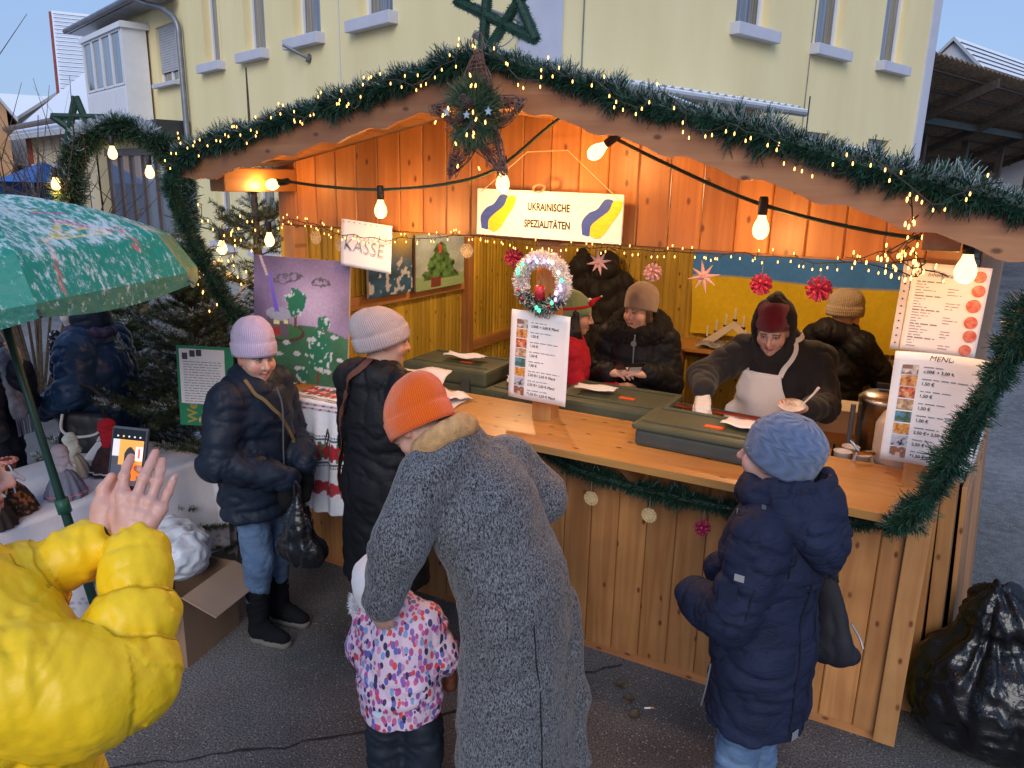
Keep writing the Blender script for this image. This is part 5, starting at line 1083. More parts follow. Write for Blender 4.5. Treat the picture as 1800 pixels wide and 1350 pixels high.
def beanie(parent, MH, m, cuff=True, hgt=1., tilt=.18, hs=1., rim=.022, wide=1., slouch=0., name='beanie', sd=0, top=.12):
    """knitted hat on a head frame"""
    prof = [(.0, .96), (-.002, 1.07), (.012, 1.10), (.035, 1.115), (.056, 1.105), (.062, 1.075), (.064, 1.045)] if cuff else [(.0, .96), (-.002, 1.03), (.012, 1.045), (.035, 1.06), (.06, 1.07)]
    prof += [(.064 + .03 * hgt * 0 + (.098 * hgt) * t, (1.05 + .05 * (wide - 1)) * math.sqrt(max(0, 1 - (t ** 2.3) * (1 - top ** 2)))) for t in np.linspace(.1, 1, 12)] + [(.064 + .099 * hgt, .03)]
    R = Matrix.Rotation(tilt, 4, 'X'); c0 = Vector((0, -.012, rim)); rings = []
    for z, sc in prof:
        zz = z; off = R @ Vector((0, -slouch * max(0, z - .06), zz)); u = R @ Vector((.0795 * sc * wide, 0, 0)); v = R @ Vector((0, .098 * sc * wide, 0)); rings.append((c0 + off, u, v))
    V, F, UV = loft(rings, 72); N = V - np.array(c0 + R @ Vector((0, 0, .05))); N /= np.linalg.norm(N, axis=1)[:, None] + 1e-9
    V = V + N * (.004 * fbm(V * 22, 2, sd))[:, None] * np.clip(UV[:, 1:] * 4, 0, 1)
    V[:, :] = V * hs
    return inst(name, np_mesh(name, V, F, m, True, uv=UV), parent, mw=MH)
def legs(parent, j, m, r=(.085, .062, .05), name='jeans', wr=.007, sd=3, vox=.011, low=.03):
    s = Sdf(.03)
    for i, q in enumerate('LR'):
        a, k_, e = (np.array(j[n_ + q], float) for n_ in ('hip', 'kn', 'an')); s.chain([a + (0, 0, .03), k_, e + (0, 0, low)], r, tag=i); 
    s.cone(j['hipL'], j['hipR'], .09, .09, sq=((0, 1, 0), .9))
    return garment(name, s, vox, m, parent, wr=wr, along=22, across=6, sd=sd)
def boots(parent, j, m, sole, hgt=.16, name='boot', toe=(0, .15)):
    for q in 'LR':
        a = np.array(j['an' + q], float); a[2] = .06; t = np.array((toe[0], toe[1], 0)); u = t / np.linalg.norm(t)
        s = Sdf(.02); s.cone(a + (0, 0, .01), a + (0, 0, hgt), .053, .064 if hgt > .2 else .056); s.chain([a + (0, 0, -.005), a + t * .55 + (0, 0, -.012), a + t + (0, 0, -.02)], [.05, .043, .036], k=.03); s.cut((0, 0, .028), (0, 0, -1)).cut((0, 0, .06 + hgt), (0, 0, 1))
        b = garment(name, s, .008, m, parent, wr=.004, along=30, sd=5)
        so = Sdf(.02); so.chain([(a[0], a[1], .015), *[tuple((a + t * f)[:2]) + (.015,) for f in (.5, 1.02)]], [.053, .047, .041]); so.cut((0, 0, .03), (0, 0, 1)).cut((0, 0, .001), (0, 0, -1))
        V, F = so.mesh(.008, 0); inst('sole', np_mesh('sole', V, F, sole, True), b)
def puffer(name, col, rough=.58, var=.1, bump=.25): return mat(name, col, rough, var=var, vs=4, bump=bump, bs=60, dist=.004, sheen=.0, spec=.28, ridge=.14, rs=5.5, rst=(1, 1, 1.9))
def person(label, loc, heading):
    o = empty('person', loc, heading); tag(o, label, 'person'); return o
def zipper(parent, pts, r=.004, m=None): return MB().tube(crom(pts, 5), r, 6).build('zipper', m or M_zinc, parent)
from mathutils.bvhtree import BVHTree
def wl(o, p):
    a = -o.rotation_euler[2]; d = np.array(p, float) - np.array(o.location); c, s = math.cos(a), math.sin(a)
    return (d[0] * c - d[1] * s, d[0] * s + d[1] * c, d[2])
def wv(o, v):
    a = -o.rotation_euler[2]; c, s = math.cos(a), math.sin(a); return Vector((v[0] * c - v[1] * s, v[0] * s + v[1] * c, v[2]))
def strap(parent, cloth, pts, w, m, off=.004, name='strap', n=8, snap=True):
    """flat band lying on a garment"""
    me = cloth.data; bv = BVHTree.FromPolygons([v.co for v in me.vertices], [p.vertices for p in me.polygons]); P = crom(pts, n); V = []; pos = []; nor = []
    for p in P:
        q, nn, _, dist = bv.find_nearest(Vector(p)); 
        if not snap and dist > .03: q = Vector(p)
        pos.append(np.array(q + nn * off)); nor.append(np.array(nn))
    pos = np.array(pos); nor = np.array(nor)
    for _ in range(2): pos[1:-1] = .25 * pos[:-2] + .5 * pos[1:-1] + .25 * pos[2:]; nor[1:-1] = .25 * nor[:-2] + .5 * nor[1:-1] + .25 * nor[2:]
    tn_ = np.gradient(pos, axis=0); tn_ /= np.linalg.norm(tn_, axis=1)[:, None]; b = MB(); sd_ = np.cross(tn_, nor); sd_ /= np.linalg.norm(sd_, axis=1)[:, None]
    for i in range(len(P)):
        for a_, h in ((-1, 0), (1, 0), (1, .003), (-1, .003)): b.v.append(tuple(pos[i] + sd_[i] * a_ * w / 2 + nor[i] * h))
    b.f = [(4 * i + q, 4 * i + (q + 1) % 4, 4 * i + 4 + (q + 1) % 4, 4 * i + 4 + q) for i in range(len(P) - 1) for q in range(4)]; b.mi = [0] * len(b.f)
    return b.build(name, m, parent, smooth=False)
def coat_sdf(j, hem, w, depth=.72, sleeve=(.085, .075, .060), fwd=(0, 1, 0), hemp=None, k=.045, shr=.075, cuff=True):
    """w: half widths at hem, pelvis, waist, chest, shoulder line"""
    s = Sdf(k); pe, ch, ne = (np.array(j[n_], float) for n_ in ('pelvis', 'chest', 'neck')); hp = np.array(hemp if hemp is not None else (pe[0], pe[1], hem), float); wa = pe * .45 + ch * .55
    up = .5 * ne + .5 * ch; sq = (fwd, depth)
    s.chain([ne * .85 + ch * .15, up, ch, wa, pe, hp + (0, 0, -.02)], [w[4] * .45, w[4] * .82, w[3], w[2], w[1], w[0]], sq=sq, tag=1)
    s.cone(j['shL'], j['shR'], shr, shr, sq=(fwd, .95), tag=1)
    for i, q in enumerate('LR'): s.chain([j['sh' + q], j['el' + q], j['wr' + q]], sleeve, k=.035, tag=2 + i)
    ax = (pe - hp); ax = ax / np.linalg.norm(ax); s.cut(hp, -ax); return s
def collar(s, c, r, t, n=10, tilt=0., a0=0., a1=2 * PI, k=.02, tag=5, dz=0.):
    P = [np.array(c) + np.array((r * math.sin(a), r * math.cos(a), tilt * math.cos(a) + dz)) for a in np.linspace(a0, a1, n)]
    for i in range(n - 1): s.cone(P[i], P[i + 1], t, t, k=k, tag=tag)
    return s
M_denim = mat('denim', (.060, .115, .22), .85, var=.35, vs=9, bump=.4, bs=400, dist=.002, col2=(.15, .23, .36), thr=(.35, .75), ridge=.3, rs=7., rst=(1, 1, 1.6))
M_black = puffer('black_nylon', (.010, .011, .014), .60)
M_blackwool = mat('black_knit', (.012, .011, .012), .95, var=.2, vs=60, bump=.4, bs=200, spec=.2)
M_navy = puffer('navy_nylon', (.012, .019, .036), .52)
M_sole = mat('grey_sole', (.16, .15, .13), .8)
M_suede = mat('black_suede', (.008, .009, .012), .95, var=.3, bump=.3, sheen=.0, spec=.2)
M_hair = mat('brown_hair', (.10, .055, .028), .55, var=.4, vs=60, stretch=(1, 1, .2), bump=.5, bs=150)
M_hairb = mat('dark_hair', (.014, .010, .009), .45, var=.4, vs=60, stretch=(1, 1, .2), bump=.5, bs=120)

# ---------------------------------------------------------------- woman in lilac hat, by the cash desk
o = person('woman in fuzzy lilac beanie, navy jacket and jeans, smiling downwards', (-2.87, 2.60, 0), math.radians(-84)); 
j = sk(1.64, elL=(-.255, .0, 1.03), elR=(.255, .0, 1.03), wrL=(-.075, .235, .955), wrR=(.085, .245, .925), anL=(-.09, .0, .05), anR=(.10, .03, .05), knL=(-.09, .03, .45), knR=(.095, .05, .45))
MH = head_frame((0, .03, 1.50), -.34, .15, .0)
body(o, j, MH, headkw=dict(chub=.8, smile=.8, nose=1.), colkw=dict(smile=.8, brow=(.16, .09, .05)), skin=(.62, .36, .28))
s = coat_sdf(j, .70, (.225, .205, .185, .19, .185), .78, (.092, .088, .068), shr=.085); collar(s, (0, -.005, 1.385), .072, .030, tilt=-.02); s.cone((0, -.06, 1.39), (0, -.11, 1.33), .06, .05)
jk = garment('jacket', s, .010, M_navy, o, wr=.011, along=13, across=5, puff=.004, spacing=.12, sd=11)
strap(o, jk, [(.09, .02, 1.36), (.05, .14, 1.27), (-.02, .17, 1.18), (-.10, .16, 1.02), (-.17, .12, .88), (-.20, .02, .80)], .018, mat('olive_strap', (.16, .12, .05), .7), off=.012)
zipper(jk, [(.01, .155, 1.36), (.0, .175, 1.25), (0, .165, 1.0), (0, .17, .75)], .004)
zipper(jk, [(-.165, .085, .98), (-.17, .105, .86)], .003)
s = Sdf(.03); 
for q, zz in (('L', .0), ('R', -.0)): 
    w_ = np.array(j['wr' + q]); s.cone(w_, w_ + (.0, .0, -.11), .042, .036); s.cone(w_ + (0, .0, -.08), w_ + (.03 if q == 'L' else -.03, .015, -.17), .033, .026)
garment('gloves', s, .008, M_blackwool, o, wr=.005, along=30, sd=4)
legs(o, j, M_denim, (.095, .074, .054), wr=.006, low=.19); boots(o, j, M_suede, M_sole, .25)
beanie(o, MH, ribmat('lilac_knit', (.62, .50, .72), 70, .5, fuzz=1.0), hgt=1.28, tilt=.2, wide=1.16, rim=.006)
s = Sdf(.012)
for a in np.linspace(-.9, .9, 9): s.cone((.066 * math.sin(a), .010 + .070 * math.cos(a), .035), (.070 * math.sin(a), .015 + .072 * math.cos(a), .018), .012, .006)
for x in (-1, 1): s.cone((x * .072, .005, .02), (x * .074, .0, -.03), .014, .008)
garment('hair', s, .006, M_hair, o, wr=.003, along=60, mw=MH)
bg = empty('plastic_bag', (-2.41, 2.40, .60)); bg.scale = (.80, .80, .82); tag(bg, 'black plastic carrier bag hanging from the hands of the lilac hat woman', 'bag')
s = Sdf(.05); s.cone((0, 0, .12), (.0, .0, .25), .12, .085, sq=((.3, 1, 0), .75)); s.cone((0, 0, .24), (.0, .0, .40), .07, .02); s.cone((-.08, 0, .09), (.08, .02, .08), .07, .08); V, F = s.mesh(.009, 1)
N = vnormals(V, F); a = np.arctan2(V[:, 1], V[:, 0]); rr = 1 - np.abs(vnoise(np.c_[np.cos(a) * 3.2, np.sin(a) * 3.2, V[:, 2] * 3], 8)) * 2; V = V + N * (.012 * rr + .006 * fbm(V * 30, 2))[:, None]
M_bin = mat('black_polythene', (.010, .011, .014), .25, var=.2, bump=.35, bs=30, dist=.01, spec=.6)
inst('bag_body', np_mesh('bag_body', V, F, M_bin), bg); MB().tube(crom([(-.02, 0, .38), (-.015, .0, .47), (.0, -.01, .50), (.02, 0, .46), (.02, 0, .38)], 4), .008, 6).build('handle', M_bin, bg)

# ---------------------------------------------------------------- person in long black coat at the cash desk
o = person('person in pale ribbed beanie and long black coat seen from behind', (-2.17, 2.73, 0), math.radians(-12))
j = sk(1.77, elL=(-.235, .03, 1.10), elR=(.225, .05, 1.10), wrL=(-.18, .20, .95), wrR=(.17, .22, 1.02))
MH = head_frame((.0, .03, 1.635), -.5, .15, -.05)
body(o, j, MH, hv=.006, hands=((hand_sdf(side=1), hand_frame((-.175, .22, .95), (0, 1, -.4), (-.6, 0, .8)), .006), (hand_sdf(side=-1), hand_frame((.165, .24, 1.03), (0, 1, .1), (.6, 0, .8)), .006)))
s = coat_sdf(j, .46, (.245, .222, .188, .20, .205), .76, (.094, .086, .064), shr=.09); collar(s, (0, -.01, 1.49), .078, .036, tilt=-.02); s.cone((-.06, -.085, 1.48), (.06, -.085, 1.48), .05, .05, k=.03); s.cone((0, -.10, 1.46), (0, -.12, 1.40), .07, .05, k=.04)
s.cone((-.19, -.02, .80), (.19, -.02, .80), .03, .03, k=.05)
jk = garment('long_coat', s, .010, M_black, o, wr=.009, along=15, across=4, puff=.003, spacing=.16, sd=21)
M_tan = mat('brown_leather', (.14, .05, .028), .45, var=.2, bump=.2)
strap(o, jk, [(.03, -.06, 1.50), (-.02, -.12, 1.45), (-.08, -.16, 1.36), (-.14, -.16, 1.24), (-.19, -.13, 1.12), (-.215, -.09, .98), (-.22, -.06, .86)], .040, M_tan, off=.020)
bq = MB()
for a_, c_ in (((-.026, 0, 0), (.006, .006, .075)), ((.026, 0, 0), (.006, .006, .075)), ((0, 0, .036), (.058, .006, .006)), ((0, 0, -.036), (.058, .006, .006))): bq.box(a_, c_)
bq.build('buckle', mat('steel', (.5, .5, .5), .25, 1.), o, mw=T(-.176, -.192, 1.165) @ Matrix.Rotation(.35, 4, 'Y') @ Matrix.Rotation(-.5, 4, 'Z'))
legs(o, j, mat('black_trousers', (.012, .012, .014), .8), name='trousers', vox=.014); boots(o, j, M_suede, M_sole)
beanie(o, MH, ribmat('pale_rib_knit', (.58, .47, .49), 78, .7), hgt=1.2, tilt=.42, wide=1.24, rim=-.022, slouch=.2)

# ---------------------------------------------------------------- bending person in tweed coat
o = person('person in orange beanie and long grey tweed coat bending over the child', (-1.18, 2.20, 0), math.radians(82))
J = dict(pelvis=(-1.15, 2.17, .95), chest=(-1.265, 2.13, 1.24), neck=(-1.375, 2.07, 1.425), shL=(-1.365, 1.945, 1.40), shR=(-1.265, 2.30, 1.36), elL=(-1.40, 1.83, 1.21), wrL=(-1.455, 1.815, .995), elR=(-1.165, 2.385, 1.215), wrR=(-1.33, 2.50, 1.22), hipL=(-1.18, 2.09, .88), hipR=(-1.14, 2.27, .88), knL=(-1.22, 2.10, .47), knR=(-1.17, 2.30, .47), anL=(-1.21, 2.09, .07), anR=(-1.16, 2.32, .07))
j = {k_: wl(o, p) for k_, p in J.items()}
MH = head_frame(wl(o, (-1.475, 2.035, 1.535)), .20, 1.05, .15)
body(o, j, MH, hv=.006, hands=((hand_sdf((.5, .5, .5, .5), side=1), hand_frame(wl(o, (-1.462, 1.815, .97)), wv(o, (-.2, .3, -1)), wv(o, (.3, -1, 0))), .006), (hand_sdf((.5,) * 4, side=-1), hand_frame(wl(o, (-1.34, 2.51, 1.22)), wv(o, (-1, .3, 0)), wv(o, (0, 0, 1))), .006)))
fw = wv(o, (-.85, -.12, -.35)).normalized()
s = coat_sdf(j, .12, (.262, .208, .192, .20, .185), .84, (.098, .088, .074), fwd=(0, 1, 0), hemp=wl(o, (-1.165, 2.24, .12)), shr=.09, k=.06)
a_ = [np.array(wl(o, p)) for p in ((-1.385, 2.0, 1.47), (-1.345, 2.10, 1.505), (-1.345, 2.19, 1.47))]
s.chain(a_, [.05, .06, .05], k=.04); s.ball(tuple(MH @ Vector((0, -.036, -.155))), .085, k=.05)
# vent of the coat and its loose flap
s.chain([wl(o, p) for p in ((-.94, 2.24, .70), (-.90, 2.26, .40), (-.87, 2.27, .1))], [.006, .018, .035], k=.02, sub=True)
s.chain([wl(o, p) for p in ((-1.03, 2.34, .85), (-.985, 2.37, .45), (-.955, 2.39, .16))], [.05, .045, .04], k=.05)
def mk_tweed():
    m, n, l, b = _nt('tweed'); tc = n.new('ShaderNodeTexCoord'); mp = n.new('ShaderNodeMapping'); mp.inputs['Scale'].default_value = (2.3, 2.3, 1.0); mp.inputs['Rotation'].default_value = (.5, .45, 0); l.new(tc.outputs['Object'], mp.inputs[0])
    nz = n.new('ShaderNodeTexNoise'); nz.inputs['Scale'].default_value = 92; nz.inputs['Detail'].default_value = 2.5; nz.inputs['Roughness'].default_value = .7; nz.inputs['Distortion'].default_value = .6; l.new(mp.outputs[0], nz.inputs[0])
    cr = n.new('ShaderNodeValToRGB'); e = cr.color_ramp.elements; e[0].position = .38; e[0].color = (.014, .015, .019, 1); e[1].position = .62; e[1].color = (.20, .21, .235, 1); l.new(nz.outputs[0], cr.inputs[0]); l.new(cr.outputs[0], b.inputs['Base Color'])
    b.inputs['Roughness'].default_value = .95; b.inputs['Sheen Weight'].default_value = .2; b.inputs['Specular IOR Level'].default_value = .1
    bp = n.new('ShaderNodeBump'); bp.inputs['Strength'].default_value = .4; bp.inputs['Distance'].default_value = .003; l.new(nz.outputs[0], bp.inputs['Height']); l.new(bp.outputs[0], b.inputs['Normal']); return m
tw = garment('tweed_coat', s, .010, mk_tweed(), o, wr=.010, along=5, across=5, sd=31, fine=.0, smooth=2)
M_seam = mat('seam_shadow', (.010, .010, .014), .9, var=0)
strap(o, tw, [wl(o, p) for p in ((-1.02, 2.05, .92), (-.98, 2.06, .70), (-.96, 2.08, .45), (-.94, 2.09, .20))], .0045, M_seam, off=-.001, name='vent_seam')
s = Sdf(.03); c0 = np.array(MH @ Vector((0, -.045, -.10))); Rr = np.array(MH.to_3x3())
P = [c0 + Rr @ np.array((.078 * math.sin(a), .085 * math.cos(a) , .03 * math.cos(a) - .015)) for a in np.linspace(0, 2 * PI, 12)]
for i in range(11): s.cone(P[i], P[i + 1], .034, .034)
garment('scarf', s, .008, mat('mustard_wool', (.52, .30, .13), .95, var=.2, vs=40, bump=.5, bs=150), o, wr=.004, along=14, across=14, sd=8)
legs(o, j, mat('grey_trousers', (.25, .24, .24), .8), name='trousers', vox=.014); boots(o, j, mat('pale_boot', (.45, .42, .40), .6), M_sole, .12)
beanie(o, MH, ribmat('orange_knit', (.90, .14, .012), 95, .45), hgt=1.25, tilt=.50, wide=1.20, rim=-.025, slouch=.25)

# ---------------------------------------------------------------- child
o = person('small child in white hat and confetti patterned snow jacket', (-1.565, 2.04, 0), math.radians(18))
j = sk(1.02, elL=(-.155, .02, .62), elR=(.155, .03, .63), wrL=(-.165, .09, .50), wrR=(.15, .12, .52), shL=(-.105, 0, .78), shR=(.10, 0, .78), neck=(0, 0, .83), chest=(0, 0, .70), pelvis=(0, -.01, .52), hipL=(-.06, 0, .48), hipR=(.06, 0, .48), knL=(-.065, .02, .26), knR=(.075, .03, .26), anL=(-.06, 0, .06), anR=(.08, .02, .06))
MH = head_frame((-.075, .02, .905), .25, .25, -.25)
body(o, j, MH, hv=.006, hs=.88, headkw=dict(chub=1.2))
s = coat_sdf(j, .385, (.158, .150, .142, .136, .12), .88, (.064, .060, .050), shr=.062, k=.04); collar(s, (-.03, -.005, .83), .055, .028)
def mk_petal():
    m, n, l, b = _nt('petal_print'); tc = n.new('ShaderNodeTexCoord'); mp = n.new('ShaderNodeMapping'); mp.inputs['Scale'].default_value = (1.35, 1.35, .75); mp.inputs['Rotation'].default_value = (.5, .6, .3)
    l.new(tc.outputs['Object'], mp.inputs[0]); vo = n.new('ShaderNodeTexVoronoi'); vo.inputs['Scale'].default_value = 43; l.new(mp.outputs[0], vo.inputs[0])
    k = n.new('ShaderNodeMapRange'); k.inputs['From Min'].default_value = .49; k.inputs['From Max'].default_value = .53; k.inputs['To Min'].default_value = 1; k.inputs['To Max'].default_value = 0; l.new(vo.outputs['Distance'], k.inputs[0])
    sc = n.new('ShaderNodeSeparateColor'); l.new(vo.outputs['Color'], sc.inputs[0]); cr = n.new('ShaderNodeValToRGB'); cr.color_ramp.interpolation = 'CONSTANT'; e = cr.color_ramp.elements; cs = [(.05, .03, .12), (.42, .07, .26), (.12, .13, .42), (.55, .10, .28), (.68, .06, .06), (.25, .10, .40), (.55, .25, .45), (.20, .32, .60), (.03, .03, .10)]
    e[0].color = _c(cs[0]); e[1].position = .12; e[1].color = _c(cs[1])
    for i, c_ in enumerate(cs[2:]): q = e.new(.25 + i * .105); q.color = _c(c_)
    l.new(sc.outputs[1], cr.inputs[0]); mx = n.new('ShaderNodeMix'); mx.data_type = 'RGBA'; l.new(k.outputs[0], mx.inputs[0]); mx.inputs[6].default_value = (.70, .54, .66, 1); l.new(cr.outputs[0], mx.inputs[7]); l.new(mx.outputs[2], b.inputs['Base Color']); b.inputs['Roughness'].default_value = .6; return m
jk = garment('snow_jacket', s, .008, mk_petal(), o, wr=.008, along=16, across=6, sd=41)
hrt = MB(); pts = [(.016 * math.sin(t) ** 3 * 1.3, .013 * math.cos(t) - .005 * math.cos(2 * t) - .002 * math.cos(3 * t)) for t in np.linspace(0, 2 * PI, 24, endpoint=False)]; hrt.prism(pts, -.002, .002)
bvx = BVHTree.FromPolygons([v.co for v in jk.data.vertices], [p.vertices for p in jk.data.polygons]); q, nn, _, _ = bvx.find_nearest(Vector((-.06, -.3, .45))); hrt.build('heart_patch', mat('pale_blue_patch', (.55, .68, .80), .5), jk, mw=T(*(q + nn * .004)))
s = Sdf(.02); s.cone((-.175, .09, .48), (-.185, .08, .36), .026, .030); s.ball((-.16, .11, .43), .016); garment('mitten', s, .008, M_tan, o, wr=.004, along=30); s = Sdf(.02); s.cone((.155, .13, .50), (.16, .13, .42), .025, .028); garment('mitten', s, .008, M_tan, o, wr=.004, along=30)
legs(o, j, mat('navy_snow_trousers', (.012, .018, .030), .6), (.085, .075, .072), name='snow_trousers', wr=.010, vox=.010); boots(o, j, mat('child_boot', (.03, .03, .035), .7), M_sole, .09, toe=(0, .10))
beanie(o, MH, mat('white_fleece', (.76, .74, .76), .95, var=.05, bump=.3, bs=90, sheen=.4), cuff=False, hgt=1.0, tilt=.40, wide=1.26, hs=.95, rim=-.045, name='hat')
M_whitefur = mat('white_fur', (.80, .80, .84), .95, var=.1, vs=60, sheen=.5)
def fur(name, centers, r, n, L, m, parent, seed=0, w=.0016, mw=None, down=0., flat=None):
    """dense short hairs around a chain of points"""
    rg = np.random.default_rng(seed); C = np.array(centers, float); k_ = rg.integers(0, len(C), n); d = rg.normal(size=(n, 3)); d /= np.linalg.norm(d, axis=1)[:, None]; p0 = C[k_] + d * r * rg.uniform(.2, .95, (n, 1)); dr = d + rg.normal(size=(n, 3)) * .45 + np.array((0, 0, -down)); dr /= np.linalg.norm(dr, axis=1)[:, None]; p1 = p0 + dr * L * rg.uniform(.5, 1.1, (n, 1)); sdv = np.cross(dr, rg.normal(size=(n, 3))); sdv /= np.linalg.norm(sdv, axis=1)[:, None] + 1e-9
    V = np.stack([p0 - sdv * w, p0 + sdv * w, p1], 1).reshape(-1, 3); F = np.arange(3 * n).reshape(-1, 3); return inst(name, np_mesh(name, V, F, m, False), parent, mw=mw)
fur('fur_ear', [(-.10, -.01, -.045), (-.105, -.015, -.065), (-.10, -.02, -.08)], .030, 2600, .022, M_whitefur, o, 5, mw=MH)
s = Sdf(.01); s.ell((-.090, -.005, -.012), (.022, .030, .032)); s.ell((-.108, -.012, -.012), (.012, .018, .020), sub=True); garment('hat_ear', s, .005, mat('pink_fleece', (.65, .32, .30), .9), o, wr=0, mw=MH)

# ---------------------------------------------------------------- woman in the blue parka, right foreground
o = person('woman in blue cable knit beanie and long navy parka with shoulder bag', (-.335, 2.43, 0), math.radians(80))
j = sk(1.66, elL=(-.235, .03, 1.045), wrL=(-.15, .19, 1.02), elR=(.235, .03, 1.04), wrR=(.10, .20, 1.02), shL=(-.165, -.01, 1.315), shR=(.165, -.01, 1.315))
MH = head_frame((0, .035, 1.525), -.10, .02, .0)
body(o, j, MH, headkw=dict(nose=1.35, jaw=.95, smile=1., chub=.3), colkw=dict(smile=1., teeth=True), hv=.004, skin=(.60, .36, .30))
s = coat_sdf(j, .595, (.208, .195, .172, .19, .19), .80, (.086, .080, .070), shr=.086, k=.045)
collar(s, (0, .0, 1.385), .080, .035, n=14)
s.chain([(-.205, .10, .88), (-.222, .10, .70)], [.008, .008], k=.01, sub=True)
M_parka = mat('navy_cotton', (.013, .018, .044), .75, var=.18, vs=7, bump=.25, bs=260, dist=.002, spec=.25, ridge=.32, rs=6., rst=(1, 1, 2.2))
jk = garment('parka', s, .009, M_parka, o, wr=.010, along=17, across=5, sd=51)
h2 = Sdf(.03); collar(h2, (0, -.012, 1.415), .118, .030, n=16, tilt=-.012); collar(h2, (0, -.015, 1.455), .112, .024, n=16, tilt=-.02); h2.ell((0, -.135, 1.335), (.135, .075, .115), k=.05); h2.ell((0, -.175, 1.265), (.085, .045, .07), k=.05); h2.cone((-.13, -.06, 1.38), (-.06, -.15, 1.30), .05, .05); h2.cone((.13, -.06, 1.38), (.06, -.15, 1.30), .05, .05)
h2.ell((0, -.045, 1.475), (.088, .085, .075), k=.025, sub=True)
garment('hood', h2, .008, M_parka, o, wr=.009, along=16, across=8, sd=53)
s = Sdf(.02); s.ell((0, -.055, 1.415), (.088, .075, .02)); garment('hood_lining', s, .008, mat('fleece_lining', (.035, .035, .042), .95, var=.3, bump=.6, bs=90), o, wr=.004)
bvx = BVHTree.FromPolygons([v.co for v in jk.data.vertices], [p.vertices for p in jk.data.polygons])
def patch(parent, p, size, m, up=(0, 0, 1), name='patch'):
    q, nn, _, _ = bvx.find_nearest(Vector(p)); mm = frame(q + nn * .005, Vector(up).cross(nn), up); MB().box((0, 0, 0), (size[0], size[1], .004), bev=.001).build(name, m, parent, mw=mm)
patch(jk, (-.30, .0, 1.235), (.030, .022), mat('grey_label', (.30, .29, .30), .5), name='sleeve_label'); patch(jk, (-.10, -.3, .64), (.032, .030), mat('silver_label', (.40, .40, .42), .4, .5), name='hem_label')
patch(jk, (-.32, .02, 1.16), (.055, .085), M_parka, name='sleeve_pocket'); patch(jk, (-.16, .12, 1.40), (.014, .014), M_zinc, name='snap_button'); patch(jk, (-.17, -.01, 1.41), (.014, .014), M_zinc, name='snap_button')
zipper(jk, [(-.225, .085, .86), (-.230, .09, .78), (-.234, .10, .70)], .003)
M_stitch = mat('parka_seam', (.006, .008, .018), .9, var=0)
for pp_, nm in (([(0, -.3, 1.22), (0, -.3, 1.0), (0, -.3, .8), (0, -.3, .62)], 'back_seam'), ([(-.11, -.22, 1.30), (-.12, -.25, 1.1), (-.13, -.25, .9), (-.14, -.25, .63)], 'side_seam'), ([(-.14, .10, 1.36), (-.20, .02, 1.37), (-.17, -.10, 1.35)], 'shoulder_seam'), ([(-.16, .12, 1.28), (-.13, .0, 1.40), (-.14, -.13, 1.27), (-.18, -.12, 1.20)], 'armhole_seam'), ([(-.29, -.06, 1.20), (-.31, -.05, 1.10)], 'pocket_edge'), ([(-.29, .06, 1.20), (-.31, .07, 1.10)], 'pocket_edge')): strap(jk, jk, pp_, .0055, M_stitch, off=-.0005, name=nm)
legs(o, j, M_denim, (.095, .07, .06), wr=.01); boots(o, j, M_suede, M_sole)
beanie(o, MH, ribmat('blue_cable_knit', (.135, .185, .32), 15, 1.0, cable=True, fuzz=.6), cuff=False, hgt=1.15, tilt=.40, wide=1.18, rim=-.022, slouch=.1)
MB().box((-.083, .045, .028), (.004, .022, .008)).build('hat_badge', M_zinc, o, mw=MH)
hb_ = empty('shoulder_bag', (-.135, 2.60, .80)); tag(hb_, 'black fabric shoulder bag hanging behind the navy parka', 'bag')
s = Sdf(.04); s.cone((.0, -.05, .06), (-.035, .0, .23), .085, .045, sq=((.35, .9, 0), .45)); s.cone((.065, -.05, .03), (-.05, -.05, .03), .035, .045, k=.02)
garment('bag_body', s, .009, mat('black_fabric', (.010, .010, .016), .7, var=.3, bump=.3, bs=300), hb_, wr=.008, along=8, sd=3)
MB().tube(crom([(-.02, .02, .25), (-.055, -.02, .40), (-.06, -.05, .52), (-.11, -.09, .565)], 5), .016, 8).build('bag_strap', mat('black_web', (.012, .012, .018), .8), hb_, smooth=True)
MB().tube(crom([(.055, -.085, .17), (.085, -.09, .13), (.10, -.10, .10)], 4), .004, 6).build('bag_zip', M_zinc, hb_)
# ---------------------------------------------------------------- stall helper in elf hat
FL = .058
o = person('stall helper in green elf hat with long dark hair and red sweater', (-1.95, 4.33, FL), math.radians(-62))
j = sk(1.62, elL=(-.21, .02, 1.02), elR=(.20, .05, 1.02), wrL=(-.10, .24, 1.02), wrR=(.10, .28, 1.06))
MH = head_frame((0, .03, 1.495), -.05, .15, .0)
body(o, j, MH, hv=.0045, headkw=dict(nose=.95, jaw=.9), colkw=dict(brow=(.03, .02, .015), iris=(.03, .02, .015)), skin=(.60, .36, .26), hands=((hand_sdf((.4,) * 4, side=1), hand_frame((-.09, .26, 1.02), (.3, 1, 0), (-.3, 0, 1)), .005), (hand_sdf((.5,) * 4, side=-1), hand_frame((.09, .30, 1.06), (-.4, .9, 0), (.3, 0, 1)), .005)))
s = coat_sdf(j, .80, (.18, .17, .155, .165, .165), .75, (.065, .058, .045)); garment('red_sweater', s, .010, mat('red_knit', (.50, .012, .03), .9, var=.15, bump=.4, bs=150), o, wr=.006)
s = Sdf(.04); s.chain([(0, -.025, 1.33), (0, -.03, 1.18), (0, -.03, .82)], [.13, .178, .188], sq=((0, 1, 0), .80)); s.cone((0, .20, 1.4), (0, .24, .8), .11, .11, sub=True, k=.03); garment('dark_vest', s, .010, M_black, o, wr=.008, puff=.005, spacing=.1)
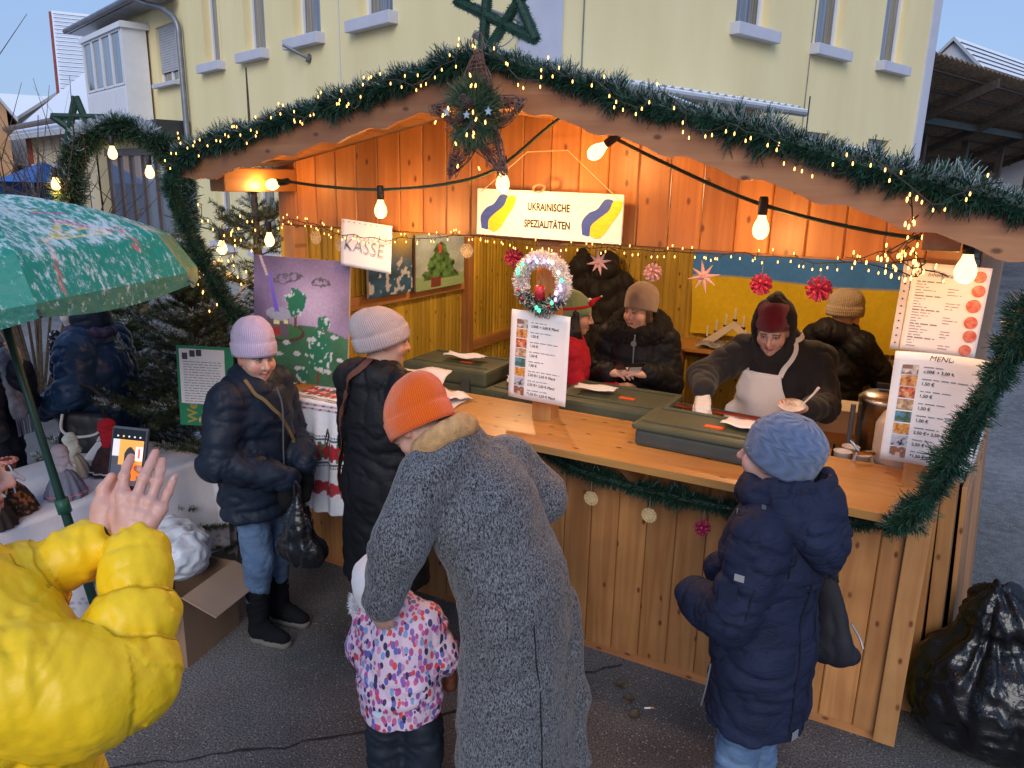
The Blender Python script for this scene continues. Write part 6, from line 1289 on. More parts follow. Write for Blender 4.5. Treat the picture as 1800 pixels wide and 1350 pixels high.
s = Sdf(.03); s.cone((0, -.04, .03), (0, -.07, -.12), .075, .07); 
for x in (-1, 1): s.chain([(x * .070, -.01, .02), (x * .078, .005, -.10), (x * .085, .035, -.24), (x * .08, .05, -.34)], [.028, .034, .034, .022])
garment('long_hair', s, .007, M_hairb, o, wr=.007, along=3, across=35, mw=MH)
V, F, UV = None, None, None
M_felt = mat('green_felt', (.22, .30, .15), .95, var=.1, bump=.3, bs=120, sheen=.3); R = Matrix.Rotation(.28, 4, 'X'); rings = []
for z, sc, dx in [(0, 1.0, 0), (-.003, 1.10, 0), (.03, 1.12, 0), (.065, 1.09, 0), (.10, .97, -.005), (.14, .72, -.02), (.165, .45, -.04), (.17, .2, -.06), (.165, .03, -.07)]:
    c_ = Vector((0, -.012, -.002)) + R @ Vector((0, dx, z)); rings.append((c_, R @ Vector((.0795 * sc, 0, 0)), R @ Vector((0, .099 * sc, 0))))
V, F, UV = loft(rings, 40); ht = inst('elf_hat', np_mesh('elf_hat', V, F, M_felt, True, uv=UV), o, mw=MH)
rg = [(Vector((0, -.012, -.002)) + R @ Vector((0, 0, z)), R @ Vector((.0795 * sc, 0, 0)), R @ Vector((0, .099 * sc, 0))) for z, sc in ((.046, 1.08), (.046, 1.16), (.062, 1.155), (.062, 1.07))]
V, F, UV = loft(rg, 40); inst('red_band', np_mesh('red_band', V, F, mat('red_felt', (.55, .015, .02), .9), True), ht)
s = Sdf(.01); c_ = R @ Vector((.03, .10, .07)); c_ = np.array(c_); s.ball(c_, .020); s.cone(c_ + (.0, .005, .01), c_ + (.01, .05, .05), .016, .006); garment('hat_figure', s, .005, mat('red_felt2', (.60, .02, .03), .9), ht, wr=0)
s = Sdf(.01); s.ball(c_ + (-.008, -.012, .012), .017); s.ball(c_ + (.012, .052, .053), .008); garment('white_trim', s, .005, M_whitefur, ht, wr=0)
legs(o, j, mat('dark_trousers', (.02, .02, .03), .8), name='trousers', vox=.015); boots(o, j, M_suede, M_sole)

# ---------------------------------------------------------------- stall helper with fur hood
o = person('stall helper in taupe beanie and black coat with fur collar holding a wallet', (-1.62, 4.66, FL), math.radians(-169))
j = sk(1.66, elL=(-.225, .04, 1.06), elR=(.235, .03, 1.06), wrL=(-.115, .265, 1.165), wrR=(.125, .265, 1.15))
MH = head_frame((0, .04, 1.515), -.55, .06, .0)
mwl = hand_frame((-.10, .295, 1.17), (.75, .55, .25), (-.25, .35, .9)); mwr = hand_frame((.11, .29, 1.16), (-.75, .55, .2), (.25, .4, .9))
body(o, j, MH, hv=.004, headkw=dict(chub=.9, smile=.1), colkw=dict(brow=(.10, .06, .04)), skin=(.66, .40, .30), hands=((hand_sdf((.55, .6, .6, .6), side=1, thumb=.5), mwl, .005), (hand_sdf((.55, .6, .6, .6), side=-1, thumb=.5), mwr, .005)))
s = coat_sdf(j, .62, (.215, .205, .18, .195, .195), .78, (.088, .084, .066), shr=.088)
jk = garment('black_coat', s, .010, M_black, o, wr=.009, puff=.006, spacing=.13, sd=61)
zipper(jk, [(.0, .145, 1.38), (.0, .165, 1.28), (0, .165, 1.15)], .006); MB().lathe([(.010, -.003), (.018, -.003), (.018, .003), (.010, .003)], 14, M=T(0, .185, 1.33) @ Matrix.Rotation(PI / 2, 4, 'X')).build('zip_ring', M_zinc, jk)
s = Sdf(.05); P = [(.135 * math.sin(a), -.01 + .115 * math.cos(a), 1.405 - .045 * math.cos(a)) for a in np.linspace(.35, 2 * PI - .35, 14)]
for a, b_ in zip(P, P[1:]): s.cone(a, b_, .058, .058)
garment('fur_collar', s, .012, mat('black_fur_base', (.010, .009, .009), .95), o, wr=.012, along=30, across=20)
fur('fur_collar_hair', P, .066, 14000, .045, mat('black_fur', (.022, .018, .016), .6, var=.3), o, 9, w=.0013, down=.3)
legs(o, j, mat('dark_trousers2', (.015, .015, .02), .8), name='trousers', vox=.015); boots(o, j, M_suede, M_sole)
s = Sdf(.02)
for x in (-1, 1): s.chain([(x * .070, .0, .015), (x * .076, -.01, -.05), (x * .07, -.02, -.10)], [.018, .020, .012])
s.chain([(-.07, -.01, .0), (0, -.085, .0), (.07, -.01, .0)], [.02, .03, .02])
garment('hair', s, .006, M_hair, o, wr=.004, along=3, across=40, mw=MH)
beanie(o, MH, ribmat('taupe_knit', (.36, .27, .22), 120, .2, fuzz=.5), cuff=False, hgt=1.2, tilt=.24, wide=1.15, rim=.006)
wlt = empty('wallet', tuple(o.matrix_basis @ Vector((0, .37, 1.20))), math.radians(-169)); tag(wlt, 'open black wallet in the hands of the helper with fur collar', 'wallet')
for sx in (-1, 1): MB().box((sx * .048, 0, .014), (.094, .005, .12), bev=.002).build('wallet_flap', mat('black_leather', (.014, .014, .015), .35), wlt, mw=Matrix.Rotation(sx * -.55, 4, 'Z') @ Matrix.Rotation(-.7, 4, 'X'))
MB().box((-.042, .006, .012), (.075, .003, .05)).build('card', mat('card_white', (.55, .56, .6), .4), wlt, mw=Matrix.Rotation(.55, 4, 'Z') @ Matrix.Rotation(-.7, 4, 'X'))

# ---------------------------------------------------------------- vendor with apron
o = person('vendor in black hoodie, burgundy beanie and white apron serving food', (-.67, 4.20, FL), math.radians(163))
lw = lambda *p: wl(o, p)
j = sk(1.76, shR=lw(-.835, 4.10, 1.505), elR=lw(-.985, 3.88, 1.39), wrR=lw(-.925, 3.68, 1.37), shL=lw(-.475, 4.20, 1.49), elL=lw(-.395, 4.02, 1.29), wrL=lw(-.44, 3.76, 1.33), chest=lw(-.67, 4.17, 1.28), neck=lw(-.675, 4.12, 1.515), pelvis=lw(-.66, 4.22, .95))
MH = head_frame(lw(-.69, 4.045, 1.645), .32, .38, .0)
mr_ = hand_frame(lw(-.925, 3.67, 1.36), wv(o, (.25, -.75, -.55)), wv(o, (-.3, -.3, 1))); ml_ = hand_frame(lw(-.44, 3.75, 1.33), wv(o, (-.55, -.75, .1)), wv(o, (.35, -.5, -.8)))
body(o, j, MH, hv=.004, headkw=dict(nose=1.05, jaw=1.1, smile=.7), colkw=dict(smile=.7, brow=(.08, .05, .035), lip=(.48, .18, .15)), skin=(.62, .38, .29), hands=((hand_sdf((.5, .55, .5, .5), side=-1, thumb=.4), ml_, .005), (hand_sdf((.3, .6, .7, .7), side=1), mr_, .006)))
g_ = hand_sdf((.3, .6, .7, .7), side=1, infl=.002); V, F = g_.mesh(.005, 1); inst('glove', np_mesh('glove', V, F, mat('latex_glove', (.74, .66, .58), .5, var=.1, bump=.4, bs=60)), o, mw=mr_)
s = coat_sdf(j, .82, (.19, .185, .18, .195, .20), .72, (.085, .074, .055), shr=.085, fwd=(0, 1, 0)); hc = Vector(lw(-.675, 4.09, 1.60))
M_hood = mat('black_jersey', (.016, .015, .016), .92, var=.2, vs=9, bump=.3, bs=260, dist=.002, sheen=.08)
s.cone(tuple(hc + Vector((0, -.03, -.08))), tuple(hc + Vector((0, -.06, -.02))), .10, .09, k=.05)
hd = garment('hoodie', s, .009, M_hood, o, wr=.008, along=12, sd=71)
h2 = Sdf(.03); h2.ell((0, -.03, .035), (.108, .125, .13)); h2.cone((0, -.03, -.04), (0, -.01, -.13), .105, .12); h2.ell((0, -.06, .15), (.03, .05, .03)); h2.ell((0, .045, -.005), (.082, .14, .118), sub=True, k=.03); h2.cone((0, .10, -.02), (0, .12, -.2), .07, .06, sub=True)
garment('hood', h2, .008, M_hood, o, wr=.006, along=12, sd=72, mw=MH)
beanie(o, MH, ribmat('burgundy_knit', (.20, .010, .022), 95, .5), hgt=.75, tilt=.16, wide=1.03, rim=.022)
MB().box((-.045, .098, .055), (.020, .006, .020), bev=.002).build('hat_patch', mat('leather_patch', (.10, .045, .03), .6), o, mw=MH @ Matrix.Rotation(.4, 4, 'Z'))
bvx = BVHTree.FromPolygons([v.co for v in hd.data.vertices], [p.vertices for p in hd.data.polygons])
ap = MB(); nx, nz = 17, 26; Vv = []
for k_ in range(nz):
    z = 1.36 - .62 * k_ / (nz - 1); t = k_ / (nz - 1); wd = .105 + (.10 * min(1, t / .38) ** 1.5); 
    for i in range(nx):
        x = (i / (nx - 1) - .5) * 2 * wd; q = bvx.ray_cast(Vector((x, .6, z)), Vector((0, -1, 0))); y = (q[0].y if q[0] is not None and q[0].y > 0 else .13); Vv.append([x, y, z])
Vv = np.array(Vv).reshape(nz, nx, 3)
for _ in range(5): Vv[1:-1, 1:-1, 1] = .25 * (Vv[:-2, 1:-1, 1] + Vv[2:, 1:-1, 1] + Vv[1:-1, :-2, 1] + Vv[1:-1, 2:, 1])
Vv[..., 1] = np.minimum(Vv[..., 1], .175) + .016 + .004 * np.sin(Vv[..., 0] * 40)
ap.v = [tuple(p) for p in Vv.reshape(-1, 3)]; ap.f = [(a * nx + b_, a * nx + b_ + 1, (a + 1) * nx + b_ + 1, (a + 1) * nx + b_) for a in range(nz - 1) for b_ in range(nx - 1)]; ap.mi = [0] * len(ap.f)
M_apron = mat('white_cotton', (.74, .70, .70), .85, var=.04, bump=.15, bs=200); apo = ap.build('apron', M_apron, o, smooth=True); so = apo.modifiers.new('s', 'SOLIDIFY'); so.thickness = .004
for sx in (-1, 1): strap(o, hd, [(sx * .098, .16, 1.35), (sx * .105, .13, 1.43), (sx * .10, .06, 1.52), (sx * .08, -.02, 1.55)], .026, M_apron, off=.012, name='apron_strap')
legs(o, j, mat('dark_trousers3', (.02, .02, .025), .8), name='trousers', vox=.015); boots(o, j, M_suede, M_sole)
pl = empty('paper_plate', (-.50, 3.64, 1.36)); tag(pl, 'white paper plate with plastic fork held by the vendor', 'plate'); MB().lathe([(0, 0), (.042, .0), (.062, .014), (.063, .016), (.041, .004), (0, .004)], 24, M=Matrix.Rotation(.25, 4, 'X')).build('plate', mat('white_paper_plate', (.70, .66, .62), .6), pl, smooth=True)
MB().tube([(.04, .0, .015), (.09, -.02, .085), (.11, -.03, .12)], [.004, .005, .007], 6).build('fork', mat('white_plastic', (.75, .72, .68), .4), pl)

# ---------------------------------------------------------------- helper turned away at the urn
o = person('stall helper in beige knit beanie and black jacket turned towards the urn', (-.50, 5.40, FL), math.radians(-30))
j = sk(1.64, elR=(.27, .16, 1.08), wrR=(.33, .40, 1.12), elL=(-.20, .04, 1.02), wrL=(.02, .28, 1.05))
MH = head_frame((.01, .035, 1.505), -.15, .42, .0)
body(o, j, MH, hv=.006, headkw=dict(chub=.5), hands=((hand_sdf((.5,) * 4, side=-1), hand_frame((.335, .42, 1.12), (.2, 1, 0), (0, 0, 1)), .006),))
s = coat_sdf(j, .72, (.20, .195, .18, .19, .19), .76, (.085, .08, .066), shr=.085); s.chain([(-.10, -.05, 1.39), (0, -.13, 1.40), (.10, -.05, 1.39)], [.06, .085, .06], k=.03); collar(s, (0, -.0, 1.40), .08, .035)
garment('black_jacket', s, .010, M_black, o, wr=.010, puff=.005, spacing=.14, sd=81)
s = Sdf(.03); s.cone((0, .02, .80), (0, .05, .62), .205, .21, sq=((0, 1, 0), .75)); s.cut((0, 0, .42), (0, 0, -1)); garment('apron_skirt', s, .012, mat('grey_apron', (.42, .37, .36), .85), o, wr=.008)
s = Sdf(.02); s.chain([(-.06, .0, .01), (-.07, .03, -.06), (-.06, .05, -.12)], [.02, .02, .01]); garment('hair', s, .007, M_hair, o, wr=.003, mw=MH)
legs(o, j, mat('dark_trousers4', (.02, .02, .025), .8), name='trousers', vox=.015); boots(o, j, M_suede, M_sole)
beanie(o, MH, ribmat('beige_knit', (.42, .33, .22), 60, .7, vfreq=130, fuzz=.8), hgt=1.2, tilt=.40, wide=1.20, rim=-.018)

# ---------------------------------------------------------------- two visitors behind the doll table
o = person('visitor in shiny dark blue puffer coat with red patterned scarf under the umbrella', (-4.44, 2.80, 0), math.radians(112))
j = sk(1.66, elL=(-.26, -.02, 1.10), wrL=(-.20, .22, .96), elR=(.24, .0, 1.08), wrR=(.18, .22, .98), head=(0, .05, 1.55))
MH = head_frame((0, .06, 1.525), .1, .25, .0)
body(o, j, MH, hv=.006)
s = coat_sdf(j, .55, (.255, .24, .215, .215, .20), .84, (.105, .10, .075), shr=.10)
garment('puffer_coat', s, .010, puffer('blue_puffer', (.020, .046, .10), .33), o, wr=.012, puff=.010, spacing=.15, sd=91)
s = Sdf(.03); s.cone((0, -.01, 1.47), (0, .0, 1.60), .118, .105); s.ell((0, -.03, 1.66), (.11, .12, .09)); s.ell((0, .12, 1.56), (.08, .12, .11), sub=True); s.cut((0, 0, 1.40), (0, 0, -1)); garment('hood', s, .010, M_navy, o, wr=.008, sd=92)
s = Sdf(.02); P = [(.095 * math.sin(a), .095, 1.575 + .13 * math.cos(a)) for a in np.linspace(.9, 2 * PI - .9, 12)]
for a, b_ in zip(P, P[1:]): s.cone(a, b_, .028, .028)
garment('hood_lining', s, .008, mat('white_lining', (.62, .62, .62), .9), o, wr=.004)
for (z0, z1, mm) in ((1.38, 1.16, mat('black_floral', (.02, .02, .03), .9, var=0, col2=(.55, .58, .66), vs=42, thr=(.55, .62))), (1.17, .93, mat('red_wool', (.40, .012, .03), .9, var=.2))):
    s = Sdf(.02); s.cone((-.06, .20, z0), (-.045, .235, z1), .042, .046, sq=((0, 1, 0), .5)); garment('scarf', s, .008, mm, o, wr=.004)
s = Sdf(.02); collar(s, (0, .0, 1.415), .10, .042, n=12); garment('scarf_wrap', s, .009, mat('violet_knit', (.06, .045, .09), .95, var=.5, vs=50), o, wr=.008, along=30)
legs(o, j, mat('dark_trousers5', (.015, .015, .02), .8), name='trousers', vox=.015); boots(o, j, M_suede, M_sole)
hb2 = empty('handbag', (-4.20, 2.56, .74)); tag(hb2, 'black handbag with white piping carried by the blue puffer visitor', 'bag')
s = Sdf(.03); s.cone((-.09, 0, .08), (.09, .0, .08), .09, .09, sq=((0, 1, 0), .55)); s.cone((-.08, 0, .19), (.08, 0, .19), .07, .07, sq=((0, 1, 0), .5)); garment('bag_body', s, .009, mat('black_leather2', (.012, .012, .016), .4), hb2, wr=.003, mw=Rz(.5))
pp = crom([(-.11, -.052, .26), (-.12, -.062, .17), (-.05, -.068, .13), (.08, -.064, .15), (.12, -.055, .22)], 6); MB().tube(pp, .008, 6).build('piping', mat('white_piping', (.60, .60, .60), .6), hb2, mw=Rz(.5))
MB().tube(crom([(-.1, 0, .24), (-.09, .0, .36), (0, 0, .42), (.09, 0, .36), (.1, 0, .24)], 5), .011, 6).build('handle', M_sock, hb2, mw=Rz(.5))
o = person('visitor in long dark coat with grey fringed scarf at the left edge', (-4.52, 2.13, 0), math.radians(-75))
j = sk(1.64, elL=(-.24, .06, 1.08), wrL=(-.10, .24, 1.30), elR=(.22, .05, 1.02), wrR=(.10, .24, 1.0))
MH = head_frame((0, .03, 1.51), .1, .1, .0); body(o, j, MH, hv=.006, hands=((hand_sdf((.5, .6, .6, .6), side=1), hand_frame((-.09, .255, 1.32), (.35, .35, 1), (-.6, .5, 0)), .005),))
s = coat_sdf(j, .30, (.24, .22, .20, .205, .195), .80, (.095, .09, .068), shr=.095); garment('dark_coat', s, .011, puffer('black_blue_coat', (.012, .014, .024), .5), o, wr=.008, puff=.008, spacing=.07, sd=95)
s = Sdf(.03); collar(s, (0, .0, 1.40), .09, .045, n=12); s.cone((-.10, .155, 1.36), (-.10, .20, 1.05), .055, .055, sq=((0, 1, 0), .4)); garment('grey_scarf', s, .009, mat('grey_wool', (.16, .18, .24), .95, var=.3, vs=30, bump=.4), o, wr=.007)
fg = MB()
for i in range(9): fg.tube([(-.15 + i * .0125, .22, 1.02), (-.15 + i * .0125 + random.uniform(-.006, .006), .225, .92)], .004, 5)
fg.build('scarf_fringe', mat('grey_wool2', (.16, .18, .24), .95), o)
legs(o, j, mat('dark_trousers6', (.015, .015, .02), .8), name='trousers', vox=.015); boots(o, j, M_suede, M_sole)
s = Sdf(.02); s.ell((0, -.02, .035), (.088, .105, .098)); s.cut((0, 0, -.0), (0, .35, -1)); garment('cap', s, .008, M_blackwool, o, wr=.003, mw=MH)

# ---------------------------------------------------------------- photographer in yellow puffer, left foreground
YS = 1.12
def yp(p): return np.array((p[0] * YS, p[1] * YS, 2.35 + (p[2] - 2.35) * YS))
o = person('person in bright yellow puffer jacket photographing the stall with a phone', (-1.42, .72, 0), 0.0)
yl = lambda *p: tuple(yp(p) - np.array((-1.42, .72, 0)))
Jw = dict(shR=(-1.17, .56, 1.57), elR=(-1.098, .690, 1.515), wrR=(-1.205, .795, 1.672), shL=(-1.52, .60, 1.63), elL=(-1.40, .60, 1.59), wrL=(-1.318, .772, 1.668), neck=(-1.42, .585, 1.70), chest=(-1.33, .56, 1.50))
j = sk(1.80); j.update({k_: yl(*v) for k_, v in Jw.items()}); ch = j['chest']; j['pelvis'] = (ch[0] - .02, ch[1] - .02, .98)
for q, x in (('L', -1), ('R', 1)): j['hip' + q] = (ch[0] - .02 + x * .09, ch[1] - .02, .93); j['kn' + q] = (ch[0] - .02 + x * .1, ch[1], .5); j['an' + q] = (ch[0] - .02 + x * .1, ch[1] - .01, .08)
MH = head_frame(yl(-1.545, .665, 1.80), -.55, .05, .0)
# right hand: back towards the viewer, fingers spread over the phone; points set out joint by joint
def yhand():
    s = Sdf(.007); G = lambda *p: np.array(yl(*p)); wr = G(-1.222, .800, 1.675)
    K = dict(i=G(-1.268, .824, 1.766), m=G(-1.243, .832, 1.764), r=G(-1.222, .846, 1.756), p=G(-1.207, .856, 1.742)); Pj = dict(i=G(-1.281, .838, 1.797), m=G(-1.243, .852, 1.798), r=G(-1.226, .866, 1.788), p=G(-1.214, .877, 1.765)); Dj = dict(i=G(-1.292, .854, 1.812), m=G(-1.250, .873, 1.817), r=G(-1.235, .882, 1.804), p=G(-1.217, .889, 1.778)); Tj = dict(i=G(-1.299, .868, 1.823), m=G(-1.257, .890, 1.833), r=G(-1.247, .896, 1.817), p=G(-1.220, .900, 1.788))
    s.cone(wr + (.02, -.02, -.06), wr, .030, .029, k=.02)
    for q, r0 in (('i', .0105), ('m', .011), ('r', .0105), ('p', .0092)):
        s.cone(wr * .82 + K[q] * .18, K[q], .019, .0125, k=.014); s.ball(K[q] + (0.002, -.003, .002), .0120, k=.01); s.chain([K[q], Pj[q], Dj[q], Tj[q]], [r0 * 1.05, r0, r0 * .92, r0 * .80], k=.004); s.ball(Pj[q], r0 * 1.07, k=.006)
    t0, t1, t2, t3 = G(-1.250, .803, 1.700), G(-1.283, .815, 1.728), G(-1.300, .832, 1.752), G(-1.306, .848, 1.775); s.chain([t0, t1, t2, t3], [.020, .0165, .0135, .0105], k=.010)
    s.cone(wr * .5 + t0 * .5, K['i'], .018, .012, k=.015)
    for q in 'imrp':
        for f_ in (.35, .55, .75): s.ball(wr * (1 - f_) * 1. + K[q] * f_ + np.array((.006, -.012, .004)) * (1 - .3 * f_), .0075, k=.012)
        for dz in (-.0035, .0, .0035): e_ = (Dj[q] - K[q]); e_ /= np.linalg.norm(e_); c_ = Pj[q] + e_ * dz * 1.3 + np.array((.45, -.85, .3)) * .0118; s.cone(c_ - np.array((.006, .003, 0)), c_ + np.array((.006, .003, 0)), .0012, k=.0015, sub=True)
    s.marks = [K[q] for q in 'imrp'] + [Pj[q] for q in 'imrp'] + [Tj[q] for q in 'imrp']; return s
def ylhand():
    s = Sdf(.008); G = lambda *p: np.array(yl(*p)); wr = G(-1.305, .788, 1.664); c_ = G(-1.322, .826, 1.725)
    s.cone(wr + (-.02, -.03, -.04), wr, .029, .029, k=.02); s.cone(wr, c_, .030, .034, k=.02); s.cone(c_, G(-1.338, .848, 1.752), .030, .020, k=.015)
    s.chain([G(-1.318, .810, 1.700), G(-1.326, .815, 1.735), G(-1.330, .826, 1.765), G(-1.326, .842, 1.786)], [.019, .0155, .0125, .010], k=.01)
    for i in range(4):
        b0 = G(-1.345 + .004 * i, .868, 1.745 + .018 * i); s.chain([c_, b0, b0 + np.array((.035, .012, .0)), b0 + np.array((.06, .004, .0))], [.016, .0105, .010, .008], k=.006)
    return s
_yh = yhand()
body(o, j, MH, hv=.005, headkw=dict(chub=.6), hands=((_yh, ID, .0028, _yh.marks), (ylhand(), ID, .0038)), skin=(.62, .37, .30))
s = Sdf(.02); s.ell((0, -.022, .040), (.081, .098, .088)); s.cone((0, -.075, .0), (0, -.082, -.075), .058, .045); s.ell((0, .10, -.02), (.09, .075, .085), sub=True); s.cone((-.1, -.0, -.03), (.1, .0, -.03), .035, .035, sub=True)
garment('short_hair', s, .005, mat('grey_brown_hair', (.11, .09, .075), .7, var=.5, vs=90, stretch=(1, 1, .25), bump=.6, bs=180), o, wr=.004, along=60, across=40, mw=MH)
M_nail = mat('nail', (.66, .42, .36), .3)
for a_, b_ in (((-1.299, .868, 1.823), (-1.292, .854, 1.812)), ((-1.257, .890, 1.833), (-1.250, .873, 1.817)), ((-1.247, .896, 1.817), (-1.235, .882, 1.804)), ((-1.220, .900, 1.788), (-1.217, .889, 1.778))):
    p = np.array(yl(*a_)); d = p - np.array(yl(*b_)); bk_ = Vector((.45, -.85, .30)); mm = hand_frame(p - d * .15 + np.array(bk_) * .0078, d, bk_); n_ = MB(); n_.lathe([(0, .0012), (.004, .0008), (.0055, -.001)], 10); n_.build('fingernail', M_nail, o, smooth=True, mw=mm @ Matrix.Diagonal((1, 1.35, 1, 1)))
s = Sdf(.035); A = np.array
s.chain([j['neck'], A(j['neck']) * .4 + A(j['chest']) * .6 + (0, -.02, 0), j['chest'], A(j['chest']) + (.0, 0, -.28), A(j['chest']) + (.0, 0, -.50)], [.10, .20, .225, .225, .215], sq=((0, 1, 0), .80), tag=1)
elR, wrR, shR = A(j['elR']), A(j['wrR']), A(j['shR']); elL, wrL, shL = A(j['elL']), A(j['wrL']), A(j['shL'])
s.chain([shR, shR * .45 + elR * .55 + (.01, -.01, -.015), elR], [.110, .102, .082], k=.05, tag=2); s.chain([elR, elR * .5 + wrR * .5, wrR + (wrR - elR) * .02], [.082, .077, .066], k=.03, tag=3)
s.chain([shL, elL + (0, 0, -.02)], [.11, .085], k=.05, tag=4); s.chain([elL, elL * .5 + wrL * .5, wrL], [.082, .072, .058], k=.03, tag=5)
V, F = s.mesh(.0052, 2); N = vnormals(V, F); TG, S_, AX = s.info(V)
d = np.zeros(len(V))
for tg, sp, am, ph in ((3, .098, .019, .03), (2, .17, .012, .02), (5, .098, .019, .03), (4, .15, .012, 0), (1, .17, .014, .04)):
    m_ = TG == tg; x = (S_ + ph + .006 * fbm(V * 6, 2, 3)) / sp; q = np.abs(np.sin(PI * x)) ** .42 - .85; near = np.exp(-np.abs(np.sin(PI * x)) * sp / PI / .03); d[m_] += (am * q + near * .012 * vnoise(np.c_[V @ np.array([[48., 9.], [9., 48.], [5., 5.]]), S_ * 3], 6))[m_]
r1 = 1 - 2.4 * np.abs(fbm(np.c_[V[:, 0] * 13, V[:, 1] * 13, V[:, 2] * 7], 2, 12)); r2 = 1 - 2.2 * np.abs(fbm(V * 24, 2, 19)); fo = rot_noise(V, AX, S_ + .05 * vnoise(V * 6, 5), 26., 8., 14); d += .0050 * (np.sqrt(np.abs(fo)) - .5) * np.clip(.5 + 1.2 * vnoise(V * 5, 31), 0, 1) + .0010 * r2 + .002 * fbm(V * 8, 2, 22)
V = V + N * d[:, None]; M_yel = mat('yellow_nylon', (.90, .57, .012), .42, var=.05, vs=5, bump=.45, bs=17, dist=.012, spec=.4)
yj = inst('yellow_jacket', np_mesh('yellow_jacket', V, F, M_yel), o)
M_ys = mat('yellow_thread', (.55, .34, .008), .7, var=0)
def ring_seam(a_, b_, S0, r_):
    ax = (b_ - a_) / np.linalg.norm(b_ - a_); u_ = np.cross(ax, (0, 0, 1)); u_ /= np.linalg.norm(u_); w_ = np.cross(ax, u_); c_ = a_ + ax * S0; strap(yj, yj, [tuple(c_ + r_ * (u_ * math.cos(t) + w_ * math.sin(t))) for t in np.linspace(0, 2 * PI, 15)], .0035, M_ys, off=-.001, name='seam', n=6)
for a_, b_, sp, ph in ((elR, wrR, .098, .03), (elL, wrL, .098, .03)):
    for k in (1, 2): ring_seam(a_, b_, k * sp - ph, .085) if k * sp - ph < np.linalg.norm(b_ - a_) * .97 else None
for wv_, el_ , r_ in ((wrR, elR, .033), (wrL, elL, .034)):
    ax = (wv_ - el_) / np.linalg.norm(wv_ - el_); c_ = wv_ + (wv_ - el_) * .115 if r_ == .033 else wv_ + ax * .045; MB().tube([c_ - ax * .025, c_ + ax * .006], r_, 20).build('cuff', M_sock, yj, smooth=True)
zp = A(yl(-1.205, .47, 1.36)); MB().tube(crom([zp + (.01, .0, .04), zp + (.012, -.004, -.02), zp + (.02, -.004, -.12)], 4), .005, 6).build('pocket_zip', M_sock, yj)
legs(o, j, mat('dark_trousers7', (.03, .03, .04), .8), name='trousers', vox=.016); boots(o, j, M_suede, M_sole)
# the phone
pm = frame(yp((-1.3115, .868, 1.806)), (.058, .030, -.005), (-.028, .018, .108)); ph = empty('smartphone'); ph.matrix_world = pm; tag(ph, 'smartphone in dark case with camera preview, held by the yellow jacket person', 'phone')
MB().box((0, 0, 0), (.078, .160, .010), bev=.004).build('case', mat('blue_grey_case', (.035, .045, .065), .5), ph)
MB().box((0, 0, .0052), (.069, .150, .001)).build('glass_front', mat('black_glass', (.004, .004, .005), .08), ph)
sc_ = MB()
def scol(u, v):
    x, y = u, v; c_ = (.55, .22, .04) if y > .35 else (.30, .11, .03)
    if x < .22: c_ = (.03, .03, .04) if y < .62 else (.40, .38, .42)
    if (x - .58) ** 2 / .035 + (y - .62) ** 2 / .05 < 1: c_ = (.012, .011, .012)
    if .76 < x < .98 and .55 < y < .86: c_ = (.75, .66, .62)
    if .83 < x < .90 and .6 < y < .82: c_ = (.62, .08, .05)
    if (x - .72) ** 2 / .05 + (y - .30) ** 2 / .035 < 1: c_ = (.95, .16, .01)
    if x < .35 and y < .45: c_ = (.03, .035, .05)
    if y < .12: c_ = (.05, .05, .07)
    return c_
sc_.grid(40, 56, lambda u, v: ((u - .5) * .066, -.045 + v * .098, .0060), scol); sc_.build('screen_picture', vcol('screen', .2, emis=1.1, var=0.), ph)
for i in range(5): MB().lathe([(0, .0062), (.002, .0062), (.002, .0058)], 8, M=T(-.024 + i * .012, .060, 0)).build('screen_icon', emit('icon%d' % i, (1, .75, .1) if i == 1 else (.8, .8, .85), 1.), ph)
# ================================================================ garlands
M_ndl = mat('needle_dark', (.010, .042, .026), .55, var=.3, vs=20); M_ndl2 = mat('needle_mid', (.018, .070, .042), .5, var=.3, vs=20); M_frost = mat('needle_frost', (.30, .36, .36), .6, var=.3, vs=20)
M_fir = mat('fir_dark', (.040, .062, .034), .6, var=.4, vs=15); M_fir2 = mat('fir_light', (.085, .115, .055), .6, var=.4, vs=15); M_bark = mat('bark', (.075, .050, .032), .9, var=.4, vs=30, bump=.6, bs=60)
M_wire = mat('wire', (.012, .012, .012), .6)
def needles(name, P, D_, L, w, mats, parent, mi, droop=0., seed=0):
    """many thin tapering leaves from points P along D_"""
    rg = np.random.default_rng(seed); n = len(P); D_ = D_ / (np.linalg.norm(D_, axis=1)[:, None] + 1e-9); s = np.cross(D_, rg.normal(size=(n, 3))); s /= np.linalg.norm(s, axis=1)[:, None] + 1e-9
    Lr = (L * rg.uniform(.65, 1.15, n))[:, None]; e = P + D_ * Lr; e[:, 2] -= droop * Lr[:, 0]
    V = np.stack([P - s * w, P + s * w, e + s * w * .45, e - s * w * .45], 1).reshape(-1, 3); return inst(name, np_mesh(name, V, np.arange(4 * n).reshape(-1, 4), mats, False, mi=mi), parent)
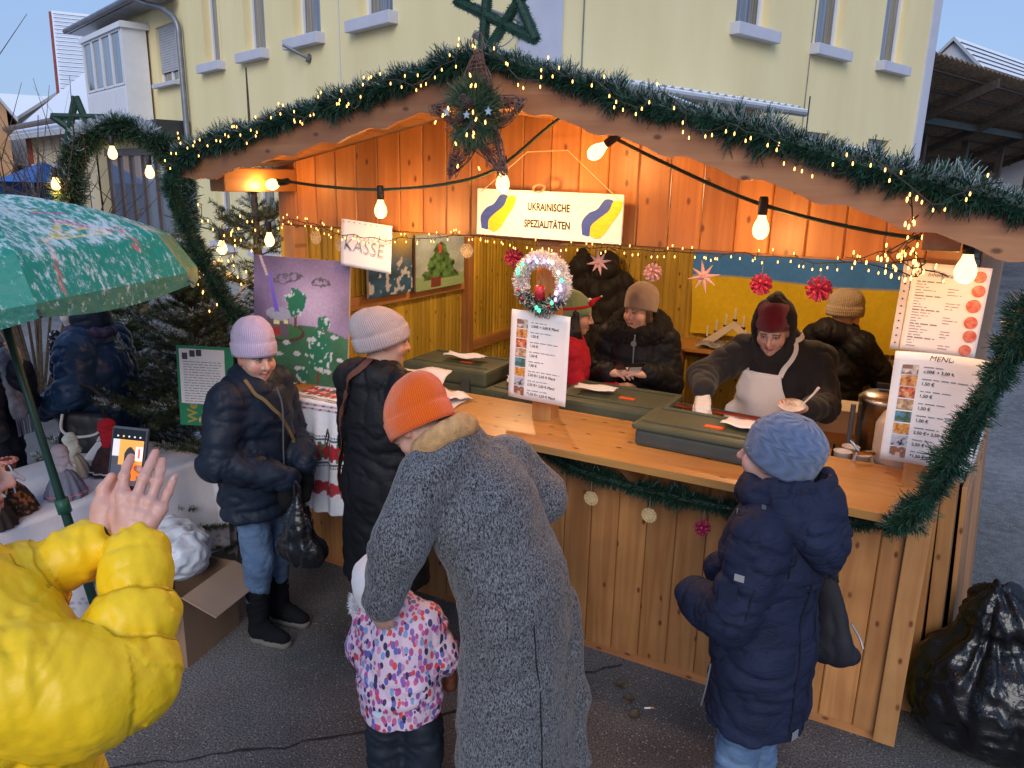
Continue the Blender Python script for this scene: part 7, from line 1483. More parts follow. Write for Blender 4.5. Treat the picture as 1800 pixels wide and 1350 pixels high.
def garland(name, label, path, r, dens=6800, L=.044, w=.0021, seed=1, frost=.10, lean=.35, cat='garland', group=None):
    P = crom(path, 14); d = np.linalg.norm(np.diff(P, axis=0), axis=1); cum = np.r_[0, np.cumsum(d)]; tot = cum[-1]; n = int(dens * tot); rg = np.random.default_rng(seed); t = rg.uniform(0, tot, n)
    Q = np.c_[[np.interp(t, cum, P[:, i]) for i in range(3)]].T; tn_ = np.gradient(P, axis=0); TN = np.c_[[np.interp(t, cum, tn_[:, i]) for i in range(3)]].T; TN /= np.linalg.norm(TN, axis=1)[:, None]
    rd = rg.normal(size=(n, 3)); rd -= TN * (rd * TN).sum(1)[:, None]; rd /= np.linalg.norm(rd, axis=1)[:, None]; bulge = r * (.55 + .45 * (.5 + .5 * np.sin(t * 46 + 2 * np.sin(t * 13)))) * (1 + .35 * vnoise(np.c_[t * 7, t * 0, t * 0], seed) + .25 * vnoise(np.c_[t * 19, rd[:, 2] * 2, rd[:, 1] * 2], seed + 3))
    P0 = Q + rd * (bulge - L * .75)[:, None] * rg.uniform(.2, 1, (n, 1)); D_ = rd + TN * lean * rg.normal(size=(n, 1)) + rg.normal(size=(n, 3)) * .18; mi = np.where(rg.random(n) < .45, 1, 0); mi[(rd[:, 2] > .35) & (rg.random(n) < frost * 3)] = 2
    o = empty(name, tuple(P[0])); tag(o, label, cat, group); core = MB(); core.tube(P - P[0], r * .36, 8); core.build('core', M_ndl, o); nd = needles('needles', P0 - P[0], D_, L, w, [M_ndl, M_ndl2, M_frost], o, mi, seed=seed); nd['kind'] = 'stuff'; return o, P
def rp(x, dy=0., dz=0.): return (x, 2.645 + dy, roof_z(x) + .040 + dz)
garland('garland', 'dark green tinsel garland along the left roof edge of the stall', [rp(XM - .02, dz=.0)] + [rp(XM - d, dz=.006 * math.sin(d * 9)) for d in (.3, .6, .9, 1.2, 1.5)] + [(XM - 1.72, 2.64, roof_z(XM - 1.72) + .02)], .072, seed=2)
garland('garland', 'frosted green tinsel garland along the right roof edge of the stall', [rp(XM + .02)] + [rp(XM + d, dz=.006 * math.sin(d * 8)) for d in (.3, .65, 1.0, 1.35, 1.65)] + [rp(XM + 1.95, dz=-.01), rp(XM + 2.1, dz=-.08)], .074, seed=3, frost=.14)
garland('garland', 'green garland drooping from the right roof end down to the counter corner', [(.36, 2.66, 2.24), (.33, 2.80, 2.12), (.265, 2.83, 2.00), (.235, 2.85, 1.84), (.17, 2.86, 1.61), (.10, 2.87, 1.37), (.06, 2.89, 1.27), (-.01, 2.925, 1.16)], .074, seed=4, dens=7500)
garland('garland', 'dark garland hanging from the left roof end beside the stall', [(-3.34, 2.64, 2.39), (-3.42, 2.66, 2.26), (-3.46, 2.78, 2.05), (-3.40, 2.86, 1.80), (-3.30, 2.90, 1.62), (-3.24, 2.93, 1.52)], .068, seed=5, frost=.03)
ug, UP = garland('garland', 'garland with straw ornaments under the counter front', [(-1.95, 3.22, 1.13), (-1.6, 3.20, 1.10), (-1.40, 3.19, 1.03), (-1.15, 3.18, 1.005), (-.9, 3.18, .995), (-.6, 3.18, 1.0), (-.3, 3.18, 1.03), (.0, 3.17, 1.09), (.08, 3.16, 1.13)], .062, seed=6, frost=.02, dens=5500)
# ---------------------------------------------------------------- straw and paper stars
M_straw = mat('straw', (.62, .46, .24), .6, var=.2, vs=40); M_pink = mat('pink_paper', (.60, .34, .32), .6, var=.1); M_red = mat('red_paper', (.42, .03, .09), .6, var=.15)
def paper_star(label, p, r_, kind, cord=.06, rz=0., group='stars hanging in the opening', pale=False):
    o = empty('hanging_star', p, rz); tag(o, label, 'star', group); b = MB()
    if kind == 'cone8':
        for k in range(8):
            a = k * PI / 4 + .2; L = r_ * (1 if k % 2 == 0 else .85); b.tube([(0, 0, 0), (L * math.cos(a), 0, L * math.sin(a))], [.013, .001], 6)
        for sy in (-1, 1): b.tube([(0, 0, 0), (0, sy * r_ * .7, 0)], [.013, .001], 6)
        b.build('rays', M_pink, o)
    elif kind == 'froebel':
        rg = random.Random(int(p[0] * 100))
        for k in range(34):
            a = k * 2.39996; h = 1 - 2 * (k + .5) / 34; q = math.sqrt(1 - h * h); b.tube([(0, 0, 0), (r_ * q * math.cos(a), r_ * h, r_ * q * math.sin(a))], [.002, .007 if k % 3 else .009], 4)
        b.build('rays', M_pink if pale else M_red, o); c_ = MB()
        for k in range(34):
            a = k * 2.39996; h = 1 - 2 * (k + .5) / 34; q = math.sqrt(1 - h * h); d = np.array((q * math.cos(a), h, q * math.sin(a))); c_.tube([d * r_ * .72, d * r_ * 1.03], [.0055, .001], 4)
        c_.build('ray_tips', M_pink, o)
    else:
        for k in range(14): a = k * PI / 14; b.tube([(-r_ * math.cos(a), .002 * (k % 3), -r_ * math.sin(a)), (r_ * math.cos(a), .002 * (k % 3), r_ * math.sin(a))], .0022, 5)
        for q in (.5, .85): b.tube([(r_ * q * math.cos(t), 0, r_ * q * math.sin(t)) for t in np.linspace(0, 2 * PI, 20)], .002, 4)
        b.build('straws', M_straw, o)
    MB().tube([(0, 0, r_ * .8), (0, 0, r_ + cord)], .0012, 4).build('thread', M_greyink, o)
for p, r_, kd, lb in (((-3.07, 3.30, 2.02), .040, 'straw', 'round straw star at the left end of the lintel'), ((-2.91, 3.32, 1.985), .034, 'straw', 'straw star half hidden behind the KASSE paper'), ((-2.09, 3.33, 2.005), .038, 'straw', 'straw star right of the tree painting'), ((-1.83, 3.35, 1.985), .048, 'froebel', 'pink and red paper star left of the wreath'),
                     ((-1.375, 3.34, 1.995), .062, 'cone8', 'pale pointed star right of the wreath above the jackets'), ((-1.12, 3.36, 1.965), .042, 'froebel2', 'pale pink folded star above the taupe beanie'), ((-.885, 3.35, 1.965), .072, 'cone8', 'large pale pointed star left of the red stars'), ((-.64, 3.35, 1.952), .047, 'froebel', 'red paper star before the flag, left one'), ((-.41, 3.35, 1.952), .054, 'froebel', 'larger red paper star above the beige beanie')):
    paper_star(lb, p, r_, 'froebel' if kd.startswith('fro') else kd, .05, pale=kd == 'froebel2')
for t, kd, lb in ((.33, 'straw', 'small straw ornament at the left of the counter garland'), (.47, 'straw', 'straw ornament second from left on the counter garland'), (.58, 'froebel', 'red and straw ornament in the middle of the counter garland'), (.66, 'cone8', 'pale star ornament below the box lid on the counter garland'), (.78, 'straw', 'round straw ornament near the parka on the counter garland')):
    p = UP[int(t * (len(UP) - 1))]; paper_star(lb, (p[0], p[1] - .075, p[2] - .085), .036, kd, .05, group='ornaments on the counter garland')
# ---------------------------------------------------------------- fairy lights
M_led = emit('fairy_led', (1., .46, .10), 5.5); me_led = MB().lathe([(0, -.009), (.0028, -.007), (.0034, 0), (.002, .006), (0, .008)], 6).mesh('led', M_led, True)
M_black_wire = mat('dark_wire', (.03, .026, .02), .6)
def fairy(label, path, n, jig=.02, seed=0, name='fairy_lights', sc=1., hang=.02, up=.35):
    P = crom(path, 10); rg = np.random.default_rng(seed); o = empty(name, tuple(P[0])); tag(o, label, 'fairy lights'); d = np.r_[0, np.cumsum(np.linalg.norm(np.diff(P, axis=0), axis=1))]; m = max(60, int(d[-1] / .03)); t = np.linspace(0, d[-1], m); Q = np.c_[[np.interp(t, d, P[:, i]) for i in range(3)]].T + np.c_[vnoise(np.c_[t * 14, t * 0, t * 0], seed), vnoise(np.c_[t * 14, t * 0 + 5, t * 0], seed), vnoise(np.c_[t * 14, t * 0 + 9, t * 0], seed)] * jig
    c_ = MB(); c_.tube(Q - P[0], .0022, 5); stem = []
    for k in range(n):
        q = Q[int((k + .5 + rg.uniform(-.3, .3)) / n * (m - 1))] - P[0]; z = 1 if rg.random() < up else -1; e = q + np.array((rg.normal() * .010, -abs(rg.normal()) * .008 - .004, z * hang * rg.uniform(.7, 1.3))); c_.tube([q, e], .0016, 4); inst('led', me_led, o, tuple(e), (0, PI if z > 0 else 0, rg.uniform(0, 3)), (sc, sc, sc))
    c_.build('wire', M_black_wire, o)
fairy('string of warm fairy lights along the lintel of the stall opening', [(-3.30, 3.27, 2.085), (-3.2, 3.24, 2.125), (-3.05, 3.24, 2.10), (-2.6, 3.15, 2.05), (-2.25, 3.22, 2.07), (-2.0, 3.24, 2.10), (-1.6, 3.16, 2.065), (-1.2, 3.22, 2.075), (-.8, 3.24, 2.085), (-.4, 3.24, 2.07), (-.12, 3.24, 2.06), (.05, 3.22, 2.05)], 130, .012, 1, sc=.68)
fairy('fairy lights woven into the left roof garland', [(XM - d, 2.568, roof_z(XM - d) + .03 + .035 * math.sin(d * 21)) for d in np.linspace(.03, 1.74, 22)], 64, .03, 2, sc=.72)
fairy('fairy lights woven into the right roof garland', [(XM + d, 2.566, roof_z(XM + d) + .03 + .035 * math.sin(d * 19)) for d in np.linspace(.03, 1.72, 22)], 56, .03, 3, sc=.72)
fairy('tangled bunch of fairy lights hanging at the right end of the roof', [(-.08, 2.56, 2.36), (-.085, 2.62, 2.28), (-.07, 2.70, 2.22), (-.14, 2.80, 2.17), (-.06, 2.86, 2.20), (-.10, 2.88, 2.12), (-.05, 2.90, 2.14), (-.15, 2.90, 2.11), (-.04, 2.92, 2.10), (-.10, 3.0, 2.16), (-.12, 3.1, 2.12), (-.3, 3.2, 2.075)], 48, .035, 4, hang=.018)
# ---------------------------------------------------------------- wicker star on the gable
ws_ = empty('wicker_star', (-1.55, 2.535, 2.585)); tag(ws_, 'brown wicker star with fir sprigs, cones and lights at the gable peak', 'wicker star'); b = MB(); rg = np.random.default_rng(5)
tips = [np.array((.0, 0, .205)), np.array((.19, 0, .03)), np.array((.115, 0, -.205)), np.array((-.12, 0, -.215)), np.array((-.195, 0, .02))]; ins_ = [np.array((.055, 0, .055)), np.array((.075, 0, -.05)), np.array((0, 0, -.095)), np.array((-.075, 0, -.05)), np.array((-.055, 0, .055))]
for k in range(5):
    A_, B_, T_ = ins_[k - 1], ins_[k], tips[k]
    for q in range(13):
        ja, jb = rg.normal(size=3) * .013, rg.normal(size=3) * .013; jt = rg.normal(size=3) * .008; b.tube(crom([A_ + ja, (A_ + T_) / 2 + rg.normal(size=3) * .012, T_ + jt, (B_ + T_) / 2 + rg.normal(size=3) * .012, B_ + jb], 4), .0024, 5)
    for q in range(8):
        f = rg.uniform(.15, .9); c_ = (A_ + B_) / 2 * (1 - f) + T_ * f; w_ = np.linalg.norm(B_ - A_) * .5 * (1 - f) + .012; ax = np.cross((T_ - (A_ + B_) / 2), (0, 1, 0)); ax /= np.linalg.norm(ax); th = np.linspace(0, 2 * PI, 9) + rg.uniform(0, 3); b.tube([c_ + ax * w_ * math.cos(t) + np.array((0, 1, 0)) * (w_ * .6 + .01) * math.sin(t) + (T_ - c_) * .15 * math.sin(t * .5) for t in th], .0019, 4)
b.tube(crom([(-.012, 0, .18), (-.02, .0, .25), (0, 0, .275), (.02, 0, .25), (.012, 0, .18)], 5), .003, 5)
b.build('twigs', mat('twig', (.105, .045, .030), .75, var=.5, vs=50, col2=(.24, .15, .13), thr=(.35, .8)), ws_)
n = 4200; c_ = rg.normal(size=(n, 3)) * np.array((.012, .008, .012)); a = rg.choice([1.3, 2.2, -.5, -1.2, -1.9, .3], n) + rg.normal(size=n) * .35; rr = rg.uniform(0, .10, n); P0 = c_ + np.c_[rr * np.cos(a), -.035 - .01 * rg.random(n), rr * np.sin(a)]; D_ = np.c_[np.cos(a + rg.normal(size=n) * .5), -.5 * rg.random(n), np.sin(a + rg.normal(size=n) * .5)]; nd = needles('fir_sprigs', P0, D_, .042, .0014, [M_ndl2, M_fir2], ws_, (rg.random(n) < .4).astype(int), seed=3); nd['kind'] = 'stuff'
for i, (x, z, s_) in enumerate(((.005, .02, 1.), (-.03, -.02, .8), (.02, -.045, .7), (-.02, .06, .7))):
    pc = MB()
    for k in range(7):
        for q in range(8): a = q * PI / 4 + k * .4; R_ = .022 * math.sin((k + 1) / 8 * PI); pc.tube([(0, 0, k * .006), (R_ * math.cos(a), R_ * math.sin(a), k * .006 + .006)], [.004, .0045], 4)
    pc.build('pine_cone', mat('cone%d' % i, (.075, .050, .045), .7, var=.4, vs=60), ws_, mw=T(x, -.055, z) @ Matrix.Rotation(1.2 + i * .4, 4, 'X') @ Matrix.Scale(s_, 4))
for i in range(16): tp = tips[i % 5]; f_ = rg.uniform(.15, .8); a = math.atan2(tp[2], tp[0]) + rg.normal() * .25; r_ = np.linalg.norm(tp) * f_; inst('led', me_led, ws_, (r_ * math.cos(a), -.055 - .02 * rg.random(), r_ * math.sin(a) - .02), (0, rg.uniform(-.5, .5), 0), (.95,) * 3)
for i, (x, z) in enumerate(((.09, -.0), (-.085, .0), (.0, -.01))): 
    st = MB(); st.prism([((.016 if k % 2 == 0 else .007) * math.sin(k * PI / 5), (.016 if k % 2 == 0 else .007) * math.cos(k * PI / 5)) for k in range(10)], -.003, .003); st.build('silver_star', mat('silver', (.6, .65, .7), .3, .7), ws_, loc=(x, -.072, z))
# ---------------------------------------------------------------- fir-green wire star on the ridge
fs = empty('fir_star', (-1.66, 2.78, 2.86)); fs.rotation_euler = (0, .42, -.15); tag(fs, 'big star wound with green fir on the ridge of the stall', 'star ornament'); R_ = .215; ctr = np.array((.0, 0, .165)); pt = [ctr + R_ * np.array((math.sin(k * 4 * PI / 5 + PI), 0, math.cos(k * 4 * PI / 5 + PI))) * np.array((1.05, 1, 1.05)) for k in range(6)]
b = MB(); PP = []
for k in range(5): b.tube([pt[k], pt[k + 1]], .020, 8); t = rg.uniform(0, 1, 2600)[:, None]; PP.append(pt[k] * (1 - t) + pt[k + 1] * t)
b.tube([(0, 0, -.05), pt[0]], .016, 8); b.build('wire_frame', M_ndl, fs); PP = np.vstack(PP); D_ = rg.normal(size=PP.shape); D_ /= np.linalg.norm(D_, axis=1)[:, None]; nd = needles('needles', PP + D_ * .012, D_, .016, .0012, [M_ndl, M_ndl2], fs, (rg.random(len(PP)) < .6).astype(int), seed=8); nd['kind'] = 'stuff'
# ---------------------------------------------------------------- white wreath with candle on the centre post
wr_ = empty('wreath', (-1.598, 3.205, 1.895)); tag(wr_, 'white tinsel wreath with coloured lights and red candle on the centre post', 'wreath'); n = 9000; a = rg.uniform(0, 2 * PI, n); C_ = np.c_[.112 * np.cos(a), np.zeros(n), .112 * np.sin(a)]; D_ = rg.normal(size=(n, 3)); D_ /= np.linalg.norm(D_, axis=1)[:, None]; tn_ = np.c_[-np.sin(a), 0 * a, np.cos(a)]
mi = np.where((a > 3.6) & (a < 5.8) & (rg.random(n) < .75), 1, 0); nd = needles('tinsel', C_ + D_ * .012, D_, .030, .0022, [mat('white_tinsel', (.74, .72, .76), .4, var=.1), M_ndl], wr_, mi, seed=11); nd['kind'] = 'stuff'
MB().tube([(.112 * math.cos(t), 0, .112 * math.sin(t)) for t in np.linspace(0, 2 * PI, 40)], .018, 8).build('ring', mat('white_ring', (.6, .6, .62), .8), wr_)
cdl = MB().lathe([(0, -.11), (.024, -.11), (.024, -.045), (.018, -.042), (0, -.043)], 20).build('candle', mat('red_wax', (.30, .015, .035), .4), wr_, loc=(-.004, -.012, .030), smooth=True); MB().tube([(0, 0, -.043), (0, 0, -.028)], .0012, 5).build('wick', M_ink, cdl); MB().tube(crom([(0, 0, -.04), (-.010, 0, -.018), (0, 0, .005), (.010, 0, -.018), (0, 0, -.04)], 5), .0012, 4).build('wire_flame', mat('gold_wire', (.45, .28, .08), .3, .8), cdl); MB().tube([(0, 0, .0), (.004, 0, .1)], .0009, 4).build('thread', M_ink, wr_)
LC = dict(v=(.42, .25, 1.), g=(.05, 1., .35), b=(.3, .6, 1.), w=(1., .75, .6)); ML_ = {k: emit('wreath_led_' + k, c_, 3.5) for k, c_ in LC.items()}; mel = {k: MB().lathe([(0, -.011), (.007, -.005), (.007, .004), (0, .011)], 7).mesh('wreath_led', m, True) for k, m in ML_.items()}
for ang, k in ((75, 'v'), (95, 'b'), (118, 'v'), (135, 'g'), (152, 'g'), (158, 'g'), (55, 'w'), (30, 'w'), (12, 'g'), (0, 'v'), (-8, 'v'), (-35, 'v'), (-48, 'g'), (-85, 'g'), (-92, 'g'), (100, 'v'), (65, 'w'), (-20, 'w')): a = math.radians(ang); r_ = .112 + .012 * math.sin(ang * 7); inst('wreath_led', mel[k], wr_, (r_ * math.cos(a), -.042, r_ * math.sin(a)))
rb_ = MB()
for ang in (200, 222, 300, 318): a = math.radians(ang); rb_.lathe([(0, -.008), (.007, -.004), (.008, .002), (0, .008)], 8, M=T(.115 * math.cos(a), -.035, .115 * math.sin(a)))
tag(rb_.build('berries', mat('berry', (.40, .02, .03), .4), wr_, smooth=True), kind='stuff')
# ---------------------------------------------------------------- fir trees
def fir(label, base, top, r0, zlo, whorls, per, seed, snow=.18, group='fir trees beside the stall', dens=1., droop=.12, az=None, curve=.22, nl=.027, side=.62, fmax=1.):
    rg = np.random.default_rng(seed); base = np.array(base, float); top = np.array(top, float); H_ = top[2] - base[2]; o = empty('fir_tree', tuple(base)); tag(o, label, 'tree', group); tr = MB(); ax = top - base; tr.tube([ax * f for f in (0, .3, .6, .85, 1)], [.045 * H_ / 2.4, .035 * H_ / 2.4, .022 * H_ / 2.4, .010, .005], 8); tr.build('trunk', M_bark, o, smooth=True)
    br = MB(); P0 = []; DD = []
    def twig(p, d, L, lev):
        k_ = max(3, int(L / .08)); pts = [p + d * L * t + np.array((0, 0, -droop * L * t * t + curve * L * t ** 2.6)) for t in np.linspace(0, 1, k_ + 1)]; br.tube(pts, np.linspace(.0065 if lev == 0 else .003, .0018, k_ + 1), 5); pts = np.array(pts); n_ = int(L * (1250 if lev else 900) * dens); t = rg.uniform(.12 if lev == 0 else 0, 1, n_) * k_; i = np.minimum(t.astype(int), k_ - 1); q = pts[i] + (pts[i + 1] - pts[i]) * (t - i)[:, None]; dd = rg.normal(size=(n_, 3)); dl = d + 0 * dd; dd -= dl * (dd @ d)[:, None]; dd /= np.linalg.norm(dd, axis=1)[:, None] + 1e-9; dd[:, 2] += .25; P0.append(q); DD.append(dd + dl * .55)
        if lev == 0:
            for f in np.arange(.28, .98, .11 / max(L, .3) * .8 + .03):
                for sg_ in (-1, 1):
                    b_ = pts[min(k_, int(f * k_))]; h = np.array((-d[1], d[0], 0)) * sg_; e = d * side + h * .8 + np.array((0, 0, rg.normal() * .12)); e /= np.linalg.norm(e); twig(b_, e, L * (1 - f) * .55 + .05, 1)
    for w_ in range(whorls):
        f = zlo + (fmax - zlo) * (w_ / whorls) ** .9; p = ax * f; L = r0 * (1 - f) ** .8 + .06
        for k in range(per): a = 2 * PI * (k + .5 * (w_ % 2)) / per + rg.normal() * .25 if az is None else az[0] + (az[1] - az[0]) * (k + rg.uniform(.2, .8)) / per; el_ = .12 + .55 * f + rg.normal() * .1; d = np.array((math.cos(a) * math.cos(el_), math.sin(a) * math.cos(el_), math.sin(el_))); twig(p + ax / H_ * rg.normal() * .03, d, L * rg.uniform(.75, 1.15), 0)
    br.build('branches', M_bark, o); P0 = np.vstack(P0); DD = np.vstack(DD); mi = (rg.random(len(P0)) < .45).astype(int); nz_ = vnoise(P0 * 9, seed); mi[(DD[:, 2] > .1) & (nz_ > .55 - snow * 2) & (rg.random(len(P0)) < .6)] = 2
    nd = needles('crown', P0, DD, nl, .0017, [M_fir, M_fir2, mat('snowed_needle', (.46, .50, .55), .7)], o, mi, seed=seed); return o
fir('thin fir with bare leader rising behind the left end of the stall', (-3.86, 3.62, 0), (-4.27, 3.99, 3.05), .85, .12, 9, 6, 21, dens=.9, snow=.16, fmax=.80)
fir('low snowy fir spreading between the doll table and the lilac hat woman', (-3.95, 3.16, 0), (-3.95, 3.16, 2.0), .85, .10, 11, 7, 22, snow=.20, dens=1.1)
fir('dark young fir behind the blue puffer visitor', (-5.15, 3.50, 0), (-5.10, 3.46, 1.75), .70, .08, 11, 7, 23, snow=.12, dens=1.2)
# lights in the tree
tl = empty('tree_bulbs', (-3.9, 3.4, 1.9)); tag(tl, 'two glowing festoon bulbs hung in the fir beside the stall', 'string lights')
bulb(tl, (-.02, -.02, .065), power=3); bulb(tl, (.235, .13, .12), power=3); MB().tube(crom([(-.3, -.2, .2), (-.02, -.02, .11), (.235, .13, .165), (.5, .1, .35)], 6), .005, 6).build('cable', M_cable, tl)
fairy('fairy lights scattered through the fir beside the stall', [(-4.0, 3.3, 2.15), (-3.8, 3.25, 2.05), (-3.6, 3.4, 1.98), (-3.9, 3.2, 1.9), (-3.55, 3.35, 1.8), (-3.85, 3.1, 1.75), (-3.6, 3.3, 2.1), (-3.75, 3.05, 1.5)], 46, .05, 9)
# ---------------------------------------------------------------- fir arch over the street entrance
ar = empty('fir_arch', (-7.55, 5.30, 0), math.radians(28)); tag(ar, 'snow dusted fir garland arch with bulbs over the street', 'arch'); tt = np.linspace(0, 1, 40); pth = np.array([(-.60, 0, .0), (-.60, 0, 1.2), (-.60, 0, 2.05), (-.48, 0, 2.5), (-.2, 0, 2.74), (.12, 0, 2.78), (.42, 0, 2.62), (.60, 0, 2.30), (.63, 0, 1.4), (.63, 0, 0)]); P = crom(pth, 10); MB().tube(P, .03, 8).build('frame', M_darkmetal, ar)
n = 30000; k = rg.integers(0, len(P) - 1, n); q = P[k] + (P[k + 1] - P[k]) * rg.random((n, 1)); D_ = rg.normal(size=(n, 3)); D_ /= np.linalg.norm(D_, axis=1)[:, None]; mi = (rg.random(n) < .45).astype(int); mi[(D_[:, 2] > .35) & (vnoise(q * 6 + D_, 3) > .05)] = 2; cl_ = .09 * np.sign(vnoise(q * 12, 4)) * np.abs(vnoise(q * 12, 4)) + .10
nd = needles('fir_twigs', q + D_ * np.clip(cl_, .02, .2)[:, None] * rg.uniform(.3, 1, (n, 1)), D_ + rg.normal(size=(n, 3)) * .4, 0.085, .0055, [M_fir, M_ndl2, mat('arch_snow', (.45, .50, .55), .7)], ar, mi, seed=12); nd['kind'] = 'stuff'
sp_ = MB(); R_ = .28; pt = [np.array((-.40 + R_ * math.sin(k * 4 * PI / 5), 0, 2.80 + R_ * math.cos(k * 4 * PI / 5))) for k in range(6)]
for k in range(5): sp_.tube([pt[k], pt[k + 1]], .035, 6)
sp_.build('star', M_ndl, ar)
for x, z in ((.0, 2.62), (-.62, 2.30), (.36, 2.44)): bulb(ar, (x, -.16, z), power=2.5, sc=1.5)
# ---------------------------------------------------------------- bare shrubs, hedge and stone trough further left
def bare(label, p, h, n_, sd):
    o = empty('bare_shrub', p); tag(o, label, 'shrub', 'bare shrubs in the street'); rg = np.random.default_rng(sd); b = MB()
    for i in range(n_):
        a = rg.uniform(0, 6.28); t_ = rg.uniform(.15, .5); e = np.array((math.cos(a) * t_ * h, math.sin(a) * t_ * h, h * rg.uniform(.7, 1.05))); m_ = e * .5 + np.array((0, 0, .08 * h)); b.tube([np.zeros(3), m_, e], [.018, .011, .004], 5)
        for q in range(4): s_ = m_ + (e - m_) * rg.random(); b.tube([s_, s_ + np.array((rg.normal(), rg.normal(), abs(rg.normal()) + .4)) * .14 * h], [.006, .002], 4)
    b.build('branches', M_bark, o)
bare('bare branched shrub at the left edge behind the umbrella', (-7.7, 4.25, 0), 2.75, 16, 3); bare('bare pollard in the far street left of the arch', (-19.5, 11.6, 0), 3.3, 26, 5)
stn = empty('stone_trough', (-5.75, 4.1, 0), math.radians(25)); tag(stn, 'low stone trough dusted with snow behind the visitors', 'trough')
M_stone = snowy('trough_stone', (.075, .075, .085), amount=.55, scale=8)
for i, (x, y, z, w_, d_, h_) in enumerate(((0, 0, .12, 1.1, .5, .24), (.1, .05, .33, .9, .45, .16), (-.1, .0, .46, .7, .4, .1))): MB().box((x, y, z), (w_, d_, h_), bev=.03).build('stone', M_stone, stn, rot=(0, 0, i * .15))
# small evergreen bushes in the street
for i, (x, y, r_, lb) in enumerate(((-10.4, 7.2, .42, 'round box bush before the shop front, left one'), (-9.4, 7.5, .36, 'round box bush before the shop front, right one'))):
    o = empty('box_bush', (x, y, 0)); tag(o, lb, 'bush', 'box bushes'); MB().lathe([(0, 0), (.22, 0), (.26, .5), (.24, .5), (0, .48)], 16).build('pot', M_clay, o, smooth=True); n = 3500; D_ = rg.normal(size=(n, 3)); D_ /= np.linalg.norm(D_, axis=1)[:, None]; nd = needles('crown', np.array((0, 0, .55 + r_)) + D_ * r_ * rg.uniform(.6, 1, (n, 1)), D_ + rg.normal(size=(n, 3)) * .6, .06, .014, [M_fir, M_ndl2, M_frost], o, rg.choice([0, 1, 2], n, p=[.5, .42, .08]), seed=i)
# ================================================================ umbrella, doll table, carton on the left
um = empty('umbrella', (-3.22, 1.95, 0)); tag(um, 'green patterned parasol dusted with snow over the doll table', 'umbrella')
apx = np.array((-.36, -.17, 2.24)); axd = apx / np.linalg.norm(apx); e1 = np.cross((0, 1, 0), axd); e1 /= np.linalg.norm(e1); e2 = np.cross(axd, e1); RU, DR = .86, .33; a0 = math.radians(-20)
def upt(a, f): 
    """a: angle index in panels, f: 0 apex..1 rim"""
    k = math.floor(a); t = a - k; A_, B_ = a0 + k * PI / 4, a0 + (k + 1) * PI / 4; d0 = e1 * math.cos(A_) + e2 * math.sin(A_); d1 = e1 * math.cos(B_) + e2 * math.sin(B_); d = d0 * (1 - t) + d1 * t; sag = 4 * t * (1 - t)
    return apx + d * RU * f * (1 - .015 * sag * f) - axd * (DR * f ** 1.75 + .035 * sag * f * (1 - f) * 2) + axd * (-.0 if f < .97 else 0) - axd * max(0, f - .90) * (1.2 - .9 * sag * 0)
def mk_umb():
    m, n, l, b = _nt('parasol_cloth'); tc = n.new('ShaderNodeTexCoord'); at = n.new('ShaderNodeAttribute'); at.attribute_name = 'Col'; mp = n.new('ShaderNodeMapping'); mp.inputs['Rotation'].default_value = (0, 0, .5); mp.inputs['Scale'].default_value = (1, 3.2, 1.6); l.new(tc.outputs['Object'], mp.inputs[0])
    nz = n.new('ShaderNodeTexNoise'); nz.inputs['Scale'].default_value = 16; nz.inputs['Detail'].default_value = 7; nz.inputs['Roughness'].default_value = .75; l.new(mp.outputs[0], nz.inputs[0]); n2 = n.new('ShaderNodeTexNoise'); n2.inputs['Scale'].default_value = 3.0; l.new(tc.outputs['Object'], n2.inputs[0])
    ge = n.new('ShaderNodeNewGeometry'); sp = n.new('ShaderNodeSeparateXYZ'); l.new(ge.outputs['Normal'], sp.inputs[0]); up = n.new('ShaderNodeMapRange'); up.inputs['From Min'].default_value = .35; up.inputs['From Max'].default_value = 1.0; up.inputs['To Min'].default_value = .0; up.inputs['To Max'].default_value = .15; l.new(sp.outputs[2], up.inputs[0])
    ad = n.new('ShaderNodeMath'); l.new(nz.outputs[0], ad.inputs[0]); l.new(up.outputs[0], ad.inputs[1]); a2 = n.new('ShaderNodeMath'); a2.operation = 'MULTIPLY_ADD'; l.new(n2.outputs[0], a2.inputs[0]); a2.inputs[1].default_value = .28; l.new(ad.outputs[0], a2.inputs[2])
    th = n.new('ShaderNodeMapRange'); th.inputs['From Min'].default_value = .72; th.inputs['From Max'].default_value = .83; th.inputs['To Max'].default_value = .75; l.new(a2.outputs[0], th.inputs[0]); mx = n.new('ShaderNodeMix'); mx.data_type = 'RGBA'; l.new(th.outputs[0], mx.inputs[0]); l.new(at.outputs['Color'], mx.inputs[6]); mx.inputs[7].default_value = (.62, .70, .76, 1); l.new(mx.outputs[2], b.inputs['Base Color']); b.inputs['Roughness'].default_value = .55
    ws = n.new('ShaderNodeTexNoise'); ws.inputs['Scale'].default_value = 13; ws.inputs['Detail'].default_value = 3; l.new(tc.outputs['Object'], ws.inputs[0]); bp = n.new('ShaderNodeBump'); bp.inputs['Strength'].default_value = .7; bp.inputs['Distance'].default_value = .02; l.new(ws.outputs[0], bp.inputs['Height']); l.new(bp.outputs[0], b.inputs['Normal']); return m
M_umb = mk_umb()
def seg(x, y, ax, ay, bx, by, w): 
    t = max(0, min(1, ((x - ax) * (bx - ax) + (y - ay) * (by - ay)) / ((bx - ax) ** 2 + (by - ay) ** 2))); return math.hypot(x - ax - t * (bx - ax), y - ay - t * (by - ay)) < w
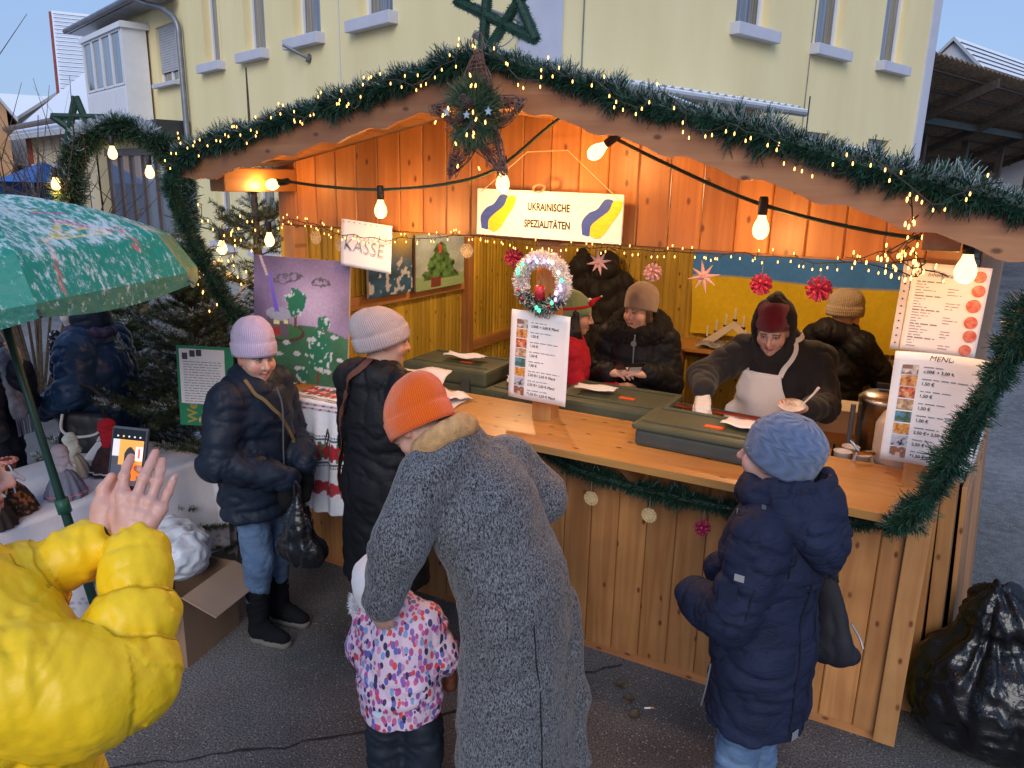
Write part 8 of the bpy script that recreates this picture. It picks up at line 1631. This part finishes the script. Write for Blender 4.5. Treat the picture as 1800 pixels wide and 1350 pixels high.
def ucol(t, f, k):
    """green cloth printed with kites, streamers"""
    g_ = (.004, .21, .155); x, y = (t - .5) * f, f
    for (ax, ay, bx, by) in ((-.16, .80, .02, .66), (.02, .66, .20, .82), (.20, .82, -.16, .80), (-.16, .80, .10, .74), (-.10, .80, .02, .66), (-.22, .82, -.16, .80)):
        if seg(x, y, ax, ay, bx, by, .008): return (.62, .42, .06)
    if seg(x, y, .04, .64, .20, .79, .028) and not seg(x, y, .04, .64, .20, .79, .004): return (.42, .03, .13)
    for (cx, cy) in ((.24, .84), (.28, .80), (.26, .90)):
        if .02 < math.hypot(x - cx, y - cy) < .032 and x > cx - .01: return (.52, .10, .12)
    q = y - .45 - .03 * math.sin(x * 30); 
    if abs(q) < .006 and -.1 < x < .06: return (.60, .45, .10)
    if abs(y - .52 - .4 * (x - .02)) < .010 and -.02 < x < .16: return (.45, .04, .16)
    if abs(x + .30 * f + .03 * math.sin(y * 20)) < .006 and y > .8: return (.50, .14, .14)
    return g_
for k in range(8):
    c_ = MB(); c_.grid(56, 64, lambda u, v, k=k: upt(k + min(u, .9999), .02 + .98 * v), lambda u, v, k=k: ucol(u, v, k)); c_.build('canopy_panel', M_umb, um, smooth=True)
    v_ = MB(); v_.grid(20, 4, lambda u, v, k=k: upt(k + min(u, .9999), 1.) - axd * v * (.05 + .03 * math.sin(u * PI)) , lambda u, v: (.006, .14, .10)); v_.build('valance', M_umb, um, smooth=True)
    rb2 = MB(); rb2.tube([upt(k, f) - axd * .012 for f in (.05, .35, .7, 1.02)], .006, 6); rb2.build('rib', M_darkmetal, um)
M_pole = mat('green_pole', (.010, .045, .035), .4, .2); MB().tube([apx * f for f in (0, .35, .5, 1.01)], [.021, .021, .017, .016], 12).build('pole', M_pole, um, smooth=True); MB().tube([apx * .37, apx * .40], .030, 12).build('pole_clamp', mat('green_clamp', (.012, .08, .05), .5), um, smooth=True); MB().lathe([(0, 0), (.24, 0), (.25, .05), (.06, .09), (.04, .30), (0, .30)], 24).build('base', mat('base_concrete', (.20, .20, .20), .9), um, smooth=True); MB().tube([apx * 1.0, apx * 1.035], [.03, .008], 10).build('finial', M_pole, um)
# ---------------------------------------------------------------- doll table
dt = empty('doll_table', (-3.93, 1.95, 0)); tag(dt, 'folding table under the white cloth on the left', 'table'); MB().box((0, 0, .735), (.70, 1.80, .03)).build('table_top', M_count, dt)
for x in (-.3, .3):
    for y in (-.8, .8): MB().box((x, y, .36), (.04, .04, .72)).build('leg', M_zinc, dt)
def cloth(u, v):
    """u across x, v along y; hangs over front (+x) and end (+y)"""
    X = (u * 1.55 - .62); Y = (v * 2.45 - 1.20); hx, hy = .36, .91; dx = max(0, abs(X) - hx); dy = max(0, abs(Y) - hy); x = max(-hx, min(hx, X)); y = max(-hy, min(hy, Y)); dr = math.hypot(dx, dy) if dx and dy else dx + dy; fx = math.sin(Y * 9) * .5 + math.sin(Y * 21 + 1) * .3; fy = math.sin(X * 11) * .5 + math.sin(X * 23) * .3
    s_ = min(1, dr / .3); ox = (.02 + .035 * fx * s_ + .03 * s_) * (1 if X > 0 else -1) if dx > dy * .4 else 0; oy = (.02 + .03 * fy * s_ + .03 * s_) * (1 if Y > 0 else -1) if dy > dx * .4 else 0
    if dx and dy: ox += dx / dr * .06; oy += dy / dr * .06
    return (x + (ox if dr else 0), y + (oy if dr else 0), .758 - dr + .002 * math.sin(X * 40) * (dr == 0))
def cpat(u, v):
    d = min(abs(u - .985), abs(v - .985)); m = (math.sin(u * 160) * math.sin(v * 250)); 
    if .02 < d < .05 and abs(math.sin((u + v) * 130)) < .45: return (.36, .34, .40)
    for cx, cy in ((.90, .90), (.88, .55), (.92, .30), (.93, .76)):
        q = math.hypot((u - cx) * 1.55, (v - cy) * 2.45)
        if q < .085 and float(vnoise(np.array([[u * 90, v * 140, 2.]]), 3)[0]) > .15: return (.16, .18, .17) if (u * 71) % 1 > .2 else (.35, .12, .12)
    return (.66, .66, .74)
tcb = MB(); tcb.grid(100, 150, cloth, cpat); tco = tcb.build('tablecloth', vcol('white_tablecloth', .85, var=.03), smooth=True, loc=(-3.93, 1.95, 0)); tag(tco, 'white cloth with faint printed sprigs over the doll table', 'tablecloth')
def doll(label, p, rz, h, skirtc, scarfc, kind, band=None, sd=0):
    o = empty('cloth_doll', p, rz); tag(o, label, 'doll', 'cloth dolls on the table'); sk_ = MB(); n_ = 60
    for i, (r_, z) in enumerate(((.36, 0), (.36, .02), (.30, .22), (.20, .42), (.11, .52), (.07, .56))):
        for q in range(n_): a = 2 * PI * q / n_; pl_ = 1 + .07 * math.sin(q * 2 * PI / 5) * (1 - z); sk_.v.append((r_ * h * pl_ * math.cos(a), r_ * h * pl_ * math.sin(a), z * h))
    for i in range(5):
        for q in range(n_): sk_.f.append((i * n_ + q, i * n_ + (q + 1) % n_, (i + 1) * n_ + (q + 1) % n_, (i + 1) * n_ + q))
    sk_.f.append(tuple(range(n_ - 1, -1, -1))); sk_.mi = [0] * len(sk_.f); so_ = sk_.build('skirt', skirtc, o, smooth=True)
    if band: rb3 = MB(); [rb3.tube([(r_ * h * 1.02 * (1 + .07 * math.sin(q * 2 * PI / 5)) * math.cos(2 * PI * q / 60), r_ * h * 1.02 * (1 + .07 * math.sin(q * 2 * PI / 5)) * math.sin(2 * PI * q / 60), z * h) for q in range(61)], .004, 5) for r_, z in ((.345, .07),)]; rb3.build('hem_band', band, so_)
    s = Sdf(.02); s.cone((0, 0, .50 * h), (0, 0, .72 * h), .085 * h, .075 * h); s.chain([(-.08 * h, 0, .70 * h), (-.20 * h, -.05 * h, .58 * h)], [.045 * h, .04 * h]); s.chain([(.08 * h, 0, .70 * h), (.20 * h, -.05 * h, .58 * h)], [.045 * h, .04 * h]); garment('blouse', s, .006, mat('blouse%d' % sd, (.55, .55, .62), .9), o, wr=.002, along=60)
    s = Sdf(.01); s.ball((0, 0, .86 * h), .115 * h); garment('head', s, .006, mat('doll_head%d' % sd, (.55, .42, .34), .9), o, wr=0)
    if kind == 'scarf':
        s = Sdf(.02); s.ell((0, .02 * h, .89 * h), (.145 * h, .14 * h, .135 * h)); s.cone((0, .07 * h, .80 * h), (0, .10 * h, .55 * h), .10 * h, .085 * h, sq=((0, 1, 0), .5)); s.cone((-.07 * h, .06 * h, .78 * h), (-.16 * h, .04 * h, .56 * h), .07 * h, .06 * h, sq=((0, 1, 0), .5)); s.ball((0, -.12 * h, .84 * h), .085 * h, sub=True); garment('headscarf', s, .006, scarfc, o, wr=.006, along=40, sd=sd)
    else:
        s = Sdf(.01); s.ell((0, .02 * h, .89 * h), (.135 * h, .135 * h, .12 * h)); garment('hair', s, .006, mat('yarn', (.12, .05, .035), .9, var=.4, vs=120, bump=.6, bs=300), o, wr=.002)
        fl_ = MB()
        for q in range(12): a = q * PI / 6; fl_.lathe([(0, -.012), (.013, -.006), (.015, .004), (0, .012)], 7, M=T(.125 * h * math.cos(a), .02 * h + .125 * h * math.sin(a), .955 * h))
        fl_.build('flower_crown', mat('rose_felt', (.55, .22, .20), .9, var=.4, vs=60), o, smooth=True)
        for q, c_ in enumerate(((.35, .60, .15), (.62, .52, .15), (.60, .40, .40), (.30, .55, .30), (.62, .24, .10), (.45, .45, .55))): a = -.4 + q * .55; MB().tube(crom([(.12 * h * math.cos(a), .13 * h * math.sin(a) + .03 * h, .92 * h), (.20 * h * math.cos(a), .2 * h * math.sin(a), .80 * h), (.19 * h * math.cos(a) , .2 * h * math.sin(a), .55 * h), (.25 * h * math.cos(a), .27 * h * math.sin(a), .42 * h)], 4), .0045, 4).build('ribbon', mat('ribbon%d' % q, c_, .5), o)
M_lav = mat('lavender_cotton', (.34, .29, .34), .9, var=.08); M_bluegrey = mat('blue_grey_linen', (.16, .17, .24), .9, var=.2, vs=50, stretch=(1, 1, .2))
doll('cloth doll in lavender headscarf and blue grey skirt', (-3.70, 2.10, .762), math.radians(-150), .265, M_bluegrey, M_lav, 'scarf', mat('pink_rick', (.50, .16, .20), .8), 1)
doll('cloth doll in bright red headscarf and brown plaid skirt', (-3.80, 2.42, .762), math.radians(-150), .30, mat('plaid_brown', (.05, .022, .022), .9, var=.5, vs=40), mat('red_cotton', (.42, .008, .02), .9, var=.1), 'scarf', mat('white_lace', (.6, .6, .65), .9), 2)
doll('cloth doll in pale yellow and white scarf behind the lavender doll', (-3.92, 2.28, .762), math.radians(-120), .24, mat('cream_skirt', (.45, .42, .34), .9), mat('cream_scarf', (.55, .56, .50), .9), 'scarf', None, 3)
doll('cloth doll with flower crown, bright ribbons and dark floral skirt', (-3.72, 1.86, .762), math.radians(-150), .27, mat('floral_dark', (.02, .015, .012), .9, var=0, col2=(.30, .10, .03), vs=45, thr=(.52, .62)), None, 'crown', None, 4)
doll('cloth doll with orange and green ribbons at the lower left edge', (-3.62, 1.72, .762), math.radians(-140), .24, mat('floral_dark2', (.03, .02, .02), .9, var=.4), None, 'crown', None, 5)
kt = MB(); kt.box((0, 0, .02), (.20, .15, .004)); tag(kt.build('price_card', M_paper, loc=(-3.98, 2.52, .80), rot=(.5, 0, .3)), 'small white card lying between the dolls', 'card')
# ---------------------------------------------------------------- carton with plastic bag
cx = empty('cardboard_box', (-3.18, 2.30, 0), math.radians(12)); tag(cx, 'open brown cardboard box below the doll table', 'box'); M_card = mat('cardboard', (.26, .16, .10), .85, var=.12, vs=4, bump=.15, bs=90); M_card2 = mat('cardboard_inner', (.34, .225, .16), .85, var=.1, vs=4)
for a_, d_ in (((.0, -.20, .19), (.40, .008, .38)), ((0, .20, .19), (.40, .008, .38)), ((-.196, 0, .19), (.008, .392, .38)), ((.196, 0, .19), (.008, .392, .38)), ((0, 0, .008), (.38, .38, .008))): MB().box(a_, d_).build('panel', M_card, cx)
MB().box((.10, 0, 0), (.20, .40, .007)).build('flap', M_card2, cx, mw=T(.20, 0, .382) @ Matrix.Rotation(.35, 4, 'Y')); MB().box((0, -.09, 0), (.40, .18, .007)).build('flap', M_card2, cx, mw=T(0, -.20, .383) @ Matrix.Rotation(.55, 4, 'X'))
pb = empty('white_plastic_bag', (-3.20, 2.34, .36)); tag(pb, 'crumpled translucent white plastic bag in the cardboard box', 'bag'); s = Sdf(.06); s.ell((0, 0, .12), (.17, .15, .13)); s.ell((.08, -.05, .16), (.10, .10, .08)); s.ell((-.1, .05, .15), (.1, .1, .1)); V, F = s.mesh(.009, 1); N = vnormals(V, F); q = 1 - 2 * np.abs(fbm(V * 12, 2, 4)); V = V + N * (.018 * q)[:, None]; inst('bag_film', np_mesh('bag_film', V, F, mat('white_film', (.60, .64, .72), .3, var=.1, bump=.5, bs=30, dist=.01)), pb)
# ---------------------------------------------------------------- green notice on the fir
nb = empty('notice_board'); nb.matrix_world = wallm((-3.33, 2.70, 1.25), math.radians(28), -.03); tag(nb, 'green poster board with printed sheet fixed to the fir', 'notice'); MB().box((0, 0, 0), (.30, .44, .006)).build('green_card', mat('green_card', (.012, .22, .10), .5, var=.1), nb)
sh_ = MB(); sh_.box((-.015, .055, .005), (.24, .30, .002)); sh_.build('printed_sheet', M_paper, nb); ln = MB()
for i in range(17): strip(ln, -.115, .075 + .015 * random.random(), .135 - i * .0145, .004, lambda x, y: .0068)
tag(ln.build('faint_print', M_greyink, nb), kind='stuff')
for x, y in ((-.105, .165), (-.065, .18), (-.03, .185)): MB().box((x, y, .0066), (.028, .035, .001)).build('small_picture', mat('small_pic', (.05, .05, .06), .5), nb)
M_gold = mat('gold_print', (.45, .33, .05), .5); text('We', .075, M_gold, nb, T(-.055, -.205, .0045) @ Rz(PI / 2), bold=.002); text('Be', .075, M_gold, nb, T(.005, -.205, .0045) @ Rz(PI / 2), bold=.002)
MB().box((-.02, -.185, .0048), (.055, .014, .001)).build('printed_candle', mat('print_cream', (.62, .58, .35), .5), nb)
MB().tube([(-.12, 0, -.02), (-.12, -.0, -.30)], .004, 6).build('tie', M_cable, nb)
flush_text()
